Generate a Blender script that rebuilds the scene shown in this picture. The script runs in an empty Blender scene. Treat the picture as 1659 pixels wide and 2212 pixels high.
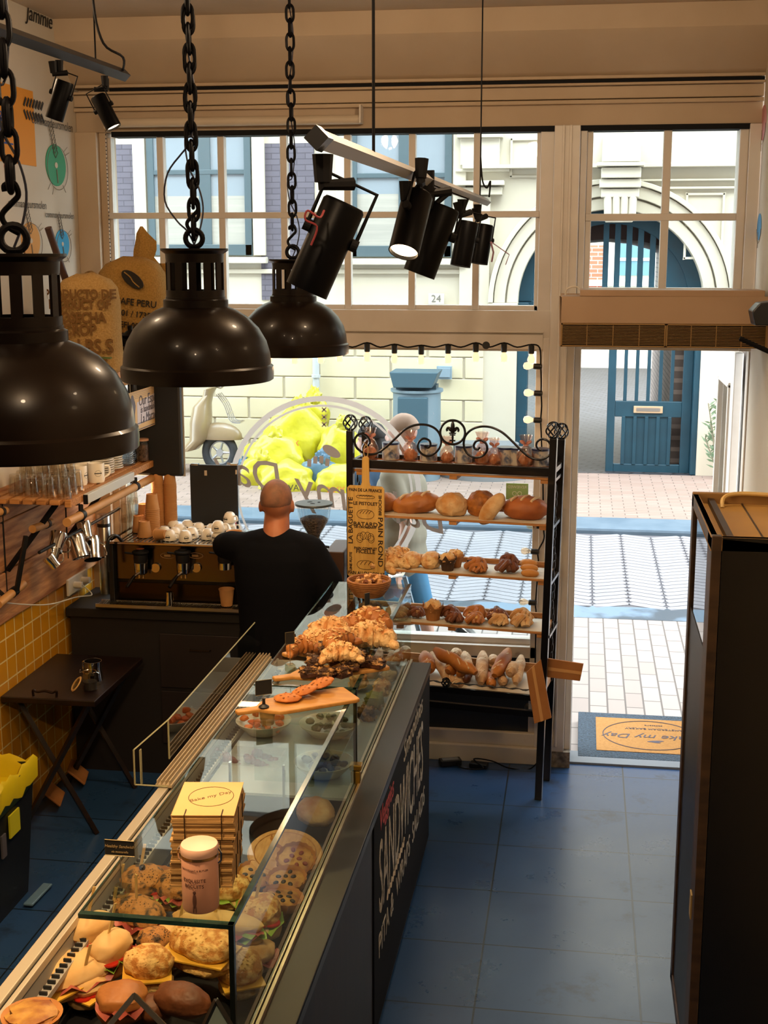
import bpy, bmesh, math, random
from mathutils import Vector, Matrix, Euler, noise as mnoise
sc = bpy.context.scene
COL = sc.collection
PI = math.pi
rnd = random.Random(7)

# ------------------------------------------------------------------ camera, sky, lights, exposure
FPX, VPX, VPY, EYE = 2850.0, 1262.0, 545.0, 2.8
PITCH = math.atan((1106 - VPY) / FPX)
YAW = math.atan((VPX - 829.5) * math.cos(PITCH) / FPX)
cam = bpy.data.cameras.new('camera')
cam.sensor_fit = 'HORIZONTAL'; cam.sensor_width = 36; cam.lens = FPX * 36 / 1659
cam.clip_start = 0.05; cam.clip_end = 300
camo = bpy.data.objects.new('camera', cam); COL.objects.link(camo)
camo.location = (0, 0, EYE); camo.rotation_euler = (PI / 2 - PITCH, 0, YAW)
sc.camera = camo

w = bpy.data.worlds.new('sky'); sc.world = w; w.use_nodes = True
bg = w.node_tree.nodes['Background']
bg.inputs[0].default_value = (0.86, 0.94, 1.0, 1); bg.inputs[1].default_value = 9.0
sc.view_settings.view_transform = 'Standard'; sc.view_settings.look = 'None'
sc.view_settings.exposure = 0.0; sc.view_settings.gamma = 1
sc.cycles.max_bounces = 10; sc.cycles.transparent_max_bounces = 40
sc.cycles.sample_clamp_indirect = 4; sc.cycles.caustics_reflective = False; sc.cycles.caustics_refractive = False

def lamp(kind, loc, power, col=(1, .62, .3), size=.1, rot=(0, 0, 0), spot=None, sy=None):
    l = bpy.data.lights.new('light', kind); l.energy = power; l.color = col
    if kind in ('POINT', 'SPOT'): l.shadow_soft_size = size
    if kind == 'SPOT': l.spot_size = spot or 1.2; l.spot_blend = .6
    if kind == 'AREA':
        l.size = size
        if sy: l.shape = 'RECTANGLE'; l.size_y = sy
    o = bpy.data.objects.new('light', l); COL.objects.link(o); o.location = loc; o.rotation_euler = rot
    return o
# sun, high over the street, soft through thin cloud
sun = bpy.data.lights.new('sun', 'SUN'); sun.energy = 3.0; sun.angle = .5; sun.color = (1, .95, .86)
so = bpy.data.objects.new('sun', sun); COL.objects.link(so); so.rotation_euler = (math.radians(38), math.radians(12), 0)
# warm ceiling lamps of the shop, high up behind the counter
for _x, _y, _e in ((-.5, 1.2, 55), (.45, 2.6, 22), (-1.7, 2.4, 14), (-2.3, 4.6, 22), (-.3, 4.6, 42)):
    lamp('POINT', (_x, _y, 3.75), _e, (1, .74, .48), .07)

# ------------------------------------------------------------------ pixel of the photograph -> point
_cp, _sp, _cy, _sy = math.cos(PITCH), math.sin(PITCH), math.cos(YAW), math.sin(YAW)
_f = Vector((-_sy * _cp, _cy * _cp, -_sp)); _r = Vector((_cy, _sy, 0)); _u = _r.cross(_f)
def at(px, py, X=None, Y=None, Z=None):
    d = _f * FPX + _r * (px - 829.5) - _u * (py - 1106)
    t = X / d.x if X is not None else Y / d.y if Y is not None else (Z - EYE) / d.z
    return Vector((0, 0, EYE)) + d * t

# ------------------------------------------------------------------ materials
def hx(s):
    s = s.lstrip('#'); v = [int(s[i:i + 2], 16) / 255 for i in (0, 2, 4)]
    return tuple(((x + .055) / 1.055) ** 2.4 if x > .04045 else x / 12.92 for x in v)
_m = {}
def mat(name, col='#808080', rough=.5, metal=0.0, col2=None, nscale=8, stretch=(1, 1, 1), bump=0.0, bscale=None,
        coat=0, emit=0, ramp=(.35, .65), spec=None, detail=4):
    if name in _m: return _m[name]
    m = bpy.data.materials.new(name); m.use_nodes = True; _m[name] = m
    nt = m.node_tree; p = nt.nodes['Principled BSDF']
    p.inputs['Base Color'].default_value = (*hx(col), 1); p.inputs['Roughness'].default_value = rough
    p.inputs['Metallic'].default_value = metal
    if coat: p.inputs['Coat Weight'].default_value = coat
    if spec is not None: p.inputs['Specular IOR Level'].default_value = spec
    if emit:
        p.inputs['Emission Color'].default_value = (*hx(col), 1); p.inputs['Emission Strength'].default_value = emit
    if col2 or bump:
        tc = nt.nodes.new('ShaderNodeTexCoord'); mp = nt.nodes.new('ShaderNodeMapping')
        mp.inputs['Scale'].default_value = stretch
        nt.links.new(tc.outputs['Object'], mp.inputs[0])
        n = nt.nodes.new('ShaderNodeTexNoise'); n.inputs['Scale'].default_value = nscale; n.inputs['Detail'].default_value = detail
        nt.links.new(mp.outputs[0], n.inputs['Vector'])
        if col2:
            r = nt.nodes.new('ShaderNodeValToRGB')
            r.color_ramp.elements[0].position = ramp[0]; r.color_ramp.elements[1].position = ramp[1]
            r.color_ramp.elements[0].color = (*hx(col), 1); r.color_ramp.elements[1].color = (*hx(col2), 1)
            nt.links.new(n.outputs['Fac'], r.inputs[0]); nt.links.new(r.outputs[0], p.inputs['Base Color'])
        if bump:
            if bscale:
                n2 = nt.nodes.new('ShaderNodeTexNoise'); n2.inputs['Scale'].default_value = bscale
                nt.links.new(mp.outputs[0], n2.inputs['Vector']); n = n2
            b = nt.nodes.new('ShaderNodeBump'); b.inputs['Strength'].default_value = bump; b.inputs['Distance'].default_value = .02
            nt.links.new(n.outputs['Fac'], b.inputs['Height']); nt.links.new(b.outputs[0], p.inputs['Normal'])
    return m

def brick_mat(name, c1, c2, mortar, scale, bw, rh, msize=.02, rough=.8, rot=(0, 0, 0), offset=.5, swap=None, bump=.3, loc=(0, 0, 0), stain=None, coat=0):
    """bricks / tiles / slabs in object space; swap picks which axes make the pattern plane"""
    if name in _m: return _m[name]
    m = bpy.data.materials.new(name); m.use_nodes = True; _m[name] = m
    nt = m.node_tree; p = nt.nodes['Principled BSDF']; p.inputs['Roughness'].default_value = rough
    if coat: p.inputs['Coat Weight'].default_value = coat
    tc = nt.nodes.new('ShaderNodeTexCoord'); vec = tc.outputs['Object']
    if swap:
        s = nt.nodes.new('ShaderNodeSeparateXYZ'); c = nt.nodes.new('ShaderNodeCombineXYZ')
        nt.links.new(vec, s.inputs[0])
        for i, a in enumerate(swap): nt.links.new(s.outputs['XYZ'.index(a)], c.inputs[i])
        vec = c.outputs[0]
    mp = nt.nodes.new('ShaderNodeMapping'); mp.inputs['Rotation'].default_value = rot; mp.inputs['Location'].default_value = loc
    nt.links.new(vec, mp.inputs[0])
    b = nt.nodes.new('ShaderNodeTexBrick'); b.inputs['Scale'].default_value = scale
    b.inputs['Color1'].default_value = (*hx(c1), 1); b.inputs['Color2'].default_value = (*hx(c2), 1); b.inputs['Mortar'].default_value = (*hx(mortar), 1)
    b.inputs['Brick Width'].default_value = bw; b.inputs['Row Height'].default_value = rh; b.inputs['Mortar Size'].default_value = msize
    b.offset = offset
    nt.links.new(mp.outputs[0], b.inputs['Vector'])
    col = b.outputs['Color']
    if stain:
        sc_, thr, sc_col = stain
        n = nt.nodes.new('ShaderNodeTexNoise'); n.inputs['Scale'].default_value = sc_; n.inputs['Detail'].default_value = 8; n.inputs['Roughness'].default_value = .7
        nt.links.new(tc.outputs['Object'], n.inputs['Vector'])
        r = nt.nodes.new('ShaderNodeValToRGB'); r.color_ramp.elements[0].position = thr; r.color_ramp.elements[1].position = thr + .12
        nt.links.new(n.outputs['Fac'], r.inputs[0])
        mx = nt.nodes.new('ShaderNodeMix'); mx.data_type = 'RGBA'; mx.inputs['B'].default_value = (*hx(sc_col), 1)
        nt.links.new(r.outputs[0], mx.inputs['Factor']); nt.links.new(col, mx.inputs['A']); col = mx.outputs['Result']
        n3 = nt.nodes.new('ShaderNodeMapRange'); n3.inputs[3].default_value = rough - .12; n3.inputs[4].default_value = rough + .2
        nt.links.new(n.outputs['Fac'], n3.inputs[0]); nt.links.new(n3.outputs[0], p.inputs['Roughness'])
    nt.links.new(col, p.inputs['Base Color'])
    if bump:
        bp = nt.nodes.new('ShaderNodeBump'); bp.inputs['Strength'].default_value = bump; bp.inputs['Distance'].default_value = .006; bp.invert = True
        nt.links.new(b.outputs['Fac'], bp.inputs['Height']); nt.links.new(bp.outputs[0], p.inputs['Normal'])
    return m

def glass(name, tint='#ffffff', ior=1.45, rough=.02, extra=0.0):
    """thin clear pane: transparent with a Fresnel reflection"""
    if name in _m: return _m[name]
    m = bpy.data.materials.new(name); m.use_nodes = True; _m[name] = m
    nt = m.node_tree; nt.nodes.clear()
    o = nt.nodes.new('ShaderNodeOutputMaterial'); t = nt.nodes.new('ShaderNodeBsdfTransparent'); g = nt.nodes.new('ShaderNodeBsdfGlossy')
    t.inputs[0].default_value = (*hx(tint), 1); g.inputs['Roughness'].default_value = rough
    f = nt.nodes.new('ShaderNodeFresnel'); f.inputs[0].default_value = ior
    x = nt.nodes.new('ShaderNodeMixShader')
    ge = nt.nodes.new('ShaderNodeNewGeometry'); fr = nt.nodes.new('ShaderNodeMath'); fr.operation = 'SUBTRACT'; fr.inputs[0].default_value = 1.0
    nt.links.new(ge.outputs['Backfacing'], fr.inputs[1]); mu = nt.nodes.new('ShaderNodeMath'); mu.operation = 'MULTIPLY'
    nt.links.new(f.outputs[0], mu.inputs[0]); nt.links.new(fr.outputs[0], mu.inputs[1]); fac = mu.outputs[0]   # the back of a thin pane adds no total reflection
    if extra:
        a = nt.nodes.new('ShaderNodeMath'); a.operation = 'ADD'; a.inputs[1].default_value = extra; a.use_clamp = True
        nt.links.new(fac, a.inputs[0]); fac = a.outputs[0]
    nt.links.new(fac, x.inputs[0]); nt.links.new(t.outputs[0], x.inputs[1]); nt.links.new(g.outputs[0], x.inputs[2])
    nt.links.new(x.outputs[0], o.inputs[0])
    return m

BLACK = mat('black_metal', '#0e0e11', .42)
MATTB = mat('matt_black', '#0d0d10', .7, spec=.2)
STEEL = mat('brushed_steel', '#b9b6ae', .28, 1.0)
CHROME = mat('chrome', '#d8d6d2', .1, 1.0)
WHITEP = mat('white_gloss_paint', '#d8d1c8', .45, col2='#cbc2b6', nscale=3)
CREAM = mat('cream_paint', '#bda88e', .6, col2='#b39d82', nscale=2)
PINE = mat('pine_wood', '#b9824a', .55, col2='#8f5c2c', nscale=5, stretch=(1, 14, 14), bump=.1)
OAK = mat('pale_wood', '#c99a5e', .5, col2='#b07f45', nscale=6, stretch=(12, 1.5, 12))
PAPER = mat('kraft_paper', '#a06a38', .75, col2='#915c2b', nscale=5)
CARD = mat('paper_cup_card', '#c08d58', .7, col2='#b07d49', nscale=9)
CHINA = mat('white_china', '#e4ddd0', .25, coat=.3)
INK = mat('black_ink', '#1c1815', .7)
GL = glass('clear_glass', '#f4faf8')
TUMBLER = glass('tumbler_glass', '#f3f0ea', 1.5, .04, .04)
WGL = glass('window_glass', '#eef3f4', 1.35)

# ------------------------------------------------------------------ mesh builder
class B:
    def __init__(s): s.bm = bmesh.new()
    def add(s, vs, fs):
        v = [s.bm.verts.new(p) for p in vs]
        for f in fs:
            try: s.bm.faces.new([v[i] for i in f])
            except ValueError: pass
        return s
    def box(s, x0, x1, y0, y1, z0, z1):
        return s.add([(x, y, z) for x in (x0, x1) for y in (y0, y1) for z in (z0, z1)],
                     [(0, 1, 3, 2), (4, 6, 7, 5), (0, 4, 5, 1), (2, 3, 7, 6), (0, 2, 6, 4), (1, 5, 7, 3)])
    def ob(s, c, size, rot=(0, 0, 0)):
        M = Euler(rot).to_matrix(); c = Vector(c); h = [a / 2 for a in size]
        return s.add([c + M @ Vector((x * h[0], y * h[1], z * h[2])) for x in (-1, 1) for y in (-1, 1) for z in (-1, 1)],
                     [(0, 1, 3, 2), (4, 6, 7, 5), (0, 4, 5, 1), (2, 3, 7, 6), (0, 2, 6, 4), (1, 5, 7, 3)])
    def rings(s, rings, cap=True, closed=False):
        n = len(rings[0]); V = [[s.bm.verts.new(p) for p in r] for r in rings]
        m = len(V)
        for i in range(m if closed else m - 1):
            a, b = V[i], V[(i + 1) % m]
            for j in range(n):
                try: s.bm.faces.new((a[j], a[(j + 1) % n], b[(j + 1) % n], b[j]))
                except ValueError: pass
        if cap and not closed:
            for r in (V[0][::-1], V[-1]):
                try: s.bm.faces.new(r)
                except ValueError: pass
        return s
    def cyl(s, p0, p1, r0, r1=None, n=16, cap=True):
        p0, p1 = Vector(p0), Vector(p1); r1 = r0 if r1 is None else r1
        q = (p1 - p0).to_track_quat('Z', 'Y')
        return s.rings([[p + q @ Vector((r * math.cos(2 * PI * k / n), r * math.sin(2 * PI * k / n), 0)) for k in range(n)] for p, r in ((p0, r0), (p1, r1))], cap)
    def lathe(s, prof, c=(0, 0, 0), n=24, cap=True, M=None, sx=1, sy=1):
        c = Vector(c); M = M or Matrix.Identity(3)
        return s.rings([[c + M @ Vector((max(r, 1e-4) * sx * math.cos(2 * PI * k / n), max(r, 1e-4) * sy * math.sin(2 * PI * k / n), z)) for k in range(n)] for r, z in prof], cap)
    def tube(s, pts, r, n=8, closed=False, cap=True):
        pts = [Vector(p) for p in pts]; m = len(pts); R = []
        t0 = None; q = None
        for i, p in enumerate(pts):
            if closed: t = pts[(i + 1) % m] - pts[i - 1]
            else: t = pts[min(i + 1, m - 1)] - pts[max(i - 1, 0)]
            t.normalize()
            if q is None: q = t.to_track_quat('Z', 'Y')
            else: q = t0.rotation_difference(t) @ q
            t0 = t; rr = r[i] if isinstance(r, (list, tuple)) else r
            R.append([p + q @ Vector((rr * math.cos(2 * PI * k / n), rr * math.sin(2 * PI * k / n), 0)) for k in range(n)])
        return s.rings(R, cap, closed)
    def ell(s, c, r, rot=(0, 0, 0), seg=20, ring=12, nz=0, nf=6, seed=0, flat=None, power=1):
        c = Vector(c); M = Euler(rot).to_matrix(); R = []
        for i in range(ring + 1):
            a = -PI / 2 + PI * i / ring; row = []
            for j in range(seg):
                b = 2 * PI * j / seg
                d = Vector((math.cos(a) * math.cos(b), math.cos(a) * math.sin(b), math.sin(a)))
                if power != 1: d = Vector([math.copysign(abs(k) ** power, k) for k in d])
                k = 1 + (nz * mnoise.noise(d * nf * .5 + Vector((seed * 3.1, seed, 0))) * 2 if nz else 0)
                v = Vector((d.x * r[0], d.y * r[1], d.z * r[2])) * k
                if flat is not None and v.z < -flat * r[2]: v.z = -flat * r[2]
                row.append(c + M @ v)
            R.append(row)
        s.rings(R, True); return s
    def prism(s, pts, plane, a0, a1):
        def P(u, v, a): return {'xy': (u, v, a), 'xz': (u, a, v), 'yz': (a, u, v)}[plane]
        n = len(pts)
        return s.add([P(u, v, a0) for u, v in pts] + [P(u, v, a1) for u, v in pts],
                     [tuple(range(n))[::-1], tuple(range(n, 2 * n))] + [(i, (i + 1) % n, n + (i + 1) % n, n + i) for i in range(n)])
    def part(s, name, m, parent=None, smooth=False, bev=0, sub=0):
        bmesh.ops.remove_doubles(s.bm, verts=s.bm.verts, dist=1e-6)
        bmesh.ops.recalc_face_normals(s.bm, faces=s.bm.faces)
        me = bpy.data.meshes.new(name); s.bm.to_mesh(me); s.bm.free()
        o = bpy.data.objects.new(name, me); COL.objects.link(o)
        if m: me.materials.append(m)
        if smooth:
            me.shade_smooth()
            try: me.set_sharp_from_angle(angle=math.radians(smooth if smooth > 1 else 42))
            except Exception: pass
        if parent:
            l = Vector((0, 0, 0)); q = parent
            while q: l += q.location; q = q.parent
            me.transform(Matrix.Translation(-l)); o.parent = parent
        else:
            xs = [v.co for v in me.vertices]
            c = Vector(((min(v.x for v in xs) + max(v.x for v in xs)) / 2, (min(v.y for v in xs) + max(v.y for v in xs)) / 2, min(v.z for v in xs)))
            me.transform(Matrix.Translation(-c)); o.location = c
        if bev:
            b = o.modifiers.new('bevel', 'BEVEL'); b.width = bev; b.segments = 2; b.limit_method = 'ANGLE'
        if sub:
            b = o.modifiers.new('subsurf', 'SUBSURF'); b.levels = sub; b.render_levels = sub
        return o

def tag(o, label, cat, group=None, kind=None):
    if label: o['label'] = label
    if cat: o['category'] = cat
    if group: o['group'] = group
    if kind: o['kind'] = kind
    return o
def thing(name, label, cat, loc=(0, 0, 0), group=None):
    o = bpy.data.objects.new(name, None); COL.objects.link(o); o.location = loc; o.empty_display_size = .05
    return tag(o, label, cat, group)
def solo(b, name, m, label, cat, group=None, **k):
    return tag(b.part(name, m, **k), label, cat, group)
def struct(b, name, m, label=None, **k):
    o = b.part(name, m, **k); o['kind'] = 'structure'
    o['label'] = label or name.replace('_', ' '); o['category'] = name.split('_')[0]
    return o
def put(o, loc, rz=0, rot=None):
    o.location = loc; o.rotation_euler = rot or (0, 0, rz); return o
def dup(root, loc, rz=0, label=None, group=None, rot=None, sc_=None):
    def cp(o, par):
        c = o.copy(); COL.objects.link(c); c.parent = par
        for ch in o.children: cp(ch, c)
        return c
    r = cp(root, None); put(r, loc, rz, rot)
    if sc_: r.scale = (sc_,) * 3 if isinstance(sc_, (int, float)) else sc_
    if label: r['label'] = label
    if group: r['group'] = group
    return r
def smooth_pts(pts, k=6, closed=False):
    P = [Vector(p) for p in pts]; n = len(P); out = []
    rng = range(n if closed else n - 1)
    for i in rng:
        a = P[i - 1] if closed or i > 0 else P[0]; b = P[i]; c = P[(i + 1) % n]; d = P[(i + 2) % n] if closed or i + 2 < n else P[n - 1]
        for j in range(k):
            t = j / k
            out.append(.5 * ((2 * b) + (c - a) * t + (2 * a - 5 * b + 4 * c - d) * t * t + (3 * b - a - 3 * c + d) * t ** 3))
    if not closed: out.append(P[-1])
    return out
def text(s, name, m, parent, loc, size, rot=(0, 0, 0), M=None, sx=1, depth=.0008, align='CENTER', shear=0, bend=None, bold=0):
    """lettering in the thing's own space (loc is a world point before the thing is placed)"""
    cu = bpy.data.curves.new('t', 'FONT'); cu.body = s; cu.size = size; cu.align_x = align; cu.align_y = 'CENTER'; cu.extrude = depth; cu.shear = shear; cu.offset = bold
    cu.resolution_u = 3
    o = bpy.data.objects.new('t', cu); COL.objects.link(o)
    dg = bpy.context.evaluated_depsgraph_get(); me = bpy.data.meshes.new_from_object(o.evaluated_get(dg))
    bpy.data.objects.remove(o); bpy.data.curves.remove(cu)
    me.transform(Matrix.Diagonal((sx, 1, 1, 1)))
    if bend:
        for v in me.vertices: v.co = bend(v.co)
    R = M if M is not None else Euler(rot).to_matrix()
    me.transform(Matrix.Translation(Vector(loc)) @ R.to_4x4())
    l = Vector((0, 0, 0)); q = parent
    while q: l += q.location; q = q.parent
    me.transform(Matrix.Translation(-l)); me.name = name
    me.materials.clear(); me.materials.append(m)
    o = bpy.data.objects.new(name, me); COL.objects.link(o); o.parent = parent
    return o
def ring_pts(c, r, n, plane='xz', a0=0, a1=2 * PI, full=True):
    out = []
    for k in range(n if full else n + 1):
        a = a0 + (a1 - a0) * k / n; u, v = r * math.cos(a), r * math.sin(a)
        out.append(Vector(c) + Vector({'xz': (u, 0, v), 'xy': (u, v, 0), 'yz': (0, u, v)}[plane]))
    return out

# ================================================================== THE SETTING
FY = 7.03                      # inner face of the shop front
XL, XR, YB, ZC = -2.72, .86, -2.5, 3.97
def slab_mat():
    return brick_mat('floor_vinyl', '#213f66', '#25446d', '#0d1820', 1, .62, .47, .004, rough=.27, loc=(.02, .1, 0), bump=.25, stain=(3.2, .58, '#16263c'), offset=0)
struct(B().box(XL, XR, YB, 7.06, -.12, 0), 'floor', slab_mat(), 'blue-grey vinyl tile floor of the bakery')
struct(B().box(XL - .15, XR + .15, YB, FY + .2, ZC, ZC + .15), 'ceiling', CREAM, 'cream plaster ceiling')
WALLP = mat('off_white_wallpaper', '#c9bfae', .75, col2='#beb3a0', nscale=1.5)
struct(B().box(XL - .15, XL, YB, 7.4, 1.06, ZC), 'wall_left', WALLP, 'off-white papered wall on the left')
TILE = brick_mat('mustard_tile', '#c88a16', '#b87c14', '#dcc78c', 1, .105, .105, .004, rough=.3, swap='YZX', offset=0, bump=.4, loc=(0, -.02, 0))
struct(B().box(XL - .15, XL + .004, YB, 7.4, 0, 1.06), 'wall_left_tiled', TILE, 'mustard yellow glazed tiles on the lower left wall')
struct(B().box(XR, XR + .15, YB, 7.0, 0, ZC), 'wall_right', WALLP, 'off-white papered wall on the right')
struct(B().box(XL, XR, YB - .15, YB, 0, ZC), 'wall_back', mat('back_wall', '#3a332c', .8), 'dark back wall')
# cove between shop front and ceiling
struct(B().prism([(7.4, 3.66), (7.05, 3.66), (7.0, 3.672), (6.97, 3.69), (6.86, 3.80), (6.80, 3.842), (6.785, 3.86), (6.775, ZC + .02), (7.4, ZC + .02)], 'yz', XL, XR + .1), 'trim_1', CREAM, 'cream cove above the shop front', smooth=30)
# header boards of the shop front
hb = B(); hb.box(XL, XR, FY, 7.4, 3.43, 3.54); hb.box(XL, XR, FY - .03, FY + .1, 3.535, 3.555); hb.box(XL, XR, FY - .02, FY + .1, 3.56, 3.62)
hb.box(XL, XR, FY - .05, FY + .05, 3.622, 3.634); hb.box(XL, XR, FY - .035, FY + .05, 3.655, 3.672); hb.box(XL, XR, FY + .05, 7.4, 3.54, 3.67)
struct(hb, 'trim_2', CREAM, 'moulded cream boards over the windows', bev=.004)
struct(B().box(XL + .2, XR, FY - .012, FY + .1, 3.405, 3.432), 'trim_3', MATTB, 'black strip along the window head')
struct(B().box(XL + .2, XR, FY - .015, FY + .01, 3.636, 3.654), 'trim_4', MATTB, 'dark gap above the moulded boards')
# posts and rails
pb = B()
pb.box(-.165, -.035, FY - .06, 7.3, 0, 3.43); pb.box(-.235, -.165, FY, 7.2, 0, 3.43); pb.box(-.035, -.0, FY - .01, 7.28, 0, 3.43)
pb.box(-.20, -.165, FY - .03, 7.2, 0, 2.36); pb.box(-.125, -.112, FY - .075, FY, 0.12, 3.43); pb.box(-.09, -.075, FY - .072, FY, 0.12, 3.43)
struct(pb, 'trim_5', WHITEP, 'white painted post between window and door', bev=.004)
struct(B().box(-.17, -.0, FY - .065, FY + .1, 0, .09), 'trim_6', mat('grimy_foot', '#3b352d', .8, col2='#8d8272', nscale=25), 'grimy foot of the white post')
lb = B(); lb.box(XL, -2.60, FY - .03, 7.3, 0, 3.43); lb.box(-2.60, -2.56, FY + .01, 7.2, 0, 3.43)
struct(lb, 'trim_7', CREAM, 'cream corner board left of the window', bev=.004)
rb = B(); rb.box(.757, .80, FY + .01, 7.2, 2.3, 3.43); rb.box(.80, XR, FY - .02, 7.3, 2.3, 3.43); rb.box(.85, XR, FY - .02, 7.1, 0, 2.3)
struct(rb, 'trim_8', WHITEP, 'white frame right of the door', bev=.004)
# transom between upper and lower windows, door head
tb = B(); tb.box(-2.6, -.165, FY - .01, 7.2, 2.30, 2.50); tb.box(-2.6, -.2, FY - .03, FY + .1, 2.385, 2.39); tb.box(-2.6, -.2, FY - .025, FY + .1, 2.30, 2.375)
struct(tb, 'trim_9', WHITEP, 'white transom rail above the shop window', bev=.003)
struct(B().box(-.0, XR, FY, 7.2, 2.3, 2.6), 'trim_10', WHITEP, 'white rail above the doorway')
# upper window left: seven by two panes
wf = B(); X0, X1, Z0, Z1 = -2.56, -.235, 2.50, 3.405
wf.box(X0, X1, FY + .03, 7.12, Z0, Z0 + .025); wf.box(X1 - .02, X1, FY + .03, 7.12, Z0, Z1); wf.box(X0, X0 + .02, FY + .03, 7.12, Z0, Z1)
for px in (350, 480, 614, 751, 890, 1029):
    x = at(px, 465, Y=7.05).x; wf.box(x - .018, x + .018, 7.045, 7.10, Z0, Z1)
zm = at(800, 464, Y=7.05).z; wf.box(X0, X1, 7.04, 7.11, zm - .016, zm + .016)
struct(wf, 'window_1', WHITEP, 'white muntin frame of the upper shop window', bev=.003)
struct(B().box(X0, X1, 7.075, 7.079, Z0, Z1), 'window_2', WGL, 'panes of the upper shop window')
wf = B(); x0, x1 = 0.0, .757
wf.box(x0, x0 + .03, FY + .02, 7.15, 2.6, 3.41); wf.box(x0, x1, FY + .03, 7.12, 2.58, 2.62)
xm = at(1437, 450, Y=7.05).x; wf.box(xm - .02, xm + .02, 7.045, 7.10, 2.6, 3.41)
zm = at(1437, 469, Y=7.05).z; wf.box(x0, x1, 7.04, 7.11, zm - .018, zm + .018)
struct(wf, 'window_3', WHITEP, 'white muntin frame over the door', bev=.003)
struct(B().box(x0, x1, 7.075, 7.079, 2.6, 3.41), 'window_4', WGL, 'panes of the window over the door')
# large lower shop window
lw = B(); lw.box(-2.56, -.20, FY + .0, 7.2, .60, .665); lw.box(-2.56, -.2, FY + .04, 7.14, .665, .70); lw.box(-.235, -.2, FY + .03, 7.2, .6, 2.3); lw.box(-2.56, -2.53, FY + .03, 7.2, .6, 2.3)
lw.box(-2.56, -.2, FY + .03, 7.2, 2.285, 2.31)
struct(lw, 'window_5', WHITEP, 'white frame and sill of the large shop window', bev=.003)
struct(B().box(-2.53, -.235, 7.085, 7.09, .70, 2.285), 'window_6', WGL, 'large pane of the shop window')
struct(B().box(-2.56, -.2, FY + .01, 7.2, .17, .60), 'wall_front', mat('black_panel', '#1d2024', .5), 'black panel under the shop window')
kb = B(); kb.box(XL, -.17, FY - .02, 7.2, .095, .17); kb.box(XL, -.17, FY - .05, 7.2, 0, .095)
struct(kb, 'baseboard_front', WHITEP, 'white skirting under the shop window', bev=.004)
struct(B().box(0, XR, 7.03, 7.2, -.05, .012), 'trim_11', mat('stone_sill', '#6f7780', .6), 'stone door sill')
# our own house above and around the shop front
hf = B(); hf.box(-14, XL - .15, 7.2, 7.5, -.1, 11); hf.box(.87, 14, 7.2, 7.5, -.1, 11); hf.box(XL - .15, .87, 7.2, 7.5, 3.45, 11)
struct(hf, 'wall_street', mat('street_side_brick', '#8d7f74', .9), 'street side of the bakery house')
# door leaf, opened outwards against the reveal
dl = B()
dx = .80
for (a, b_, c, d) in ((7.16, 7.32, 0.02, 2.28), (7.86, 8.0, .02, 2.28), (7.32, 7.86, .02, .55), (7.32, 7.86, 2.10, 2.28)): dl.box(dx, dx + .045, a, b_, c, d)
for (a, b_, c, d) in ((7.31, 7.34, .55, 2.1), (7.84, 7.87, .55, 2.1), (7.31, 7.87, .53, .56), (7.31, 7.87, 2.08, 2.11)): dl.box(dx - .012, dx + .02, a, b_, c, d)
door = dl.part('door_1', WHITEP, None, bev=.004); tag(door, 'white glazed shop door standing open', 'door', kind='structure')
p = B().box(dx + .018, dx + .024, 7.33, 7.85, .56, 2.09).part('pane', WGL, door)
B().cyl((dx + .01, 7.25, 1.05), (dx - .05, 7.25, 1.05), .012).cyl((dx - .05, 7.25, 1.05), (dx - .05, 7.38, 1.05), .01).part('door_handle', STEEL, door, smooth=True)

# ================================================================== THE STREET
GZ = -.05
YW = 17.0
SIDE = brick_mat('pale_pavers', '#8a7f78', '#958b84', '#5a534e', 1, .28, .115, .006, rough=.85, swap='YXZ', bump=.3)
struct(B().box(-9, 9, 7.2, 10.25, GZ - .2, GZ), 'floor_pavement', SIDE, 'pale brick pavement in front of the shop')
struct(B().box(-9, 9, 10.25, 10.62, GZ - .2, GZ + .002), 'floor_gutter', mat('wet_gutter', '#5f7486', .5, col2='#36424d', nscale=2.2, ramp=(.5, .6)), 'blue-grey gutter strip')
def herring():
    name = 'herringbone_road'
    return brick_mat(name, '#a3a1a4', '#adabad', '#77757a', 1, .36, .13, .007, rough=.85, rot=(0, 0, math.radians(38)), bump=.3)
# road of zigzag rows: each row its own strip of slanted bricks in one mesh
rd = B(); rd.box(-9, 9, 10.62, 13.5, GZ - .2, GZ - .004)
struct(rd, 'floor_road', mat('road_joint', '#57565a', .95), 'road bed of the narrow street')
hbm = B(); a = .2; L_, W_ = .34, .115
ca, sa = math.cos(math.radians(26)), math.sin(math.radians(26))
for i in range(-28, 30):
    for j in range(0, 25):
        for s_ in (0, 1):
            # bricks alternating +-26 degrees, row on row
            cx = (i * 2 + s_) * .30; cy = 10.68 + j * .118
            if cy > 13.45: continue
            sg = 1 if s_ else -1
            hbm.ob((cx, cy, GZ - .02), (.30 / ca - .020, .094, .044), (0, 0, sg * math.radians(26)))
struct(hbm, 'floor_road_bricks', mat('road_brick', '#7c7c81', .85, col2='#86868a', nscale=1.5), 'grey bricks of the road in zigzag rows')
KER = mat('kerb_stone', '#485c6c', .7, col2='#586a78', nscale=3)
struct(B().box(-9, 9, 13.5, 14.1, GZ - .2, GZ + .06), 'trim_12', KER, 'blue-grey kerb across the street', bev=.03)
struct(B().box(-9, 9, 14.1, YW, GZ - .2, GZ + .055), 'floor_far_pavement', brick_mat('pink_pavers', '#877469', '#927f75', '#63564f', 1, .26, .1, .006, rough=.85, bump=.3), 'pinkish pavement across the street')
PZ = GZ + .055
FAC = mat('cream_facade', '#c6bfae', .8, col2='#bdb5a2', nscale=.8)
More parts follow.
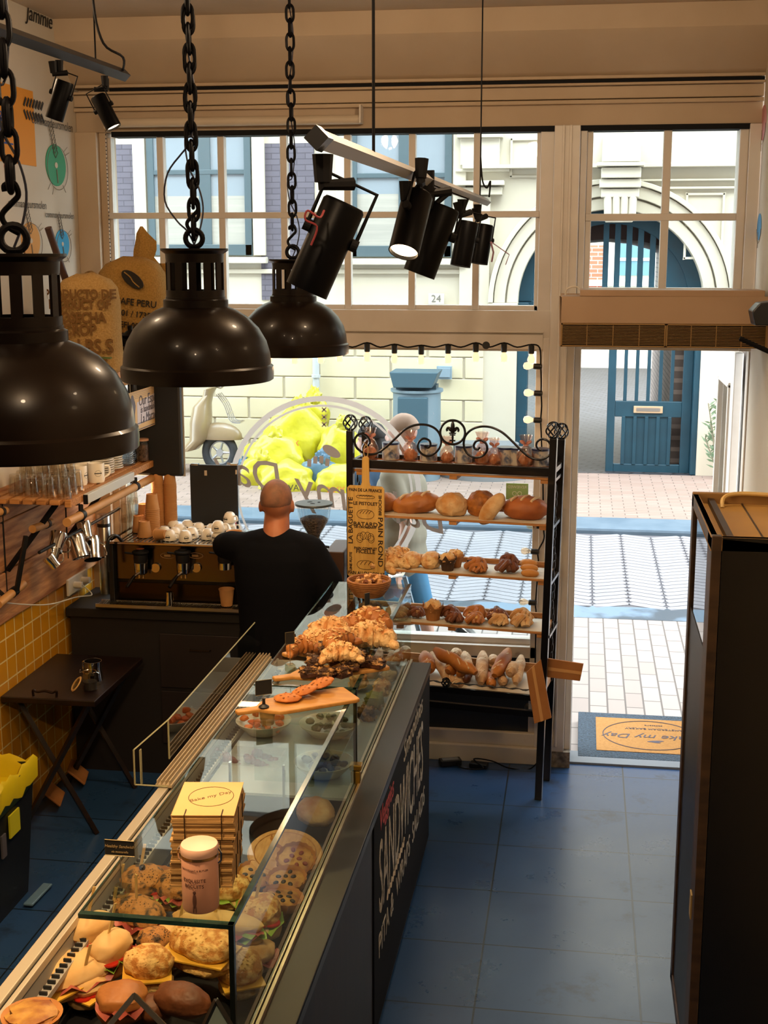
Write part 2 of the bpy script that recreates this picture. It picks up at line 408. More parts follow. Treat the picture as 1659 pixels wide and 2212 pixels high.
AX, AZ, AR = at(1317, 655, Y=YW).x, at(1317, 655, Y=YW).z, 1.15
# facade with the arched gateway cut out
def arch_poly(r, z0, n=28):
    pts = [(AX - r, z0)] + [(AX + r * math.cos(PI - PI * k / n), AZ + r * math.sin(PI - PI * k / n)) for k in range(n + 1)] + [(AX + r, z0)]
    return pts
fb = B(); n = 28; o_ = arch_poly(AR, PZ)
zt = 10
def quad(x0, x1, z0, z1, y0=YW, y1=YW + .5): fb.box(x0, x1, y0, y1, z0, z1)
quad(-11, AX - AR, PZ - .2, zt); quad(AX + AR, 9, PZ - .2, zt)
for k in range(n):
    xa, za = AX - AR * math.cos(PI * k / n), AZ + AR * math.sin(PI * k / n)
    xb, zb = AX - AR * math.cos(PI * (k + 1) / n), AZ + AR * math.sin(PI * (k + 1) / n)
    fb.prism([(xa, za), (xb, zb), (xb, zt), (xa, zt)], 'xz', YW, YW + .5)
fac = thing('facing_building', 'cream classical building across the street with an arched gateway', 'building', (-2, YW, PZ))
fb.part('facade', FAC, fac)
# archivolt rings, keystone, mouldings
ab = B()
for r0, r1, d in ((AR, AR + .14, .06), (AR + .16, AR + .30, .09), (AR + .31, AR + .37, .13)):
    for k in range(40):
        a0, a1 = PI * k / 40, PI * (k + 1) / 40
        ab.prism([(AX - r0 * math.cos(a0), AZ + r0 * math.sin(a0)), (AX - r1 * math.cos(a0), AZ + r1 * math.sin(a0)), (AX - r1 * math.cos(a1), AZ + r1 * math.sin(a1)), (AX - r0 * math.cos(a1), AZ + r0 * math.sin(a1))], 'xz', YW - d, YW)
ab.box(AX - AR - .37, AX - AR, YW - .12, YW, AZ - .12, AZ); ab.box(AX + AR, AX + AR + .37, YW - .12, YW, AZ - .12, AZ)
ab.part('archivolt', FAC, fac, bev=.008)
kb = B()
def wx(px, py=450): return at(px, py, Y=YW).x
def wz(py, px=1000): return at(px, py, Y=YW).z
kx0, kx1 = wx(1303), wx(1372)
kb.prism([(kx0, wz(430)), (kx1, wz(430)), (kx1 - .03, wz(482)), (kx0 + .03, wz(482))], 'xz', YW - .22, YW)
for k in range(4): kb.cyl((kx0 + .05 + k * .1, YW - .22, wz(428)), (kx0 + .06 + k * .095, YW - .22, wz(470)), .05)
for (a, b_, z0, z1, d) in ((1297, 1378, 430, 412, .26), (1293, 1381, 410, 392, .3), (1296, 1380, 390, 368, .34), (1286, 1386, 366, 358, .4), (1297, 1378, 356, 297, .3)):
    kb.box(wx(a), wx(b_), YW - d, YW, wz(z0), wz(z1))
kb.part('keystone', FAC, fac, bev=.01)
cb = B()
for (z0, z1, d, a, b_) in ((366, 358, .16, 1000, 1620), (395, 391, .08, 1170, 1620), (412, 407, .06, 1170, 1620), (372, 366, .1, 985, 1100), (402, 392, .2, 985, 1090), (422, 406, .14, 990, 1085), (358, 300, .12, 995, 1078), (300, 278, .18, 988, 1085), (700, 425, .08, 995, 1060)):
    cb.box(wx(a), wx(b_), YW - d, YW, wz(z0), wz(z1))
for (a, b_, z0, z1) in ((1100, 1172, 385, 300), (1480, 1565, 560, 420)):
    for q in ((wx(a), wx(a) + .03, wz(z0), wz(z1)), (wx(b_) - .03, wx(b_), wz(z0), wz(z1)), (wx(a), wx(b_), wz(z1) - .03, wz(z1)), (wx(a), wx(b_), wz(z0), wz(z0) + .03)):
        cb.box(q[0], q[1], YW - .03, YW, q[2], q[3])
cb.part('cornice', FAC, fac, bev=.006)
# rusticated base: courses of blocks
rb = B(); xr = AX - AR - .42
zz = [wz(y) for y in (1045, 1003, 957, 911, 865, 818, 772, 727)]
for i in range(len(zz) - 1):
    x = -10.5 + (.47 if i % 2 else 0)
    while x < xr:
        x1 = min(x + .93, xr)
        if x1 - x > .05: rb.box(x + .006, x1 - .006, YW - .022, YW, zz[i] + .006, zz[i + 1] - .006)
        x += .95
rb.part('stone_base', mat('base_stone', '#cfc6aa', .85, col2='#c9bf9f', nscale=1.2), fac, bev=.008)
cb = B(); cb.box(-10.5, xr, YW - .09, YW, zz[-1], zz[-1] + .07); cb.box(-10.5, xr, YW - .05, YW, wz(592), wz(582)); cb.box(-10.5, xr, YW - .1, YW, wz(668), wz(660)); cb.part('string_course', FAC, fac, bev=.01)
BRK = brick_mat('mauve_brick', '#5a5660', '#625e68', '#4b4750', 1, .22, .072, .006, rough=.8, swap='XZY', bump=.5)
for (a, b_, z0, z1) in ((238, 305, 650, 303), (563, 680, 650, 305)):
    B().box(wx(a), wx(b_), YW - .02, YW + .01, wz(z0), wz(z1)).part('brick_panel', BRK, fac)
TEAL = mat('teal_window_paint', '#4a5a60', .5); DGL = mat('dim_window_glass', '#87929a', .12, coat=.3)
WCUR = mat('drawn_blind', '#a9a69b', .9, col2='#9b9990', nscale=2, stretch=(.3, 1, 12))
for (a, b_, z0, z1, mull, tran) in ((322, 545, 552, 265, (445,), (367, 420)), (757, 976, 555, 262, (875,), (378, 418))):
    x0, x1, zl, zh = wx(a), wx(b_), wz(z0), wz(z1)
    f = B(); f.box(x0, x0 + .09, YW - .05, YW + .02, zl, zh); f.box(x1 - .09, x1, YW - .05, YW + .02, zl, zh); f.box(x0, x1, YW - .05, YW + .02, zl, zl + .14); f.box(x0, x1, YW - .05, YW + .02, zh - .08, zh)
    for m_ in mull: f.box(wx(m_) - .08, wx(m_) + .08, YW - .04, YW + .02, zl, zh)
    for t_ in tran[:1]: f.box(x0, x1, YW - .045, YW + .02, wz(t_) - .03, wz(t_) + .03)
    win = f.part('window', TEAL, fac, bev=.005)
    B().box(x0, x1, YW - .015, YW - .005, wz(tran[1]), zh).part('pane', DGL, win)
    B().box(x0, x1, YW - .018, YW - .002, zl, wz(tran[1])).part('blind', WCUR, win)
    g = B(); g.box(x0 - .18, x0 - .02, YW - .07, YW, zl, zh); g.box(x1 + .02, x1 + .18, YW - .07, YW, zl, zh); g.box(x0 - .2, x1 + .2, YW - .14, YW, zl - .1, zl - .02); g.part('window_surround', FAC, fac, bev=.008)
# number plate
np_ = solo(B().box(wx(928), wx(962), YW - .07, YW - .055, wz(657), wz(634)), 'number_plate', mat('enamel_plate', '#cfc8b6', .4), 'cream house number plate reading 24 on the facing building', 'sign', bev=.003)
text('24', 'lettering', mat('plate_grey', '#6f6c66', .6), np_, (wx(945), YW - .075, wz(645.5)), .13, (PI / 2, 0, 0))
for ob_ in [solo(B().box(wx(948), wx(981), YW - .12, YW - .05, wz(818), wz(790)).box(wx(951), wx(978), YW - .135, YW - .1, wz(814), wz(794)), 'meter_box', mat('blue_grey_metal', '#8094a0', .5), 'small blue-grey wall box on the cream stone base', 'utility box', bev=.004)]: pass
dp = B().cyl((wx(687, 850), YW - .12, PZ), (wx(687, 850), YW - .12, wz(735)), .045)
for z in (.5, 1.2): dp.cyl((wx(687, 850), YW - .12, z), (wx(687, 850), YW - .12, z + .04), .06)
solo(dp, 'drainpipe', mat('grey_pipe', '#aeb4b6', .5), 'pale grey drainpipe down the cream stone wall', 'drainpipe', smooth=True)
# gateway: fanlight and gate leaf
GT = mat('teal_gate_paint', '#0d3544', .5, col2='#113d4d', nscale=3)
GY = YW + .18
fan = thing('gate_fanlight', 'dark teal barred fanlight filling the arch of the gateway', 'fanlight', (AX, GY, AZ))
g = B()
for k in range(30):
    a0, a1 = PI * k / 30, PI * (k + 1) / 30; r0, r1 = AR - .17, AR
    g.prism([(AX - r0 * math.cos(a0), AZ + r0 * math.sin(a0)), (AX - r1 * math.cos(a0), AZ + r1 * math.sin(a0)), (AX - r1 * math.cos(a1), AZ + r1 * math.sin(a1)), (AX - r0 * math.cos(a1), AZ + r0 * math.sin(a1))], 'xz', GY, GY + .08)
g.box(AX - AR, AX + AR, GY, GY + .08, AZ - .09, AZ + .02); g.part('arched_frame', GT, fan, bev=.006)
for px in (1155, 1205, 1256, 1307, 1332, 1357, 1382, 1408):
    x = at(px, 600, Y=GY).x; h = math.sqrt(max(AR ** 2 - (x - AX) ** 2, 0)); B().box(x - .035, x + .035, GY + .01, GY + .06, AZ, AZ + h - .05).part('bar', GT, fan)
x = at(1436, 600, Y=GY).x; g = B()
pts = [(x, AZ)] + [(xx, AZ + math.sqrt(max(AR ** 2 - (xx - AX) ** 2, 0))) for xx in [x + (AX + AR - x) * k / 10 for k in range(11)]]
g.prism(pts, 'xz', GY + .02, GY + .05); g.part('solid_panel', GT, fan)
gate = thing('gate_leaf', 'dark teal wooden gate leaf with vertical bars and a mail slot', 'gate', (at(1390, 900, Y=GY).x, GY, PZ))
gx = lambda px, py=900: at(px, py, Y=GY).x
gz = lambda py: at(1390, py, Y=GY).z
g = B(); zb, ztp = gz(1022), AZ - .09
g.box(gx(1311), gx(1328), GY, GY + .07, zb, ztp); g.box(gx(1472), gx(1493), GY, GY + .07, zb, ztp)
g.box(gx(1328), gx(1472), GY + .002, GY + .068, gz(901), gz(867)); g.box(gx(1328), gx(1472), GY + .002, GY + .068, zb, gz(1003)); g.part('frame', GT, gate, bev=.008)
g = B(); g.box(gx(1345), gx(1450), GY + .02, GY + .05, gz(1004), gz(900)); g.part('lower_panel', GT, gate)
for px in (1347, 1372, 1397, 1422, 1447):
    B().box(gx(px) - .022, gx(px) + .022, GY - .005, GY + .06, gz(1004), gz(900)).part('batten', GT, gate, bev=.004)
for px in (1352, 1377, 1402, 1428, 1453):
    B().box(gx(px, 800) - .022, gx(px, 800) + .022, GY + .01, GY + .055, gz(868), ztp).part('bar', GT, gate, bev=.004)
ms = B().box(gx(1368), gx(1431), GY - .02, GY, gz(892), gz(877)).part('mail_slot', mat('brass_plate', '#c2a988', .4, .4), gate, bev=.004)
B().box(gx(1374), gx(1425), GY - .024, GY - .018, gz(888), gz(881)).part('flap', STEEL, ms)
struct(B().box(gx(1493), AX + AR + .01, YW + .02, YW + .3, PZ, AZ), 'door_2', GT, 'teal gate post right of the gate leaf', bev=.01)
struct(B().box(AX - AR, AX - AR + .14, YW + .02, YW + .3, PZ, AZ), 'door_3', GT, 'teal gate post left of the gateway', bev=.01)
# passage behind the gate and the courtyard beyond
COB = brick_mat('passage_cobbles', '#2b2c31', '#37383e', '#050506', 1, .24, .12, .018, rough=.6, rot=(0, 0, .4), bump=.8)
struct(B().box(-2.2, 3.4, YW, 34, PZ - .2, PZ + .002), 'floor_passage', COB, 'dark cobbled passage behind the gate')
pz = 3.02
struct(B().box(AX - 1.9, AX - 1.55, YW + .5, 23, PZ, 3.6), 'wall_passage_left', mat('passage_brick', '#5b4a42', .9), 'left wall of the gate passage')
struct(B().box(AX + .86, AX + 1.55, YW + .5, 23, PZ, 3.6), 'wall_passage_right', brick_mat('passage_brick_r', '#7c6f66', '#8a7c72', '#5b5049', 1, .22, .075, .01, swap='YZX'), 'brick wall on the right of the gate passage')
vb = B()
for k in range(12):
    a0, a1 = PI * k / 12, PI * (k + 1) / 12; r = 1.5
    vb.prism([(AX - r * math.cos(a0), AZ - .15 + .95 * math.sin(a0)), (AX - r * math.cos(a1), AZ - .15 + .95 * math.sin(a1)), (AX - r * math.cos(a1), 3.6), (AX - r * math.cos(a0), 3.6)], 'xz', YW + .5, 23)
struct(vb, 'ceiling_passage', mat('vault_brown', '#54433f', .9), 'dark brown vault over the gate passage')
yb = 33
cy = thing('courtyard_house', 'white and red brick house seen at the end of the gate passage', 'building', (AX, yb, PZ))
B().box(-6, 8, yb, yb + .4, PZ, 8).part('facade', FAC, cy)
B().box(at(1296, 600, Y=yb).x - .55, at(1302, 600, Y=yb).x, yb - .06, yb, at(1300, 625, Y=yb).z, at(1300, 530, Y=yb).z).part('brick_panel', brick_mat('orange_brick', '#a8553b', '#b5634a', '#c9b09d', 1, .3, .1, .01, swap='XZY'), cy)
x0, x1, z0, z1 = at(1337, 600, Y=yb).x, at(1408, 600, Y=yb).x, at(1350, 595, Y=yb).z, at(1350, 520, Y=yb).z
wn = B().box(x0, x1, yb - .05, yb, z0, z1).part('window', mat('teal_glass', '#5f7f8a', .2), cy)
B().box(x0, x1, yb - .08, yb - .02, z0 + .35, z0 + .42).part('transom', WHITEP, wn)
B().box(-3, 5, yb - .15, yb, z0 - .25, z0 - .1).part('string_course', FAC, cy)

# litter bin on the far pavement
tx, ty = at(900, 1045, Z=PZ).x, 16.3
tx = at(900, 960, Y=16.3).x
tr = thing('litter_bin', 'grey-teal street litter bin with a slanted hood by the cream wall', 'litter bin', (tx, ty, PZ))
BT = mat('bin_teal', '#3c5764', .5)
g = B(); g.lathe([(.30, 0), (.30, 1.08), (.33, 1.1), (.33, 1.13)], (tx, ty, PZ), 24); g.part('body', mat('bin_dotted_grey', '#6b7e88', .5), tr, smooth=30)
B().box(tx - .2, tx + .17, ty - .33, ty - .24, PZ + .1, PZ + 1.05).part('front_panel', BT, tr, bev=.01)
g = B(); g.prism([(tx - .25, PZ + 1.17), (tx + .22, PZ + 1.17), (tx + .30, PZ + 1.36), (tx - .30, PZ + 1.36)], 'xz', ty - .34, ty + .2); g.part('hood', BT, tr, bev=.01)
g = B(); g.box(tx - .25, tx + .25, ty - .1, ty + .2, PZ + 1.1, PZ + 1.18); g.part('hood_post', mat('bin_dark', '#34464f', .5), tr)
g = B(); g.lathe([(.62, 0), (.62, .12), (.5, .16), (.5, .24), (.42, .3), (.42, .4)], (at(1050, 1010, Y=16.8).x, 16.75, PZ), 28)
solo(g, 'column_foot', mat('grey_stone', '#75797c', .8), 'round grey stone column foot on the far pavement', 'column', smooth=30)

# scooter
SC = thing('motor_scooter', 'champagne-coloured motor scooter parked against the cream wall', 'scooter', (0, 0, 0))
CH = mat('champagne_paint', '#8e7a5c', .3, coat=.5)
RUB = mat('tyre_rubber', '#2b2f33', .7)
def wheel(c, r, w_, nm, par, rimm, sp=5):
    t = B().tube(ring_pts(c, r - w_, 32, 'xz'), w_, 10, True).part(nm, RUB, par, smooth=True)
    g = B(); g.tube(ring_pts(c, r - 1.9 * w_, 28, 'xz'), w_ * .28, 6, True)
    for k in range(sp):
        a = 2 * PI * k / sp; g.cyl(c, Vector(c) + Vector(((r - 1.9 * w_) * math.cos(a), 0, (r - 1.9 * w_) * math.sin(a))), w_ * .35, w_ * .2, 6)
    g.cyl(Vector(c) + Vector((0, -.03, 0)), Vector(c) + Vector((0, .03, 0)), w_ * .8); g.part('rim', rimm, t, smooth=True)
ALU = mat('cast_rim', '#b9bcc0', .35, .7)
wheel((0, 0, .24), .24, .055, 'wheel', SC, ALU); wheel((-1.28, 0, .24), .24, .055, 'wheel', SC, ALU)
g = B(); g.rings([[Vector((cx + r * .55 * math.cos(t) * 1.0, r * .75 * math.sin(t), cz + .02 * math.cos(t))) for t in [2 * PI * k / 14 for k in range(14)]] for cx, cz, r in ((-.08, 1.02, .04), (-.10, .98, .16), (-.14, .9, .13), (-.22, .78, .22), (-.24, .6, .26), (-.26, .4, .24), (-.42, .26, .25), (-.7, .24, .26), (-.95, .28, .26))])
g.part('leg_shield', CH, SC, smooth=True)
g = B(); g.ell((0, 0, .42), (.3, .1, .17), flat=.15); g.part('front_mudguard', CH, SC, smooth=True)
g = B(); g.ell((-1.15, 0, .5), (.42, .2, .27), flat=.6); g.part('engine_cover', CH, SC, smooth=True)
g = B(); g.ell((-.98, 0, .82), (.42, .15, .09)); g.part('saddle', mat('saddle_brown', '#4a3a30', .6), SC, smooth=True)
g = B(); g.ell((.02, 0, 1.04), (.07, .08, .07)); g.part('headlamp', CHROME, SC, smooth=True)
g = B(); g.tube([(-.14, -.32, 1.1), (-.08, -.1, 1.06), (-.08, .1, 1.06), (-.14, .32, 1.1)], .016); g.part('handlebar', BLACK, SC, smooth=True)
g = B()
for dy in (-.12, -.04, .04, .12): g.tube(smooth_pts([(.0, dy, .92), (.1, dy, .8), (.18, dy, .62), (.3, dy, .6)], 4), .008, 5)
for q in ((.08, .83), (.15, .7), (.3, .6)): g.tube([(q[0], -.12, q[1]), (q[0], .12, q[1])], .008, 5)
g.part('front_rack', CHROME, SC, smooth=True)
w_ = at(478, 990, Y=16.35); put(SC, (w_.x, 16.3, PZ), 0); SC.scale = (1.0, 1.0, 1.12)

# rubbish bags heaped by the wall
YB_ = mat('yellow_plastic', '#b3ac1a', .35, col2='#c2bc3c', nscale=4, bump=.6, bscale=9, coat=.3)
GB_ = mat('blue_grey_plastic', '#3f5d72', .3, col2='#527086', nscale=4, bump=.6, bscale=9)
RI = mat('red_print', '#c0532c', .6)
def bag(px, py, Y, rx, rz_, m, label, seed, tie=True, word=None):
    c = at(px, py, Y=Y); t = thing('rubbish_bag', label, 'rubbish bag', (c.x, c.y, c.z - rz_), 'rubbish bags heaped against the cream wall')
    g = B(); g.ell(c, (rx * .95, rx * .55, rz_), nz=.11, nf=4, seed=seed, seg=36, ring=26, flat=.8); g.part('sack', m, t, smooth=True)
    if tie:
        g = B(); g.ell(c + Vector((.05, -.05, rz_ * .98)), (.09, .07, .12), nz=.3, nf=8, seed=seed + 1); g.part('knot', m, t, smooth=True)
    if word: text(word, 'lettering', RI if 'X' in word else INK, t, c + Vector((0, -rx * .80, 0)), .1, (PI / 2 - .2, 0, .15))
bag(590, 1000, 15.9, .40, .36, YB_, 'pale yellow rubbish bag at the left end of the heap', 1, word='XXX')
bag(640, 950, 16.2, .42, .44, YB_, 'bright yellow rubbish bag in the middle of the heap beside the drainpipe', 2, word='XXX')
bag(560, 1030, 15.6, .30, .25, YB_, 'small yellow rubbish bag lying low by the left of the heap', 3)
bag(620, 1045, 15.3, .36, .27, YB_, 'yellow rubbish bag with black print in front of the heap', 4, False, word='RESTAFVAL')
bag(672, 905, 16.5, .26, .30, YB_, 'topmost yellow rubbish bag leaning on the drainpipe', 5)
bag(690, 1035, 15.5, .30, .26, GB_, 'blue-grey rubbish bag between the yellow ones', 6)
bag(735, 985, 16.0, .30, .40, YB_, 'tall yellow rubbish bag at the right end of the heap', 7)
bag(735, 1050, 15.3, .34, .26, YB_, 'yellow rubbish bag with three red crosses low on the right', 8, False, word='XXX')
bag(525, 1040, 15.9, .13, .2, GB_, 'little dark blue-grey bag at the foot of the heap', 9)
# oleander by the gate
pl = thing('oleander_bush', 'thin pale green oleander growing against the white wall', 'plant', (at(1555, 1045, Y=16.7).x, 16.7, PZ))
g = B(); lf = B()
px0 = at(1555, 1045, Y=16.7)
for s_ in range(8):
    a = rnd.uniform(-.3, .3); h = rnd.uniform(.5, 1.0) if s_ else 1.05
    pts = [Vector((px0.x + a * t * .7, 16.7 + rnd.uniform(-.05, .05) * t, PZ + h * t)) for t in (0, .3, .6, 1)]
    g.tube(pts, .008, 5)
    for k in range(26):
        t = .25 + .75 * k / 26; p_ = pts[0].lerp(pts[-1], t); an = rnd.uniform(0, 2 * PI); u = Vector((math.cos(an), math.sin(an) * .6, rnd.uniform(.3, .9))).normalized(); sd = u.cross(Vector((0, 1, .2))).normalized() * .012
        L = rnd.uniform(.08, .14); lf.add([p_, p_ + u * L * .5 + sd, p_ + u * L, p_ + u * L * .5 - sd], [(0, 1, 2, 3)])
g.part('stem', mat('grey_stem', '#7d7a66', .8), pl); lf.part('foliage', mat('oleander_leaf', '#6f8a6c', .5), pl)
solo(B().box(at(1568, 960, Y=16.9).x, at(1595, 960, Y=16.9).x, 16.85, 16.98, at(1580, 965, Y=16.9).z, at(1580, 935, Y=16.9).z), 'intercom_box', mat('steel_grey_box', '#a39a92', .5), 'small grey intercom box on the white wall by the open door', 'utility box', bev=.005)

# ================================================================== LAMPS AND TRACKS
IRON = mat('dark_iron', '#060508', .5, spec=.1)
DOME = mat('brown_enamel', '#0e0907', .3, 0, col2='#170f0a', nscale=3, coat=.08, spec=.15)
DOMEIN = mat('lamp_inside', '#b9a58a', .5)
BULB = mat('warm_bulb', '#ffb060', .3, emit=14)
def make_pendant():
    t = thing('pendant_lamp', 'x', 'lamp')
    R = .23
    pr = [(R * 1.03, -.022), (R * 1.035, .0), (R * 1.03, .018), (R * 1.0, .024), (R * .985, .06), (R * .94, .095), (R * .84, .135), (R * .7, .168), (R * .55, .19), (R * .41, .203)]
    g = B(); g.lathe(pr + [(r - .006, z - .004) for r, z in pr[::-1]], n=64, cap=False); g.part('dome_shade', DOME, t, smooth=True)
    B().lathe([(.096, .195), (.1, .20), (.1, .222), (.092, .226), (.092, .232)], n=32).part('collar', DOME, t, smooth=35)
    n = 12; g = B()
    g.lathe([(.090, .23), (.090, .252), (.084, .252), (.084, .23)], n=36, cap=False); g.lathe([(.088, .335), (.090, .362), (.104, .372), (.104, .378), (.02, .378)], n=36, cap=False)
    for k in range(n):
        a0 = 2 * PI * k / n
        V = []
        for z in (.25, .338):
            for aa, r in ((a0 - .13, .089), (a0 + .13, .089), (a0 + .13, .083), (a0 - .13, .083)): V.append((r * math.cos(aa), r * math.sin(aa), z))
        g.add(V, [(0, 1, 5, 4), (1, 2, 6, 5), (2, 3, 7, 6), (3, 0, 4, 7), (3, 2, 1, 0), (4, 5, 6, 7)])
    g.part('slotted_neck', DOME, t, smooth=35)
    g = B(); g.tube(ring_pts((0, 0, .408), .026, 20, 'xz'), .008, 8, True); g.lathe([(.012, .37), (.02, .385)], n=12); g.part('eye_ring', IRON, t, smooth=True)
    B().cyl((0, 0, .23), (0, 0, .10), .022).part('lamp_holder', MATTB, t, smooth=35)
    B().ell((0, 0, .07), (.035, .035, .045)).part('bulb', BULB, t, smooth=True)
    return t
def link_mesh():
    pts = []
    for k in range(20):
        a = 2 * PI * k / 20; pts.append((.0155 * math.cos(a), 0, .0265 * math.sin(a) + (.0085 if math.sin(a) > 0 else -.0085)))
    return B().tube(pts, .0058, 7, True)
_lk = link_mesh().part('chain_link', IRON, None, smooth=True); _lk.location = (0, 0, 0); LINKME = _lk.data; bpy.data.objects.remove(_lk)
# re-centre of the link mesh
_zc = sum(v.co.z for v in LINKME.vertices) / len(LINKME.vertices); LINKME.transform(Matrix.Translation((0, 0, -_zc)))
proto = make_pendant()
spots = [((635, 752), 5.62, 'farthest brown dome pendant lamp, hanging nearest the window'), ((427, 803), 4.0, 'middle brown dome pendant lamp, between the other two'), ((52, 945), 2.6, 'nearest brown dome pendant lamp, large and dark at the left edge of the view')]
for i, ((px, py), Y, lab) in enumerate(spots):
    c = at(px, py, Y=Y)
    o = proto if i == 0 else dup(proto, c)
    put(o, c, .2 * i); o['label'] = lab; o['group'] = 'dome pendant lamps over the counter'
    z = .433 + (.0 if i < 2 else .0)
    if i != 1:
        g = B(); g.tube(smooth_pts([(.012, 0, z - .015), (-.012, 0, z + .0), (-.02, 0, z + .022), (.0, 0, z + .045), (.014, 0, z + .062), (.006, 0, z + .085), (-.012, 0, z + .08), (-.012, 0, z + .068)], 5), .006, 7)
        h = g.part('hook', IRON, None, smooth=True); h.data.transform(Matrix.Translation(h.location)); h.location = (0, 0, 0); h.parent = o; z += .095
    k = 0
    while c.z + z < ZC - .02:
        l = bpy.data.objects.new('chain_link', LINKME); COL.objects.link(l); l.parent = o
        l.location = (0.0015 * math.sin(k), 0, z + .006); l.rotation_euler = (0, 0, (0.1 if k % 2 else 0.1 + PI / 2) - .2 * i + .12 * math.sin(k * 2.1)); z += .056; k += 1
    cw = B()
    lp = [(0, 0, .39), (-.02, 0, .43), (-.05, 0, .46), (-.085, 0, .52), (-.075, 0, .60), (-.03, 0, .66), (.006, 0, .70)] if i == 1 else [(0, 0, .39), (.02, 0, .44), (.03, 0, .5), (.018, 0, .56), (-.01, 0, .62), (-.02, .005, .7)]
    zt_ = ZC - c.z
    lp += [(.012 * math.sin(q * 1.7), .012, .72 + (zt_ - .74) * q / 7) for q in range(8)]
    h = cw.tube(smooth_pts(lp, 4), .0028, 5).part('flex', mat('blue_black_flex', '#14172e', .5), None, smooth=True); h.data.transform(Matrix.Translation(h.location)); h.location = (0, 0, 0); h.parent = o
    lamp('POINT', c + Vector((0, 0, .02)), (34, 40, 100)[i], (1, .66, .32), .04)

def make_spot(r=.042, L=.175):
    t = thing('track_spotlight', 'x', 'spotlight')
    # axis of the can along -z; top of can at origin
    g = B(); g.lathe([(r, 0), (r, -L), (r - .003, -L), (r - .004, -L + .012)], n=28, cap=False); g.lathe([(r, 0), (r * .9, .006), (.002, .006)], n=28, cap=False); g.part('can', mat('spot_black', '#030305', .4, spec=.08), t, smooth=35)
    B().lathe([(.002, -L + .010), (r - .004, -L + .010)], n=24, cap=False).part('lens', mat('spot_lens', '#ffd9a8', .3, emit=11), t)
    g = B(); g.tube([(-r - .008, 0, -.06), (-r - .008, 0, .045), (r + .008, 0, .045), (r + .008, 0, -.06)], .004, 4); g.cyl((-r - .014, 0, -.06), (-r, 0, -.06), .012); g.cyl((r, 0, -.06), (r + .014, 0, -.06), .012); g.part('yoke', MATTB, t)
    return t
sp0 = make_spot()
def aim(top, bot):
    d = (Vector(bot) - Vector(top)).normalized(); return (-d).to_track_quat('Z', 'X').to_euler()
def spot_at(first, top, bot, adapter, label, group, sc_, mount_w=.02):
    o = sp0 if first else dup(sp0, top)
    d = aim(top, bot); o.location = top; o.rotation_euler = d; o.scale = (sc_,) * 3; o['label'] = label; o['group'] = group
    M = Matrix.LocRotScale(Vector(top), d, Vector((sc_,) * 3)).inverted()
    a = M @ Vector(adapter); b = Vector((0, 0, .045))
    up = (M.to_3x3() @ Vector((0, 0, 1))).normalized(); g = B(); g.tube([a, a - up * .05, b], .013 if first else .008, 8)
    g.cyl(a + up * .006, a - up * .045, mount_w, mount_w * .8, 8)
    h = g.part('mount', MATTB, None); h.data.transform(Matrix.Translation(h.location)); h.location = (0, 0, 0); h.parent = o
# silver-grey track over the aisle
TA = at(690, 300, Y=2.35); TX = TA.x; TB = at(1053, 437, X=TX)
mt = thing('lighting_track', 'pale grey lighting track slanting over the counter with black spotlights', 'lighting track', TA)
d = (TB - TA)
g = B(); g.tube([TA, TB], .018, 4); tro = g.part('rail', mat('silver_grey_rail', '#8c8c8e', .5), mt)
B().tube([TA - d.normalized() * .03, TA + d.normalized() * .02], .022, 4).part('end_cap', BLACK, mt)
def onT(px):
    Y = TA.y
    for _ in range(40):
        p_ = at(px, 400, Y=Y); Y += (TX - p_.x) / ((p_.x) / Y if abs(p_.x) > 1e-6 else 1) if False else 0
        # point of the track whose column is px
        t = 0
        break
    lo, hi = 0.0, 1.0
    for _ in range(40):
        m_ = (lo + hi) / 2; q = TA + d * m_; v = q - Vector((0, 0, EYE)); x = 829.5 + FPX * v.dot(_r) / v.dot(_f)
        if x < px: lo = m_
        else: hi = m_
    return TA + d * lo
MG = 'black spotlights on the pale grey track'
for i, (ax, tp, bt, sc_, lab) in enumerate(((697, (742, 445), (662, 628), .93, 'large near black spotlight on the pale grey track, hiding part of a dome lamp'), (877, (902, 425), (872, 545), .80, 'second black spotlight on the pale grey track, its lit lens showing'), (925, (958, 450), (905, 592), .92, 'third black spotlight on the pale grey track, hanging lowest'), (998, (1012, 482), (994, 575), .72, 'fourth black spotlight on the pale grey track, turned to the right'), (1032, (1047, 488), (1034, 570), .72, 'farthest black spotlight on the pale grey track, trailing a purple ribbon'))):
    a = onT(ax); Y = a.y + .01
    T_, B_ = at(*tp, Y=Y + .02), at(*bt, Y=Y - (.065 if i == 1 else -.005))
    s_ = (T_ - B_).length / .175
    spot_at(i == 0, T_, B_, a + Vector((0, 0, -.03)), lab, MG, s_)
    # slim cans for the far ones are the same fitting seen smaller
lst = [o for o in COL.objects if o.name.startswith('track_spotlight')][-1]
g = B(); e = at(1060, 522, Y=onT(1032).y); rp = [e, at(1100, 550, Y=e.y), at(1092, 572, Y=e.y)]
g.tube(rp, .0022, 5); g.tube([e, at(1066, 545, Y=e.y), at(1062, 566, Y=e.y)], .004, 4)
solo(g, 'ribbon', mat('purple_ribbon', '#8c6b7c', .6), 'thin purple ribbon hanging from the farthest track spotlight', 'ribbon')
sr = at(690, 440, Y=2.36)
solo(B().tube(smooth_pts([at(700, 455, Y=2.34), at(690, 470, Y=2.31), at(665, 455, Y=2.31), at(660, 475, Y=2.31), at(685, 490, Y=2.32), at(672, 530, Y=2.32)], 5), .002, 5), 'cord_loop', mat('red_cord', '#8b2f35', .6), 'thin red cord looped beside the large near spotlight', 'cord')
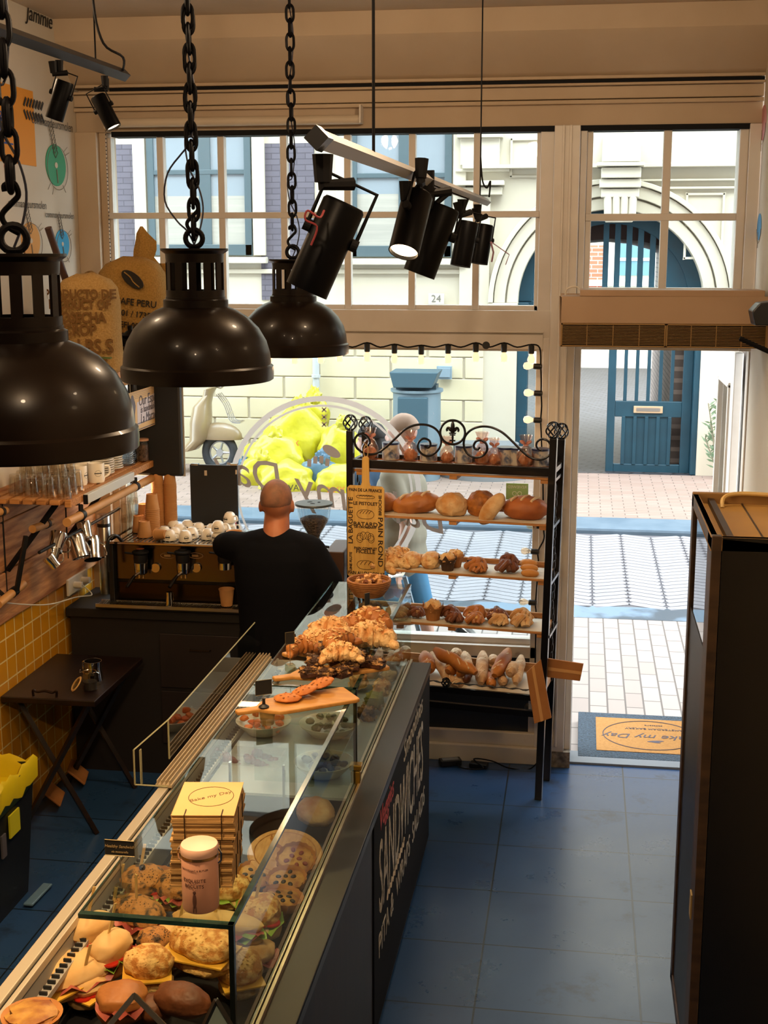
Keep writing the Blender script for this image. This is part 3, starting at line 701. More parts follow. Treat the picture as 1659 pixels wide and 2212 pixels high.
for px, nm in ((807, 'near'), (1037, 'far')):
    a = onT(px); g = B(); g.cyl(a, (a.x, a.y, ZC), .0032 if px > 900 else .0035, n=6)
    if px > 900: g.tube(smooth_pts([(a.x, a.y, a.z + .18), (a.x + .01, a.y, a.z + .08), (a.x + .03, a.y, a.z + .05), (a.x + .045, a.y, a.z + .08), (a.x + .04, a.y, a.z + .01)], 5), .004, 6)
    g.part('suspension_wire', MATTB, mt)
# black track on the left
LB_ = at(270, 163, Y=4.8); LX = LB_.x; LA = at(-60, 45, X=LX)
if LA.y > 4.6 or LA.y < 1: LA = at(-60, 45, Y=3.6)
lt = thing('lighting_track', 'black lighting track hanging by the papered left wall', 'lighting track', LB_)
B().tube([LA, LB_], .022, 4).part('rail', mat('track_black', '#0c0c0f', .5), lt)
dl_ = LB_ - LA
def onL(px):
    lo, hi = 0.0, 1.0
    for _ in range(40):
        m_ = (lo + hi) / 2; q = LA + dl_ * m_; v = q - Vector((0, 0, EYE)); x = 829.5 + FPX * v.dot(_r) / v.dot(_f)
        if x < px: lo = m_
        else: hi = m_
    return LA + dl_ * lo
for ax, tp, bt, lab in ((127, (140, 178), (117, 258), 'black spotlight with curved yoke, left one on the black track'), (225, (212, 210), (246, 276), 'black spotlight tilted to the right, at the end of the black track')):
    a = onL(ax); T_, B_ = at(*tp, Y=a.y), at(*bt, Y=a.y)
    spot_at(False, T_, B_, a + Vector((0, 0, -.03)), lab, 'black spotlights on the black track', (T_ - B_).length / .175)
a = onL(207); g = B(); g.cyl(a, (a.x, a.y, ZC), .003, n=6); g.tube(smooth_pts([(a.x, a.y, ZC - .1), (a.x, a.y, a.z + .2), (a.x + .03, a.y, a.z + .07), (a.x + .08, a.y + .05, a.z + .03), LB_ + Vector((-.01, 0, .01))], 5), .0045, 6)
g.part('suspension_wire', MATTB, lt)

# heater over the door
HY = 6.3
ht = thing('door_air_heater', 'beige air curtain heater with two dark grilles hung over the doorway', 'heater', (.37, HY, 2.35))
HB = mat('beige_heater_paint', '#a88c70', .5, col2='#9f8264', nscale=2)
z0, z1, zg = at(1300, 750, Y=HY).z, at(1300, 641, Y=HY).z, at(1300, 699, Y=HY).z
hx0, hx1 = at(1209, 690, Y=HY).x, .85
g = B(); g.box(hx0, hx1, HY, HY + .35, zg, z1); g.box(hx0, hx0 + .01, HY, HY + .35, z0, z1); g.box(hx1 - .01, hx1, HY, HY + .35, z0, z1); g.box(hx0, hx1, HY + .02, HY + .35, z0, zg); g.part('housing', HB, ht, bev=.004)
B().box(hx0 + .09, hx1 - .02, HY + .05, HY + .32, z1, z1 + .03).part('top_plate', HB, ht, bev=.003)
GR = mat('grille_dark', '#2c2216', .6); GO = mat('grille_ochre', '#8a6a3a', .5)
mid = at(1438, 720, Y=HY).x
for a, b_ in ((hx0 + .008, mid), (mid + .002, hx1 - .008)):
    f = B(); f.box(a, b_, HY - .002, HY + .006, z0 + .002, z0 + .008); f.box(a, b_, HY - .002, HY + .006, zg - .006, zg); f.box(a, a + .006, HY - .002, HY + .006, z0, zg); f.box(b_ - .006, b_, HY - .002, HY + .006, z0, zg)
    fo = f.part('grille', GO, ht)
    B().box(a, b_, HY + .012, HY + .018, z0, zg).part('backing', GR, fo)
    s = B(); k = z0 + .014
    while k < zg - .008:
        s.box(a + .005, b_ - .005, HY + .0, HY + .01, k, k + .0022); k += .0068
    for q in (.25, .5, .75): s.box(a + (b_ - a) * q - .002, a + (b_ - a) * q + .002, HY - .001, HY + .01, z0 + .008, zg - .008)
    s.part('louvre', GO, fo)
g = B(); g.tube(smooth_pts([(hx0 + .02, HY + .2, z1), (hx0 + .03, HY + .2, z1 + .03), (hx0 + .07, HY + .2, z1 + .04), (hx0 + .1, HY + .2, z1 + .015)], 5), .005, 6); g.part('cable', mat('white_cable', '#cfc6b8', .5), ht)
cp_ = at(1645, 672, Y=5.9)
ca_ = thing('wall_speaker', 'black angular speaker at the right end of the beige door heater', 'speaker', cp_)
g = B(); g.prism([(cp_.x - .045, cp_.z), (cp_.x - .015, cp_.z + .035), (cp_.x + .1, cp_.z + .05), (cp_.x + .1, cp_.z - .06), (cp_.x - .03, cp_.z - .06)], 'xz', 5.85, 6.0); g.part('body', mat('speaker_black', '#0f1114', .4), ca_, bev=.006)
g = B(); g.tube([(cp_.x - .08, 5.95, cp_.z - .12), (cp_.x + .1, 5.95, cp_.z - .20)], .012, 6); g.part('bracket', MATTB, ca_)

# string of bulbs round the window
sl = thing('string_lights', 'black string of warm clear bulbs hung around the shop window', 'string lights', at(960, 745, Y=6.95))
SY = 6.96
xs = [580, 636, 693, 733, 793, 852, 910, 968, 1028, 1089, 1148]
cpts = []; CLR = glass('bulb_glass', '#ffe9cf', 1.5, .03, .03); FIL = mat('filament', '#ffbf70', .3, emit=7)
SOCK = mat('socket_black', '#15120f', .45)
def bulb(p_, dirn, lit=True):
    dirn = Vector(dirn).normalized(); q = dirn.to_track_quat('Z', 'Y').to_matrix()
    s_ = B().lathe([(.008, -.012), (.0155, -.008), (.0155, .03), (.012, .034)], p_, 12, True, q).part('lamp_socket', SOCK, sl, smooth=35)
    b_ = B().lathe([(.008, .034), (.012, .042), (.0185, .056), (.02, .067), (.015, .082), (.002, .087)], p_, 14, True, q).part('bulb', BULBM if lit else CLR, s_, smooth=True)
BULBM = mat('string_bulb_lit', '#ffcf9a', .2, emit=1.6)
for i, px in enumerate(xs):
    p_ = at(px, 745 + 3 * math.sin(i * 1.3), Y=SY); bulb(p_ + Vector((0, 0, -.01)), (0, 0, -1)); cpts.append(p_ + Vector((0, 0, .005))); cpts.append(at(px + 28, 750, Y=SY))
cpts = cpts[:-1] + [at(1166, 752, Y=SY)]
for i, (px, py, dx_) in enumerate(((1166, 792, -1), (1167, 850, -1), (1166, 908, -1), (1170, 1025, -1), (1172, 1137, -1), (1160, 1192, -1), (1155, 1302, -1))):
    yy = 6.96; p_ = at(px, py, Y=yy); cpts.append(p_ + Vector((.005, 0, 0))); bulb(p_, (dx_, -.05, .05), i < 4)
    cpts.append(at(px + 3, py + 27, Y=yy))
cpts.append(at(1156, 1440, Y=6.95))
sl_c = B().tube(smooth_pts(cpts, 4), .0045, 6).part('cable', MATTB, sl, smooth=True)
solo(B().cyl(at(1050, 746, Y=6.93), at(1050, 746, Y=6.94), .02, n=24), 'round_sticker', mat('sticker_black', '#17140f', .5), 'small round black tag hooked on the string of bulbs', 'tag')
p_ = at(283, 1045, Y=6.9); bz = thing('string_lights', 'single lit warm bulb in a black socket beside the paper cups', 'string lights', p_)
B().cyl(p_, p_ + Vector((.03, 0, 0)), .016).part('lamp_socket', SOCK, bz); B().ell(p_ + Vector((.055, 0, 0)), (.026, .022, .022)).part('bulb', BULB, bz, smooth=True)
lamp('POINT', p_ + Vector((.06, -.04, 0)), 2.2, (1, .6, .3), .03)
lamp('AREA', (-1.4, 6.9, 2.24), 5, (1, .62, .34), 1.9, (math.radians(-25), 0, 0), sy=.04)

# window decal, read from the street
DEC = mat('decal_vinyl', '#b5aaa2', .6)
_n = DEC.node_tree; _t = _n.nodes.new('ShaderNodeBsdfTranslucent'); _t.inputs[0].default_value = (.42, .37, .34, 1); _x = _n.nodes.new('ShaderNodeMixShader'); _x.inputs[0].default_value = .6
_n.links.new(_n.nodes['Principled BSDF'].outputs[0], _x.inputs[1]); _n.links.new(_t.outputs[0], _x.inputs[2]); _n.links.new(_x.outputs[0], _n.nodes['Material Output'].inputs[0])
dc = at(700, 1067, Y=7.08)
dt = thing('window_decal', 'pale grey vinyl shop logo ring and lettering on the window pane', 'decal', (dc.x, 7.083, dc.z))
def annulus(c, r0, r1, y, n=72, a0=0, a1=2 * PI):
    g = B()
    for k in range(n):
        p0, p1 = a0 + (a1 - a0) * k / n, a0 + (a1 - a0) * (k + 1) / n
        g.add([(c[0] + r * math.cos(a), y, c[1] + r * math.sin(a)) for r, a in ((r0, p0), (r1, p0), (r1, p1), (r0, p1))], [(0, 1, 2, 3)])
    return g
annulus((dc.x, dc.z), .515, .545, 7.0835).part('ring', DEC, dt); annulus((dc.x, dc.z), .485, .498, 7.0835).part('ring', DEC, dt)
text('Bake my Day', 'lettering', DEC, dt, (dc.x + .05, 7.0835, dc.z + .0), .25, M=Matrix(((-1, 0, 0), (0, 0, 1), (0, 1, 0))) @ Matrix.Rotation(math.radians(12), 3, 'Z'), shear=.35, depth=.0003)
g = B()
for px, py, r in ((700, 885, 0), (700, 901, 0), (700, 917, 0)):
    c = at(px, py, Y=7.083)
    for s_ in (1, -1): g.ob((c.x, 7.0835, c.z), (.035, .0006, .008), (0, s_ * PI / 4, 0))
g.part('crosses', DEC, dt)
g = B(); c = at(716, 975, Y=7.083); g.prism([(c.x + .05 * math.cos(a) , c.z + .03 * math.sin(a) + .035 * math.cos(a) * -.6) for a in [2 * PI * k / 20 for k in range(20)]], 'xz', 7.0832, 7.0838)
for k in range(4):
    q = at(668 + k * 13, 1000 - 8 * math.sin(k), Y=7.083); g.prism([(q.x - .012, q.z - .02), (q.x + .01, q.z - .022), (q.x + .013, q.z + .018), (q.x - .01, q.z + .022)], 'xz', 7.0832, 7.0838)
g.part('wheat_mark', DEC, dt)
c = at(1117, 1062, Y=7.08); st = solo(B().box(c.x - .06, c.x + .06, 7.078, 7.082, c.z - .045, c.z + .045), 'window_sticker', mat('pale_green_sticker', '#8fae6e', .6), 'pale green review sticker on the pane above the breads', 'sticker')
text('REVIEWED', 'lettering', mat('sticker_white', '#d8d8cc', .6), st, (c.x, 7.0775, c.z + .025), .022, M=Matrix(((-1, 0, 0), (0, 0, 1), (0, 1, 0))), depth=.0003)
g = B()
for s_ in (-1, 1): g.tube(ring_pts((c.x + s_ * .014, 7.0775, c.z - .01), .011, 16, 'xz'), .0015, 4, True)
g.part('owl_eyes', mat('sticker_white', '#d8d8cc'), st)

# ================================================================== LEFT WALL: posters
def onw(px, py): return at(px, py, X=XL + .006)
def wall_disc(px, py, rz_, col, label, word=True):
    c = onw(px, py); ry = rz_ * 1.25
    t = thing('wall_print', label, 'wall print', c)
    B().prism([(c.y + ry * math.cos(a), c.z + rz_ * math.sin(a)) for a in [2 * PI * k / 40 for k in range(40)]], 'yz', XL + .001, XL + .004).part('disc', mat('print_' + col[1:], col, .7), t)
    B().prism([(c.y + .14 * ry * math.cos(a), c.z + .14 * rz_ * math.sin(a)) for a in [2 * PI * k / 20 for k in range(20)]], 'yz', XL + .001, XL + .006).part('hub', WALLP, t)
    PI_ = mat('print_grey_line', '#7d766c', .8)
    g = B(); g.tube([(XL + .005, c.y + .1 + ry * 1.04 * math.cos(a) - .08, c.z - .012 + rz_ * 1.06 * math.sin(a)) for a in [2 * PI * k / 40 for k in range(40)]], .0016, 4, True)
    g.tube([(XL + .006, c.y, c.z - .2 * rz_), (XL + .006, c.y + .01, c.z - .85 * rz_)], .003, 4)
    for a_ in (.5, .7, -1.0, -1.9, -2.2): g.tube([(XL + .005, c.y + ry * 1.1 * math.cos(a_), c.z + rz_ * 1.1 * math.sin(a_)), (XL + .005, c.y + ry * 1.6 * math.cos(a_), c.z + rz_ * 1.5 * math.sin(a_))], .0015, 4)
    g.part('line_drawing', PI_, t)
    g = B()
    for k in range(7):
        zz = c.z + rz_ * (.35 + .2 * k); yy = c.y - ry * (.05 + .06 * k)
        for s_ in (-1, 1): g.tube([(XL + .007, yy, zz), (XL + .007, yy + s_ * .035 * rz_ / .12, zz + .03 * rz_ / .12), (XL + .007, yy + s_ * .01, zz + .055 * rz_ / .12)], .0016, 4)
    g.part('wheat_ear', mat('print_dark_line', '#5c5852', .8), t)
    if word: text('commandeursmolen', 'lettering', mat('print_dark_line', '#3c3a38'), t, (XL + .006, c.y - .02, c.z + rz_ * 1.95), .075 * rz_ / .12, M=Matrix(((0, 0, 1), (1, 0, 0), (0, 1, 0))), depth=.0004)
    return t
wall_disc(122, 357, .105, '#2f8f66', 'green millstone disc with wheat ear printed on the left wall')
wall_disc(136, 527, .075, '#2493c4', 'blue millstone disc with wheat ear printed on the left wall')
wall_disc(68, 520, .09, '#cc9347', 'ochre millstone disc printed on the left wall behind the near lamp chain')
wall_disc(18, 360, .028, '#c8463c', 'tiny red disc printed at the left edge of the wall', False)
a, b_ = onw(-30, 92), onw(74, 235)
pt = thing('wall_print', 'large orange rectangle printed high on the left wall', 'wall print', (XL, a.y, b_.z))
B().box(XL + .0005, XL + .003, a.y, b_.y, 3.22, 3.58).part('orange_field', mat('print_orange', '#d58a17', .7), pt)
c = onw(80, 137); g = B()
for k in range(7):
    for s_ in (-1, 1): g.ob((XL + .006, b_.y + .10 - k * .035, 3.49 + s_ * .03), (.002, .05, .014), (s_ * .9, 0, 0))
g.part('wheat_ear', INK, pt)
pt2 = thing('wall_print', 'blue block letters printed on the left wall at the view edge', 'wall print', onw(10, 290))
c = onw(22, 288); MY = Matrix(((0, 0, 1), (1, 0, 0), (0, 1, 0))); NAVY = mat('print_navy', '#23418a', .7)
text('OPPER', 'lettering', NAVY, pt2, (XL + .004, c.y - .30, c.z), .17, M=MY, sx=1.1); c = onw(18, 256); text('MOLENBERG', 'lettering', NAVY, pt2, (XL + .004, c.y - .22, c.z), .075, M=MY)
c = onw(20, 310); B().box(XL, XL + .004, c.y - .6, c.y + .05, c.z - .004, c.z + .004).part('underline', NAVY, pt2)
c = onw(85, 28); tq = thing('wall_print', 'black script letters printed at the top of the left wall', 'wall print', c)
text('Jammie', 'lettering', INK, tq, (XL + .005, c.y, c.z - .02), .11, M=MY, shear=.3)
for z_, y_, w__, s_ in ((3.07, 5.95, 'bergmolen drinks', .04), (2.93, 5.95, 'mahlen is eten', .035), (2.90, 6.0, 'tangyer', .04)):
    pass
# right wall prints
def onr(px, py): return at(px, py, X=XR - .004)
for px, py, rz_, col, lab in ((1648, 265, .085, '#c98a8a', 'pink disc printed high on the right wall by the window'), (1639, 490, .065, '#3f87b5', 'blue disc printed on the right wall above the door heater')):
    c = onr(px, py); t = thing('wall_print', lab, 'wall print', c)
    B().prism([(c.y + rz_ * 1.2 * math.cos(a), c.z + rz_ * math.sin(a)) for a in [2 * PI * k / 32 for k in range(32)]], 'yz', XR - .003, XR - .0005).part('disc', mat('print_' + col[1:], col, .7), t)
    g = B(); g.tube([(XR - .004, c.y + .02, c.z + rz_ * q) for q in (-1.6, -.4)], .0015, 4); g.tube([(XR - .004, c.y + rz_ * 1.25 * math.cos(a), c.z - .01 + rz_ * 1.08 * math.sin(a)) for a in [PI + PI * k / 20 for k in range(21)]], .0012, 4); g.part('line_drawing', mat('print_grey_line', '#7d766c'), t)
# roller blind
rbx0, rbx1 = at(232, 268, Y=6.97).x, at(780, 255, Y=6.97).x
rbz = at(500, 262, Y=6.97).z
rbl = thing('roller_blind', 'white rolled-up blind tube over the left part of the window', 'blind', ((rbx0 + rbx1) / 2, 6.97, rbz))
B().cyl((rbx0, 6.97, rbz), (rbx1, 6.97, rbz), .024, n=20).part('tube', mat('blind_white', '#c4b59f', .5), rbl, smooth=35)
g = B(); g.box(rbx1 - .004, rbx1 + .004, 6.93, 7.02, rbz - .02, rbz + .07); g.box(rbx0 - .006, rbx0, 6.93, 7.02, rbz - .03, rbz + .05); g.part('bracket', WHITEP, rbl)
g = B()
for k in range(46): g.ell((rbx0 - .012, 6.97, rbz - .02 - k * .02), (.0035, .0035, .0035), seg=6, ring=4)
bc = g.part('bead_chain', mat('chain_black', '#22222a', .4), rbl); bc['kind'] = 'stuff'

# ================================================================== LEFT SIDE: shelves, bags, cups
WX = XL
ROUGHW = mat('rough_planks', '#c48b58', .7, col2='#8a5630', nscale=4, stretch=(3, 1, 9), bump=.3, detail=8)
struct(B().box(WX, WX + .03, 5.0, 7.0, 1.06, 1.30).box(WX, WX + .028, 5.0, 7.0, 1.305, 1.54).box(WX, WX + .03, 5.0, 7.0, 1.545, 1.70), 'wall_left_planks', ROUGHW, 'rough wooden planks along the left wall', bev=.006)
DOW = mat('beech_dowel', '#b98a55', .5, col2='#a5763f', nscale=4)
FLATB = mat('flat_bar_black', '#15161a', .5, .4)
def slat_shelf(name, label, x0, x1, y0, y1, z, nsl):
    t = thing(name, label, 'shelf', ((x0 + x1) / 2, (y0 + y1) / 2, z - .05))
    n = nsl; wd = (x1 - x0 - .03) / n
    for k in range(n):
        B().box(x0 + k * wd, x0 + k * wd + wd * .72, y0, y1, z - .022, z).part('slat', PINE, t, bev=.002)
    B().box(x1 - .03, x1, y0 + .02, y1, z - .035, z - .0).part('front_rail', PINE, t, bev=.003)
    for y in (y0 + .12, y1 - .1): B().box(x0, x1 - .03, y, y + .04, z - .045, z - .022).part('cross_batten', PINE, t)
    return t
SZ = 1.69
sh = slat_shelf('slatted_shelf', 'pine slatted wall shelf carrying glasses, mugs and plates', -2.70, -2.285, 5.62, 6.86, SZ, 6)
g = B(); g.cyl((-2.30, 5.62, SZ - .10), (-2.30, 6.98, SZ - .10), .021, n=18); g.part('dowel', DOW, sh, smooth=35)
for y in (5.78, 6.55):
    g = B(); g.box(-2.72, -2.31, y, y + .035, SZ - .052, SZ - .046); g.tube([(-2.70, y + .017, SZ - .05), (-2.70, y + .017, SZ - .5)], .014, 4); g.tube([(-2.68, y + .017, SZ - .38), (-2.42, y + .017, SZ - .05)], .014, 4); g.tube([(-2.30, y + .017, SZ - .05), (-2.30, y + .017, SZ - .1)], .012, 4)
    g.part('bracket', FLATB, sh); B().cyl((-2.30, y, SZ - .10), (-2.30, y + .035, SZ - .10), .0235, n=18).part('strap', FLATB, sh)
led = thing('aluminium_light_profile', 'white aluminium light strip clipped under the pine shelf front', 'light strip', (-2.27, 6.1, SZ - .07))
a, b_ = at(187, 1078, X=-2.27), at(287, 1022, X=-2.27)
B().box(-2.285, -2.262, a.y, b_.y, a.z - .022, a.z + .022).part('housing', mat('white_aluminium', '#c9cac6', .35, .2), led, bev=.002); B().box(-2.284, -2.263, a.y - .006, a.y, a.z - .024, a.z + .02).part('end_cap', MATTB, led)
# hanging frame of dowels with pitchers
def hang_rack(y, label, xo=0):
    t = thing('dowel_rack', label, 'wall rack', (-2.66, y, 1.18))
    g = B(); g.tube([(-2.69 + xo, y, 1.60), (-2.69 + xo, y + .01, 1.38), (-2.60 + xo, y + .10, 1.24)], .013, 4); g.tube([(-2.50 + xo, y + .14, 1.52), (-2.56 + xo, y + .14, 1.26)], .013, 4); g.part('flat_bar', FLATB, t)
    B().cyl((-2.58 + xo, y - .02, 1.235), (-2.58 + xo, y + .26, 1.26), .02, n=16).part('dowel', DOW, t, smooth=35); B().cyl((-2.58 + xo, y + .13, 1.248), (-2.58 + xo, y + .17, 1.252), .023, n=16).part('strap', FLATB, t)
    return t
hang_rack(5.48, 'bent black flat-bar rack holding a short beech dowel low on the planks')
def rod(px0, px1, X, label, r=.019):
    a, b_ = at(*px0, X=X), at(*px1, X=X); t = thing('dowel_rod', label, 'rod', a)
    B().cyl(a, b_, r, n=18).part('dowel', DOW, t, smooth=35); m_ = a.lerp(b_, .7); n_ = a.lerp(b_, .82); B().cyl(m_, n_, r * 1.18, n=18).part('strap', FLATB, t, smooth=35)
rod((70, 1143), (110, 1128), -2.5, 'short beech dowel in the wall above the bent bracket')
rod((-30, 1112), (12, 1103), -2.6, 'beech dowel end at the left edge under the shelf')
rod((255, 829), (305, 812), -2.28, 'beech rod in black straps above the espresso sign', .02)
# pitchers
def make_pitcher(r=.042, h=.10):
    t = thing('milk_pitcher', 'x', 'pitcher')
    g = B(); g.lathe([(r, 0), (r * 1.04, h * .2), (r * .86, h * .72), (r * .9, h), (r * .86, h), (r * .82, h * .72), (r * .9, .006), (.001, .006)], n=26, cap=False); g.lathe([(r, 0), (.001, 0)], n=26, cap=False); g.part('jug', CHROME, t, smooth=50)
    B().tube(smooth_pts([(r * .88, 0, h * .9), (r * 1.6, 0, h * .8), (r * 1.5, 0, h * .35), (r, 0, h * .2)], 5), .004, 6).part('handle', CHROME, t, smooth=True)
    return t
pp = make_pitcher(); first = True
for px, py, sc_, rot, lab in ((195, 1175, 1.15, (PI - .5, .15, .8), 'large polished steel pitcher hanging rightmost under the shelf'), (160, 1172, 1.1, (PI - .45, .1, 1.2), 'polished steel pitcher hanging second from the right'), (128, 1165, .95, (PI - .5, .3, .4), 'steel pitcher hanging behind, in the middle of the row'), (118, 1195, .75, (PI - .3, .2, .2), 'small steel pitcher hanging low in the middle'), (103, 1215, .65, (PI - .6, .1, 2.2), 'smallest steel pitcher hanging lowest of all'), (180, 1140, .8, (PI - .3, .2, 1.5), 'steel pitcher half hidden behind, just under the shelf')):
    p_ = at(px, py, X=-2.44); p_.z += .03
    o = pp if first else dup(pp, p_); put(o, p_, rot=rot); o.scale = (sc_,) * 3; o['label'] = lab; o['group'] = 'steel milk pitchers hanging under the shelf'; first = False
g = B(); 
solo(B().cyl((-2.44, 5.62, 1.445), (-2.44, 6.7, 1.445), .008), 'hook_rail', FLATB, 'thin black rail from which the steel pitchers hang', 'rail')
# glasses on the shelf (upside down), mugs, plates
def make_tumbler(r0=.034, r1=.027, h=.10):
    g = B(); g.lathe([(r0, 0), (r1, h * .93), (r1 * .9, h), (.001, h), ], n=20, cap=False); g.lathe([(r0 - .003, 0.001), (r1 - .004, h * .86), (.001, h * .86)], n=20, cap=False)
    for k in range(10):
        a = 2 * PI * k / 10; g.tube([((r0 + .0005) * math.cos(a), (r0 + .0005) * math.sin(a), h * .1), ((r1 + .0005) * math.cos(a), (r1 + .0005) * math.sin(a), h * .8)], .0012, 4)
    return g
tm = make_tumbler().part('drinking_glass', TUMBLER, None, smooth=50); tm.location = (0, 0, 0); tm['category'] = 'glass'
first = True
gl_ = []
for k in range(12): gl_.append((-2.33 - .085 * (k % 4) - .01 * (k // 4), 5.68 + .10 * (k // 4) + .015 * (k % 4), 0))
for k in range(5): gl_.append((-2.35 - .08 * (k % 3), 5.69 + .10 * (k // 3), 1))
names = ['at the near right corner of the shelf', 'second along the near edge of the shelf', 'third along the near edge of the shelf', 'at the near left of the shelf']
for i, (x, y, lv) in enumerate(gl_):
    o = tm if first else dup(tm, (0, 0, 0)); first = False
    put(o, (x, y, SZ + lv * .102), i * .4); o.scale = (1, 1, 1)
    o['label'] = ('upturned clear tumbler ' + names[i]) if i < 4 else 'upturned clear tumbler in the crowd of glasses behind the front row' if not lv else 'clear tumbler stacked on the other glasses on the pine shelf'
    o['group'] = 'front tumblers on the pine shelf' if i < 4 else ('tumblers behind the front row on the shelf' if not lv else 'tumblers stacked in a second layer')
def make_mug(name='mug', r=.041, h=.095, logo=True, up=True):
    t = thing(name, 'x', 'mug' if h > .08 else 'cup')
    g = B()
    if up: g.lathe([(.001, .0), (r * .93, 0), (r, .01), (r, h), (r - .003, h), (r - .004, .008), (.001, .008)], n=28, cap=False)
    g.part('body', CHINA, t, smooth=40)
    B().tube(smooth_pts([(r * .97, 0, h * .82), (r * 1.55, 0, h * .78), (r * 1.6, 0, h * .4), (r * .97, 0, h * .22)], 6), .0055, 8).part('handle', CHINA, t, smooth=True)
    if logo:
        a = B(); a.tube([(-(r + .0006) * math.sin(.38 * math.cos(q)) , -(r + .0006) * math.cos(.38 * math.cos(q)), h * .5 + .015 * math.sin(q)) for q in [2 * PI * k / 20 for k in range(20)]], .0006, 4, True); a.tube([(-(r + .0006) * math.sin(q), -(r + .0006) * math.cos(q), h * .5) for q in (-.45, -.2, 0, .2, .45)], .0022, 4); a.part('logo', INK, t)
    return t
mg = make_mug(); first = True
for x, y, rz, lab in ((-2.345, 6.13, 1.1, 'white mug with round logo, front one beside the plate stack'), (-2.43, 6.16, .9, 'white mug standing behind the front logo mug'), (-2.40, 6.04, 2.0, 'white mug between the logo mug and the tumblers'), (-2.52, 6.08, .4, 'white mug at the back near the wall, left'), (-2.50, 6.19, .2, 'white mug at the back beside the plates')):
    o = mg if first else dup(mg, (0, 0, 0)); put(o, (x, y, SZ), rz - .5); o['label'] = lab; o['group'] = 'white mugs on the pine shelf'; first = False
def make_plate(r):
    g = B(); g.lathe([(.001, 0), (r * .55, 0), (r * .62, .004), (r, .013), (r, .016), (r * .6, .0075), (.001, .005)], n=36, cap=False)
    return g
pl_ = make_plate(.078).part('plate', CHINA, None, smooth=50); pl_.location = (0, 0, 0); pl_['category'] = 'plate'
for k in range(13):
    o = pl_ if k == 0 else dup(pl_, (0, 0, 0)); put(o, (-2.405 + .001 * math.sin(k * 2), 6.33, SZ + .001 + k * .0115)); 
    o['label'] = 'topmost white plate of the tall plate stack' if k == 12 else 'white plate inside the tall stack beside the mugs'; o['group'] = 'top of the plate stack' if k == 12 else 'white plates in the tall stack'
sau = make_plate(.062).part('saucer', CHINA, None, smooth=50); sau.location = (0, 0, 0); sau['category'] = 'saucer'
for k in range(11):
    o = sau if k == 0 else dup(sau, (0, 0, 0)); put(o, (-2.40 + .003 * math.sin(k * 3), 6.49 + .004 * math.cos(k * 2), SZ + .001 + k * .012)); o['label'] = 'white saucer in the low stack behind the tall plate stack'; o['group'] = 'white saucers in the stack'
gs = make_plate(.068).part('glass_saucer', glass('saucer_glass', '#dfe6ea', 1.7, .08, .15), None, smooth=50); gs.location = (0, 0, 0); gs['category'] = 'saucer'
for k in range(14):
    o = gs if k == 0 else dup(gs, (0, 0, 0)); put(o, (-2.385 + .003 * math.sin(k * 5), 6.66, SZ + .001 + k * .0105)); o['label'] = 'clear glass saucer in the glittering stack near the shelf end'; o['group'] = 'glass saucers in the stack'
tt = thing('storage_jar', 'clear glass jar of dark coffee at the far shelf end', 'jar', (-2.335, 6.80, SZ))
B().lathe([(.034, 0), (.038, .01), (.038, .10), (.034, .115)], (-2.335, 6.80, SZ + .001), 24).part('glass_body', TUMBLER, tt, smooth=40); B().lathe([(.033, .004), (.033, .09)], (-2.335, 6.80, SZ), 18).part('contents', mat('dark_coffee', '#2b1c14', .7, col2='#6b5344', nscale=60), tt); B().lathe([(.036, .112), (.036, .122), (.02, .124)], (-2.335, 6.80, SZ), 20).part('lid', mat('peach_lid', '#b98d6e', .5), tt, smooth=35)

# upper shelf with sacks
UZ = 2.235
us = slat_shelf('upper_wall_shelf', 'upper pine wall shelf carrying the coffee sacks', -2.70, -2.22, 5.5, 6.80, UZ, 5)
g = B()
for y in (5.7, 6.5): g.tube([(-2.70, y, UZ - .05), (-2.26, y, UZ - .05), (-2.26, y, UZ - .13)], .012, 4)
g.part('bracket', FLATB, us)
JUTE = mat('jute_sack', '#a9803f', .95, col2='#96702f', nscale=120, bump=.5); JUTE2 = mat('pale_jute_sack', '#b59158', .95, col2='#a37f45', nscale=120, bump=.5)
PR = mat('sack_print_black', '#231d16', .9); PR2 = mat('sack_print_brown', '#6f4d20', .9)
def sack(c, rx, ry, h, m, seed, tuft):
    g = B(); R = []; n = 36
    prof = [(0, .80), (.04, .95), (.15, 1.0), (.4, 1.0), (.7, .98), (.87, .90), (.95, .72), (1.0, .35)]
    for z, s_ in prof:
        row = []
        for j in range(n):
            a = 2 * PI * j / n; k = s_ * (1 + .05 * mnoise.noise(Vector((math.cos(a) * 2, math.sin(a) * 2, z * 4 + seed))))
            dx = math.copysign(abs(math.cos(a)) ** .75, math.cos(a)); dy = math.copysign(abs(math.sin(a)) ** .75, math.sin(a))
            row.append(Vector(c) + Vector((dx * rx * k, dy * ry * k, z * h + .02 * mnoise.noise(Vector((a, seed, 3))) * z)))
        R.append(row)
    g.rings(R); return g
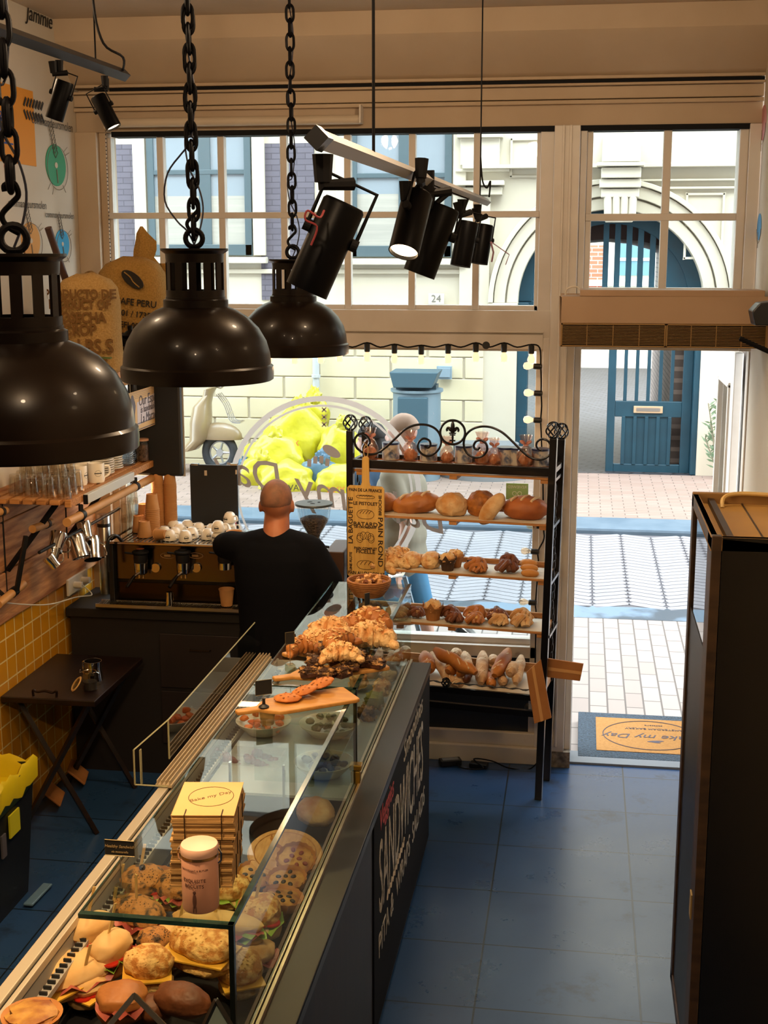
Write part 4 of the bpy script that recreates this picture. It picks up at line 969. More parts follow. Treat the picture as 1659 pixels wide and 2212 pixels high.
# small sack
s1 = at(188, 700, Y=6.0); s1 = Vector((s1.x, 6.02, UZ))
t1 = thing('coffee_sack', 'smaller jute coffee sack printed 150 LBS standing left on the upper shelf', 'sack', s1)
h1 = at(188, 592, Y=5.95).z - UZ
sack(s1, .155, .11, h1, JUTE2, 3, 0).part('sack', JUTE2, t1, smooth=True)
Mf = Euler((PI / 2 , 0, .1)).to_matrix()
def bendon(cx, rx, ry):
    def f(co):
        t = max(-1, min(1, co.x / (rx * 1.0))); co.z -= ry * (1 - (1 - abs(t) ** 3) ** .4) * .9 if abs(t) < 1 else ry; return co
    return f
for k, (s_, sz, zz, m_) in enumerate((('PRODUCTO DE', .052, .80, PR2), ('PRODUCT OF', .052, .70, PR2), ('COSECHA', .06, .57, PR2), ('CROP', .065, .45, PR2), ('150 LBS.S', .085, .28, PR2))):
    text(s_, 'lettering', m_, t1, (s1.x, s1.y - .119, s1.z + h1 * zz), sz * 1.12, M=Mf, sx=.8, bend=bendon(0, .158, .06), bold=.0022)
B().box(s1.x - .145, s1.x + .145, s1.y - .125, s1.y - .1, s1.z + h1 * .17, s1.z + h1 * .185).part('green_stripe', mat('green_stripe', '#4f6431', .9), t1)
# big sack
s2 = at(285, 700, Y=6.5); s2 = Vector((s2.x, 6.54, UZ)); h2 = at(285, 556, Y=6.4).z - UZ
t2 = thing('coffee_sack', 'larger jute coffee sack with a coffee bean print and tied neck', 'sack', s2)
sack(s2, .185, .13, h2, JUTE, 9, 0).part('sack', JUTE, t2, smooth=True)
for k, (s_, sz, zz, dx_) in enumerate((('AFROCAFE PERU', .046, .60, 0.0), ('30 / 601 / 1735', .042, .49, .01), ('C EFI 0075', .042, .38, .02), ('100% Organic Coffee', .036, .30, .0), ('PERU Coffee', .036, .15, .0))):
    text(s_, 'lettering', PR, t2, (s2.x + dx_, s2.y - .139, s2.z + h2 * zz), sz, M=Mf @ Matrix.Rotation(-.12, 3, 'Z'), sx=.92, bend=bendon(0, .19, .07), bold=.0006)
bz_ = s2 + Vector((.045, -.128, h2 * .80)); g = B(); g.prism([(bz_.x + .052 * math.cos(a) * 1.0 - .02 * math.sin(a), bz_.z + .045 * math.sin(a) - .012 * math.cos(a)) for a in [2 * PI * k / 28 for k in range(28)]], 'xz', bz_.y - .012, bz_.y - .006); g.part('bean_print', PR, t2)
B().tube(smooth_pts([bz_ + Vector((-.04, -.014, .036)), bz_ + Vector((-.01, -.014, .012)), bz_ + Vector((.005, -.014, -.012)), bz_ + Vector((.035, -.014, -.038))], 5), .0032, 5).part('bean_print', JUTE, t2)
nk = at(312, 556, Y=6.6); g = B()
g.rings([[nk + Vector((r * math.cos(2 * PI * k / 16) * (1 + .2 * math.sin(3 * k)) + ox, r * .7 * math.sin(2 * PI * k / 16), z)) for k in range(16)] for r, z, ox in ((.09, -.05, 0), (.05, -.0, .0), (.055, .04, .01), (.05, .08, .015), (.028, .12, -.005), (.006, .155, -.01))]); g.part('tied_neck', JUTE, t2, smooth=True)
g = B(); g.rings([[nk + Vector((.10 + r * math.cos(2 * PI * k / 14) + .03 * i, .03 + r * .6 * math.sin(2 * PI * k / 14), -.03 - i * .07)) for k in range(14)] for i, r in enumerate((.03, .05, .045, .04, .02))]); g.part('fold', JUTE, t2, smooth=True)
# coffee grinder, cast iron with a wheel
m0 = at(282, 742, Y=6.28); m0 = Vector((m0.x, 6.28, UZ)); cm = thing('coffee_mill', 'small black cast iron coffee mill with a spoked wheel before the sacks', 'coffee mill', m0)
BI = mat('cast_iron_black', '#101013', .35, .5)
g = B(); g.lathe([(.07, 0), (.075, .02), (.05, .035), (.06, .05), (.025, .07), (.022, .10), (.035, .12)], m0, 20); g.part('base', BI, cm, smooth=35)
g = B(); g.cyl(m0 + Vector((-.05, 0, .135)), m0 + Vector((.05, 0, .135)), .028); g.lathe([(.03, .15), (.045, .165), (.012, .19), (.014, .21), (.001, .215)], m0, 16); g.part('mill_head', BI, cm, smooth=35)
g = B(); wc = m0 + Vector((.07, 0, .135)); g.tube(ring_pts(wc, .062, 24, 'xz'), .007, 6, True)
for k in range(4): g.tube([wc + Vector((.06 * math.cos(k * PI / 4), 0, .06 * math.sin(k * PI / 4))), wc - Vector((.06 * math.cos(k * PI / 4), 0, .06 * math.sin(k * PI / 4)))], .004, 5)
g.part('flywheel', BI, cm, smooth=True)
sb = at(245, 745, Y=6.12); sb.z = UZ; g = B(); g.rings([[sb + Vector((r * math.cos(2 * PI * k / 14), r * .5 * math.sin(2 * PI * k / 14), z)) for k in range(14)] for r, z in ((.04, 0), (.05, .04), (.048, .1), (.03, .14), (.02, .16))])
solo(g, 'leather_pouch', mat('tan_leather', '#8a5a33', .6), 'small tan and black pouch leaning between sack and coffee mill', 'pouch', smooth=True)
a, b_ = at(104, 492, Y=5.9), at(155, 610, Y=6.02); 
solo(B().cyl(a, Vector((b_.x + .03, 6.2, UZ + .01)), .017, n=14), 'wooden_pole', mat('dark_pole', '#3b241c', .5), 'dark round wooden pole leaning up behind the smaller sack', 'pole', smooth=35)
# espresso sign
sg = thing('espresso_sign', 'hanging sign reading Our Espresso is handmade, striped border and lion head', 'sign', at(315, 880, X=-2.27))
c4 = [at(277, 850, X=-2.27), at(352, 825, X=-2.27), at(352, 905, X=-2.27), at(277, 945, X=-2.27)]
y0, y1 = c4[0].y, c4[1].y; zt_, zb_ = c4[0].z, (c4[2].z + c4[3].z) / 2
B().box(-2.272, -2.268, y0, y1, zb_, zt_).part('board', mat('sign_tan', '#bd9c6b', .6), sg); ym, zm_ = (y0 + y1) / 2, (zt_ + zb_) / 2
g = B(); SI = mat('sign_ink', '#4a4650', .6)
for q in (.02, .03, .04, .17, .18, .19): g.box(-2.267, -2.2665, y0 + .02, y1 - .02, zb_ + q * (zt_ - zb_) * 5 / 5, zb_ + q * (zt_ - zb_) + .0015)
for q in (.82, .86, .9, .94, .97): g.box(-2.267, -2.2665, y0 + .02, y1 - .02, zb_ + q * (zt_ - zb_), zb_ + q * (zt_ - zb_) + .0015)
g.part('stripes', SI, sg)
B().prism([(y0 + .12, zb_ + .03), (y1 - .02, zb_ + .06), (y1 - .02, zt_ - .03), (y0 + .12, zt_ - .06)], 'yz', -2.2678, -2.2672).part('panel', mat('sign_lavender', '#b5aeb4', .6), sg)
H_ = (zt_ - zb_)
for s_, z_, sz in (('Our Espresso', .72, .075), ('is handmade on a', .50, .052), ('La Marzocco', .27, .072)): text(s_, 'lettering', SI, sg, (-2.2665, ym + .06, zb_ + H_ * z_), sz, M=MY, shear=.15, sx=.95)
g = B(); g.prism([(y0 + .03 + .04 * math.cos(a) * (1 + .2 * math.sin(5 * a)) + .02, zb_ + H_ * .55 + .08 * math.sin(a)) for a in [2 * PI * k / 24 for k in range(24)]], 'yz', -2.267, -2.2662); g.part('lion_head', SI, sg)
g = B()
for y in (y0 + .03, y1 - .02): g.cyl((-2.27, y, zt_), (-2.27, y, zt_ + .06), .0015, n=4)
g.part('hanging_chain', CHROME, sg)
# black board behind
a, b_ = at(392, 818, Y=6.86), at(320, 1026, Y=6.86)
bb = thing('blackboard', 'tall blackboard with rounded corners hanging in front of the window', 'panel', (a.x - .3, 6.86, b_.z))
B().box(-2.42, a.x, 6.83, 6.87, b_.z, 2.33).part('board', mat('panel_black', '#0b0b0e', .6), bb, bev=.015); B().box(-2.425, a.x + .004, 6.87, 6.874, b_.z - .004, 2.334).part('pale_backing', mat('pale_edge', '#a9a49b', .5), bb)
# white power socket with cable
ps = thing('power_socket', 'white wall socket with plugs and a long white cable on the planks', 'socket', (WX + .035, 6.75, 1.13)); WPL = mat('white_plastic', '#c9c3b6', .4)
c = at(152, 1265, X=WX + .03); B().box(WX + .03, WX + .045, c.y - .06, c.y + .22, c.z - .045, c.z + .045).part('plate', WPL, ps, bev=.004)
for q in (.02, .13): B().cyl((WX + .045, c.y + q, c.z), (WX + .09, c.y + q, c.z), .018).part('plug', WPL, ps, smooth=35)
B().tube(smooth_pts([(WX + .09, c.y + .02, c.z), (WX + .13, c.y + .05, c.z - .06), at(165, 1290, X=-2.6), at(110, 1305, X=-2.62), at(55, 1306, X=-2.64), at(0, 1300, X=-2.64), at(-40, 1290, X=-2.64)], 6), .0035, 6).part('cable', WPL, ps, smooth=True)
tb_ = at(0, 1230, X=-2.60); tbl = thing('tablet', 'white-framed tablet fixed to the planks at the left edge', 'tablet', (-2.6, tb_.y - .1, tb_.z)); B().box(-2.67, -2.655, 5.25, 5.50, 1.28, 1.47).part('frame', WPL, tbl, bev=.006); B().box(-2.655, -2.652, 5.265, 5.485, 1.295, 1.455).part('screen', mat('dark_screen', '#121418', .2), tbl)

# ================================================================== side table, jar, bin
DW = mat('dark_walnut', '#1d0e0a', .35, col2='#0e0706', nscale=5, stretch=(6, 1, 6))
TZ = .71
ta = thing('side_table', 'small dark walnut side board along the yellow tiles', 'table', (-2.47, 6.05, 0))
tx0, tx1, ty0, ty1 = -2.71, -2.235, 5.70, 6.40
B().box(tx0, tx1, ty0, ty1, TZ - .03, TZ).part('table_top', DW, ta, bev=.004)
for y in (ty0 + .05, ty1 - .08):
    for s_ in (0, 1): B().tube([(tx0 + .05, y + .025 * s_, TZ - .03 if s_ else .0), (tx1 - .05, y + .025 * s_, 0 if s_ else TZ - .03)], .016, 4).part('leg', DW, ta)
g = B(); hy = ty0 + .03; xa, xb = at(72, 1500, Y=hy).x, at(122, 1500, Y=hy).x
g.tube(smooth_pts([(xa, hy, TZ), (xa, hy, TZ + .03), (xa + .02, hy, TZ + .022), ((xa + xb) / 2, hy, TZ + .028), (xb - .02, hy, TZ + .022), (xb, hy, TZ + .03), (xb, hy, TZ)], 5), .006, 7); g.part('handle', mat('dark_bronze', '#2b1e16', .3, .8), ta, smooth=True)
jc = at(195, 1490, Z=TZ); jr = .037
jr_ = thing('clip_jar', 'open glass clip-top jar half filled with dark coffee on the side board', 'jar', jc)
B().lathe([(jr * .8, 0), (jr, .01), (jr, .07), (jr * .85, .088), (jr * .84, .10), (jr * .90, .104)], jc + Vector((0, 0, .001)), 28, cap=False).part('glass_body', TUMBLER, jr_, smooth=50); B().lathe([(jr * .86, .004), (jr * .9, .045), (.001, .047)], jc, 22).part('ground_coffee', mat('ground_coffee', '#120d0c', .9), jr_)
g = B(); g.tube(ring_pts(jc + Vector((0, 0, .092)), jr * .9, 24, 'xy'), .0018, 5, True)
for s_ in (-1, 1): g.tube([jc + Vector((s_ * jr * .9, 0, .092)), jc + Vector((s_ * jr * 1.35, 0, .085)), jc + Vector((s_ * jr * 1.25, 0, .10))], .0016, 5)
g.part('wire_clip', CHROME, jr_)
lc = jc + Vector((-.065, -.012, .030)); ld = thing('jar_lid', 'round glass jar lid with cream rubber ring leaning by the jar', 'lid', lc)
Ml = Euler((.2, -.9, .3)).to_matrix()
g = B(); g.lathe([(.036, -.004), (.042, 0), (.036, .004), (.030, .002), (.030, -.002), (.036, -.004)], lc, 28, False, Ml); g.part('rubber_ring', mat('cream_rubber', '#c9a367', .5), ld, smooth=True); B().lathe([(.031, -.001), (.031, .003), (.001, .006)], lc, 24, True, Ml).part('glass_disc', TUMBLER, ld)
mpc = jc + Vector((-.02, .10, 0)); mp_ = dup(pp, mpc, .8); mp_['label'] = 'steel milk pitcher standing behind the open jar on the side board'; mp_['group'] = 'steel pitcher on the side board'; put(mp_, mpc, 2.6)
# crates / paper bags under it
for i, (px, py, lab) in enumerate(((168, 1660, 'kraft paper parcel lying in the shade under the side board, farther one'), (115, 1705, 'kraft paper parcel lying in the shade under the side board, nearer one'))):
    c = at(px, py, Z=.10); g = B(); g.ob((c.x, c.y, .082), (.12, .17, .012), (0, .75, .25)); solo(g, 'paper_parcel', PAPER, lab, 'parcel', 'paper parcels under the side board', bev=.004)
bn = thing('waste_bin', 'black waste bin with a yellow liner at the left edge', 'bin', (-2.5, 5.05, 0)); BP = mat('bin_black', '#101114', .5)
bx0, bx1, by0, by1 = -2.70, -2.335, 4.80, 5.20
g = B(); g.rings([[(bx0 + i_, by0 + i_, z), (bx1 - i_, by0 + i_, z), (bx1 - i_, by1 - i_, z), (bx0 + i_, by1 - i_, z)] for z, i_ in ((0, .04), (.58, 0), (.60, -.008), (.60, .01), (.3, .03))], cap=False); g.add([(bx0 + .04, by0 + .04, 0), (bx1 - .04, by0 + .04, 0), (bx1 - .04, by1 - .04, 0), (bx0 + .04, by1 - .04, 0)], [(0, 1, 2, 3)]); g.part('tub', BP, bn)
R = []
for z, i_, s_ in ((.52, -.012, 1), (.605, -.014, 1), (.625, .0, 1), (.60, .014, 1), (.45, .03, 1), (.2, .06, 0)):
    row = []
    for k in range(40):
        t = k / 40 * 4; e = int(t); f_ = t - e
        P4 = [(bx0 + i_, by0 + i_), (bx1 - i_, by0 + i_), (bx1 - i_, by1 - i_), (bx0 + i_, by1 - i_)]; q = Vector(P4[e]).lerp(Vector(P4[(e + 1) % 4]), f_)
        row.append((q.x, q.y, z + .012 * math.sin(k * 2.3) + (.01 * math.sin(k * 1.1) if s_ else 0)))
    R.append(row)
B().rings(R).part('liner', mat('yellow_liner', '#c9b513', .45), bn, smooth=True)
B().box(bx1 - .006, bx1 + .002, 4.93, 5.03, .36, .46).part('sticker', mat('yellow_sticker', '#c8c21e', .5), bn); B().box(bx1 - .012, bx1 - .004, 4.86, 4.90, .30, .40).part('sticker', mat('grey_sticker', '#55535a', .5), bn)
c = at(82, 1930, Z=.02); solo(B().ob((c.x, c.y, .015), (.045, .20, .012), (0, 0, -.05)), 'dustpan_handle', mat('blue_grey_handle', '#5a7a92', .35), 'blue-grey flat handle lying on the dark floor behind the counter', 'handle', bev=.005)

# ================================================================== ESPRESSO COUNTER
DK = mat('near_black_wood', '#0f0d0e', .55)
ec = thing('coffee_counter', 'near-black counter under the window carrying the espresso machine', 'counter', (-1.95, 6.7, 0))
B().box(-2.70, -1.20, 6.52, 6.97, .88, .93).part('worktop', DK, ec, bev=.004); B().box(-2.69, -1.22, 6.56, 6.96, 0, .88).part('carcass', mat('black_brown_front', '#140f0f', .6), ec)
for i, x in enumerate((-2.2, -1.72)):
    for z in (.18, .50):
        d_ = B().box(x + .01, x + .46, 6.545, 6.56, z, z + .30).part('drawer', mat('drawer_brown', '#1b1110', .55), ec, bev=.003); B().tube([(x + .18, 6.545, z + .22), (x + .18, 6.525, z + .22), (x + .29, 6.525, z + .22), (x + .29, 6.545, z + .22)], .004, 5).part('drawer_pull', mat('dull_brass', '#4a3a2a', .4, .8), d_)
em = thing('espresso_machine', 'long chrome and black espresso machine with three group heads', 'espresso machine', (-2.05, 6.65, .93))
MX0, MX1, MY0 = -2.46, -1.46, 6.50
ST = mat('machine_steel', '#6d6258', .18, 1.0); 
zt2 = at(400, 1178, Y=MY0).z; ztr = .985
B().box(MX0, MX1, 6.60, 6.92, .97, zt2 - .02).part('body', mat('machine_black', '#141213', .3, .3), em, bev=.008)
B().box(MX0, MX1, 6.585, 6.60, at(400, 1255, Y=6.59).z, zt2 - .025).part('front_panel', ST, em, bev=.003)
B().box(MX0 + .02, MX1 - .02, 6.59, 6.598, at(400, 1305, Y=6.6).z, at(400, 1262, Y=6.59).z).part('lower_panel', mat('machine_brass', '#3a2c1c', .2, .9), em)
B().box(MX0 - .01, MX1, MY0 + .03, 6.93, zt2 - .014, zt2).part('cup_tray', CHROME, em, bev=.003)
g = B()
for k in range(40): g.box(MX0 + .06 + k * .023, MX0 + .066 + k * .023, 6.56, 6.9, zt2, zt2 + .003)
g.part('tray_grid', mat('grid_steel', '#7d7f85', .3, .9), em)
B().box(MX0, MX0 + .03, MY0 + .05, 6.9, .93, zt2).part('side_panel', BLACK, em, bev=.005); B().box(MX1 - .03, MX1, MY0 + .05, 6.9, .93, zt2).part('side_panel', BLACK, em, bev=.005)
dr = B(); dr.box(MX0 - .05, MX1, MY0 - .03, 6.60, .945, .965); dr.part('drip_tray', mat('tray_dark', '#2a2927', .3, .7), em, bev=.003)
g = B()
for k in range(96): g.box(MX0 - .04 + k * .0108, MX0 - .036 + k * .0108, MY0 - .02, MY0 + .06, .965, .970)
g.box(MX0 - .05, MX1, MY0 - .032, MY0 - .022, .955, .972); g.box(MX0 - .05, MX1, MY0 + .058, MY0 + .066, .962, .972); g.part('drip_grid', STEEL, em)
def gp(px, Y=6.54): return at(px, 1230, Y=Y).x
for i, px in enumerate((306, 397, 487)):
    x = gp(px); z = at(px, 1215, Y=6.53).z; y = 6.53
    gh = B().lathe([(.034, -.0), (.037, .01), (.037, .045), (.030, .05)], (x, y, z), 26).part('group_head', BLACK, em, smooth=35)
    B().lathe([(.034, -.035), (.036, 0)], (x, y, z), 26).part('chrome_skirt', CHROME, gh, smooth=35); B().lathe([(.043, .05), (.045, .056), (.042, .062), (.022, .064), (.022, .072), (.001, .074)], (x, y, z), 26).part('cap', MATTB, gh, smooth=35)
    if i == 0: B().lathe([(.021, .0745), (.001, .076)], (x, y, z), 20).part('orange_badge', mat('orange_badge', '#8a4a2a', .5), gh)
    B().ob((x - .05, y - .03, z + .055), (.05, .014, .01), (0, .2, .5)).part('paddle', MATTB, gh, bev=.003)
    if i < 2:
        pf = thing('portafilter', ('left' if i == 0 else 'middle') + ' portafilter with black handle locked in the espresso machine', 'portafilter', (x, y, z - .06)); pf['group'] = 'portafilters in the machine'
        B().lathe([(.026, -.062), (.033, -.055), (.035, -.036)], (x, y, z), 24).part('basket', CHROME, pf, smooth=35); g = B(); g.cyl((x, y - .03, z - .05), (x - .016, y - .06, z - .06), .008); g.tube([(x - .01, y, z - .062), (x - .01, y, z - .085)], .006, 6); g.tube([(x + .012, y, z - .062), (x + .012, y, z - .085)], .006, 6); g.part('spout', CHROME, pf, smooth=35)
        B().tube([(x - .016, y - .06, z - .06), (x - .026, y - .09, z - .078), (x - .038, y - .125, z - .105)], [.008, .011, .009], 10).part('handle', mat('gloss_black', '#0d0d10', .15), pf, smooth=True)
for px in (330, 418):
    c = at(px + 7, 1226, Y=6.58); B().cyl(c, c + Vector((0, -.012, 0)), .024, n=24).part('pressure_gauge', CHROME, em, smooth=35)
for px in (365, 425):
    c = at(px - 2, 1200, Y=6.583); g = B(); g.tube([(c.x + .04 * math.cos(a), c.y - .002, c.z + .015 * math.sin(a)) for a in [2 * PI * k / 24 for k in range(24)]], .002, 5, True); g.box(c.x - .02, c.x + .015, c.y - .004, c.y, c.z - .006, c.z + .006); g.part('display', mat('display_tan', '#8b6a45', .4), em)
g = B(); c = at(250, 1165, Y=6.50); g.tube(smooth_pts([c + Vector((.02, .04, -.02)), c + Vector((0, 0, .02)), c + Vector((-.03, -.03, 0)), c + Vector((-.035, -.03, -.1)), c + Vector((-.03, -.03, -.17))], 6), .009, 8); g.part('steam_wand', BLACK, em, smooth=True)
c = at(366, 1305, Y=6.49); c.z = .972; sj = dup(pp, c, 1.0, 'tiny steel pitcher standing on the drip tray between two groups', 'tiny pitcher on the drip tray'); sj.scale = (.45, .45, .75)
c = at(489, 1265, Y=6.53); c.z = .972
def make_cup_paper(r0=.040, r1=.030, h=.09, up=False):
    g = B()
    if up: g.lathe([(r1, 0), (r0, h), (r0 + .002, h + .001), (r0 + .002, h - .004), (r0 - .002, h - .002), (r1 - .002, .003), (.001, .003)], n=24, cap=False)
    else: g.lathe([(r0 + .002, 0), (r0 + .002, .004), (r0, .005), (r1, h), (r1 - .003, h), (r1 - .004, h - .006), (.001, h - .006)], n=24, cap=False)
    return g
pc = solo(make_cup_paper(up=True), 'paper_cup', CARD, 'kraft paper cup standing under the right group head of the machine', 'paper cup', smooth=40); put(pc, c + Vector((0, 0, .003)))
# paper cup stacks on the machine top
CZ = zt2 + .004
pcm = make_cup_paper().part('paper_cup', CARD, None, smooth=40); pcm.location = (0, 0, 0); pcm['category'] = 'paper cup'
first = True
stacks = [(344, 6.86, 30, .86, 'tall left stack of paper cups'), (370, 6.86, 30, .86, 'tall right stack of paper cups'), (330, 6.72, 15, .95, 'middle stack of paper cups'), (312, 6.86, 7, .9, 'low stack behind the middle cups'), (300, 6.78, 2, .9, 'short pair of paper cups at the left'), (312, 6.66, 1, .95, 'front paper cup')]
for px, Y, n, sc_, lab in stacks:
    x = at(px, 1140, Y=Y).x
    for k in range(n):
        o = pcm if first else dup(pcm, (0, 0, 0)); first = False
        put(o, (x + .0006 * math.sin(k), Y, CZ + k * .0098 * (.9 if n > 20 else 1))); o.scale = (sc_, sc_, sc_)
        if n == 1: o['label'] = 'single upturned paper cup standing in front of the stacks'
        else: o['label'] = ('topmost paper cup of the ' if k == n - 1 else 'upturned kraft paper cup within the ') + lab
        o['group'] = lab + (' top' if k == n - 1 else '')
o = dup(pcm, (at(338, 1165, Y=6.6).x, 6.60, CZ + .028), label='paper cup lying on its side before the cup stacks', group='tipped paper cup'); o.rotation_euler = (PI / 2 - .1, 0, 1.2); o.scale = (.75,) * 3
# tumblers stacked on machine
for i, (px, Y, k, lab) in enumerate(((272, 6.68, 0, 'lower tumbler of the left glass pair on the machine'), (272, 6.68, 1, 'upper tumbler of the left glass pair on the machine'), (288, 6.80, 0, 'lower tumbler of the rear glass trio on the machine'), (288, 6.80, 1, 'middle tumbler of the rear glass trio on the machine'), (286, 6.80, 2, 'topmost tumbler of the rear glass trio on the machine'))):
    dup(tm, (at(px, 1140, Y=Y).x, Y, CZ + .075 * k), label=lab, group='tumblers on the espresso machine').scale = (1.08, 1.08, 1.08)
c = at(232, 1150, Y=6.9); sp_ = thing('steel_canister', 'brushed steel canister standing left of the glasses by the window', 'canister', (c.x, 6.85, .93)); B().lathe([(.035, 0), (.035, .44), (.03, .45)], (c.x, 6.85, .93), 24).part('body', STEEL, sp_, smooth=35); B().lathe([(.037, .38), (.037, .40)], (c.x, 6.85, .93), 24).part('band', BLACK, sp_)
# espresso cups upside down
def make_cup(r=.036, h=.055):
    t = thing('espresso_cup', 'x', 'cup')
    B().lathe([(r, 0), (r * 1.02, .006), (r * .93, h * .55), (r * .7, h * .88), (r * .5, h * .97), (r * .48, h), (.001, h)], n=26, cap=False).part('bowl', CHINA, t, smooth=50)
    B().tube(smooth_pts([(r * .95, 0, h * .2), (r * 1.5, 0, h * .25), (r * 1.35, 0, h * .65), (r * .85, 0, h * .65)], 5), .004, 6).part('handle', CHINA, t, smooth=True)
    g = B(); g.tube([((r + .0012) * math.sin(.3 * math.cos(q)), -(r * .985 + .0012) * math.cos(.3 * math.cos(q)), h * .38 + .011 * math.sin(q)) for q in [2 * PI * k / 16 for k in range(16)]], .0007, 4, True); g.tube([((r + .001) * math.sin(q), -(r + .001) * math.cos(q), h * .38) for q in (-.33, 0, .33)], .003, 4); g.part('logo', INK, t)
    return t
cu = make_cup(); first = True
cl = [(367, 1170, 6.60, 0, 'left front white cup with logo, at the tray edge'), (401, 1173, 6.59, 0, 'second front white cup with logo at the tray edge'), (355, 1155, 6.68, 0, 'white cup tilted behind the left front cup'), (378, 1160, 6.66, 0, 'white cup between the two front logo cups'), (415, 1160, 6.68, 0, 'white cup behind the second front cup'), (388, 1150, 6.76, 0, 'white cup in the second row, middle left'), (430, 1148, 6.80, 0, 'large white cup in the back row left of the black board'), (449, 1163, 6.66, 0, 'white logo cup standing alone at middle right'), (472, 1172, 6.62, 0, 'lower white cup of the stacked pair by the shoulder'), (472, 1172, 6.62, 1, 'upper white cup of the stacked pair by the shoulder'), (458, 1150, 6.78, 0, 'white cup in the back row behind the lone cup'), (375, 1146, 6.84, 0, 'back left white cup near the paper cups'), (405, 1146, 6.86, 0, 'back white cup by the window, left of centre'), (486, 1150, 6.80, 0, 'white cup far right, half hidden by the barista'), (497, 1145, 6.86, 1, 'white cup stacked at the back behind the raised arm')]
for i, (px, py, Y, lv, lab) in enumerate(cl):
    o = cu if first else dup(cu, (0, 0, 0)); first = False
    p_ = at(px, py, Y=Y); put(o, (p_.x, Y, CZ + lv * .052), .5 * math.sin(i * 2.1)); o['label'] = lab; o['group'] = 'white espresso cups on the machine top'; o.scale = (1.0,) * 3
o = dup(cu, (at(497, 1140, Y=6.86).x, 6.86, CZ), label='white cup under the stacked back cup behind the raised arm')
# black board standing on machine
a, b_ = at(410, 1003, Y=6.93), at(516, 1160, Y=6.93)
bo = thing('black_board', 'black clip board standing behind the cups against the window', 'board', ((a.x + b_.x) / 2, 6.93, CZ)); B().box(a.x, b_.x, 6.925, 6.94, CZ - .01, a.z).part('board', mat('board_black', '#0a0a0c', .6), bo, bev=.003)
g = B(); c = at(444, 1022, Y=6.92); g.box(c.x - .007, c.x + .007, 6.921, 6.925, c.z - .014, c.z + .014); c = at(510, 1020, Y=6.92); g.box(c.x - .005, c.x + .004, 6.921, 6.925, c.z - .012, c.z + .012); g.part('tape_scrap', mat('tape_cream', '#b9a791', .7), bo)
g = B(); 
for px in (420, 505): c = at(px, 1004, Y=6.92); g.box(c.x - .02, c.x + .02, 6.918, 6.945, c.z - .004, c.z + .006)
g.part('clip', CHROME, bo)
c = at(502, 1130, Y=6.9); solo(B().box(c.x - .02, c.x + .02, 6.90, 6.91, c.z - .03, c.z + .03), 'red_tag', mat('tag_red_white', '#c05a5f', .6), 'small red and white tag beside the black board', 'tag')
c = at(500, 1160, Y=6.68); bw = B(); bw.lathe([(.025, 0), (.042, .035), (.043, .037), (.04, .036), (.024, .004), (.001, .004)], (c.x + .01, 6.70, CZ), 24, False); solo(bw, 'paper_bowl', CARD, 'small brown paper bowl between the cups and the raised arm', 'bowl', smooth=40)

# grinder at the right of the counter
gx_ = at(678, 1100, Y=6.62).x; zl = at(678, 1086, Y=6.62).z
gr = thing('coffee_grinder', 'electric coffee grinder with clear bean hopper and dark disc lid', 'coffee grinder', (gx_, 6.62, .93))
GC = (gx_, 6.62, 0)
B().lathe([(.098, zl - .012), (.1, zl - .006), (.098, zl), (.001, zl + .001)], GC, 40).part('lid', mat('slate_lid', '#39434b', .35), gr, smooth=35)
g = B()
for k in range(3):
    a = 2 * PI * k / 3 + .5; g.ell((gx_ + .028 * math.cos(a), 6.62 + .028 * math.sin(a), zl), (.016, .009, .003), (0, 0, a + 1.2))
g.part('bean_emblem', MATTB, gr)
B().lathe([(.030, zl - .19), (.034, zl - .17), (.078, zl - .09), (.09, zl - .012)], GC, 32, False).part('hopper', glass('hopper_glass', '#e6eaea', 1.5, .05, .04), gr, smooth=50)
g = B(); g.lathe([(.028, zl - .185), (.033, zl - .165), (.072, zl - .10), (.073, zl - .085), (.05, zl - .073), (.001, zl - .068)], GC, 28); g.part('coffee_beans', mat('coffee_bean_heap', '#3a2c25', .6, col2='#6d5a4d', nscale=90, bump=1.0), gr, smooth=60)
B().lathe([(.032, zl - .24), (.032, zl - .19)], GC, 24).part('neck', BLACK, gr, smooth=35)
B().lathe([(.05, zl - .27), (.055, zl - .25), (.04, zl - .24)], GC, 28).part('collar', CHROME, gr, smooth=35)
B().box(gx_ - .055, gx_ + .055, 6.56, 6.80, .932, zl - .27).part('body', mat('grinder_alu', '#8f8d8a', .3, .9), gr, bev=.012)
B().cyl((gx_ + .04, 6.6, zl - .225), (gx_ + .085, 6.58, zl - .225), .006).part('adjust_lever', BLACK, gr)
c = at(735, 1230, Y=6.6); solo(B().box(at(708, 1200, Y=6.7).x, at(748, 1200, Y=6.7).x, 6.62, 6.92, .935, at(730, 1192, Y=6.62).z), 'wooden_crate', mat('dark_wood_box', '#3a2418', .5, col2='#4c301e', nscale=5), 'dark wooden box standing on the counter right of the grinder', 'box', bev=.006)

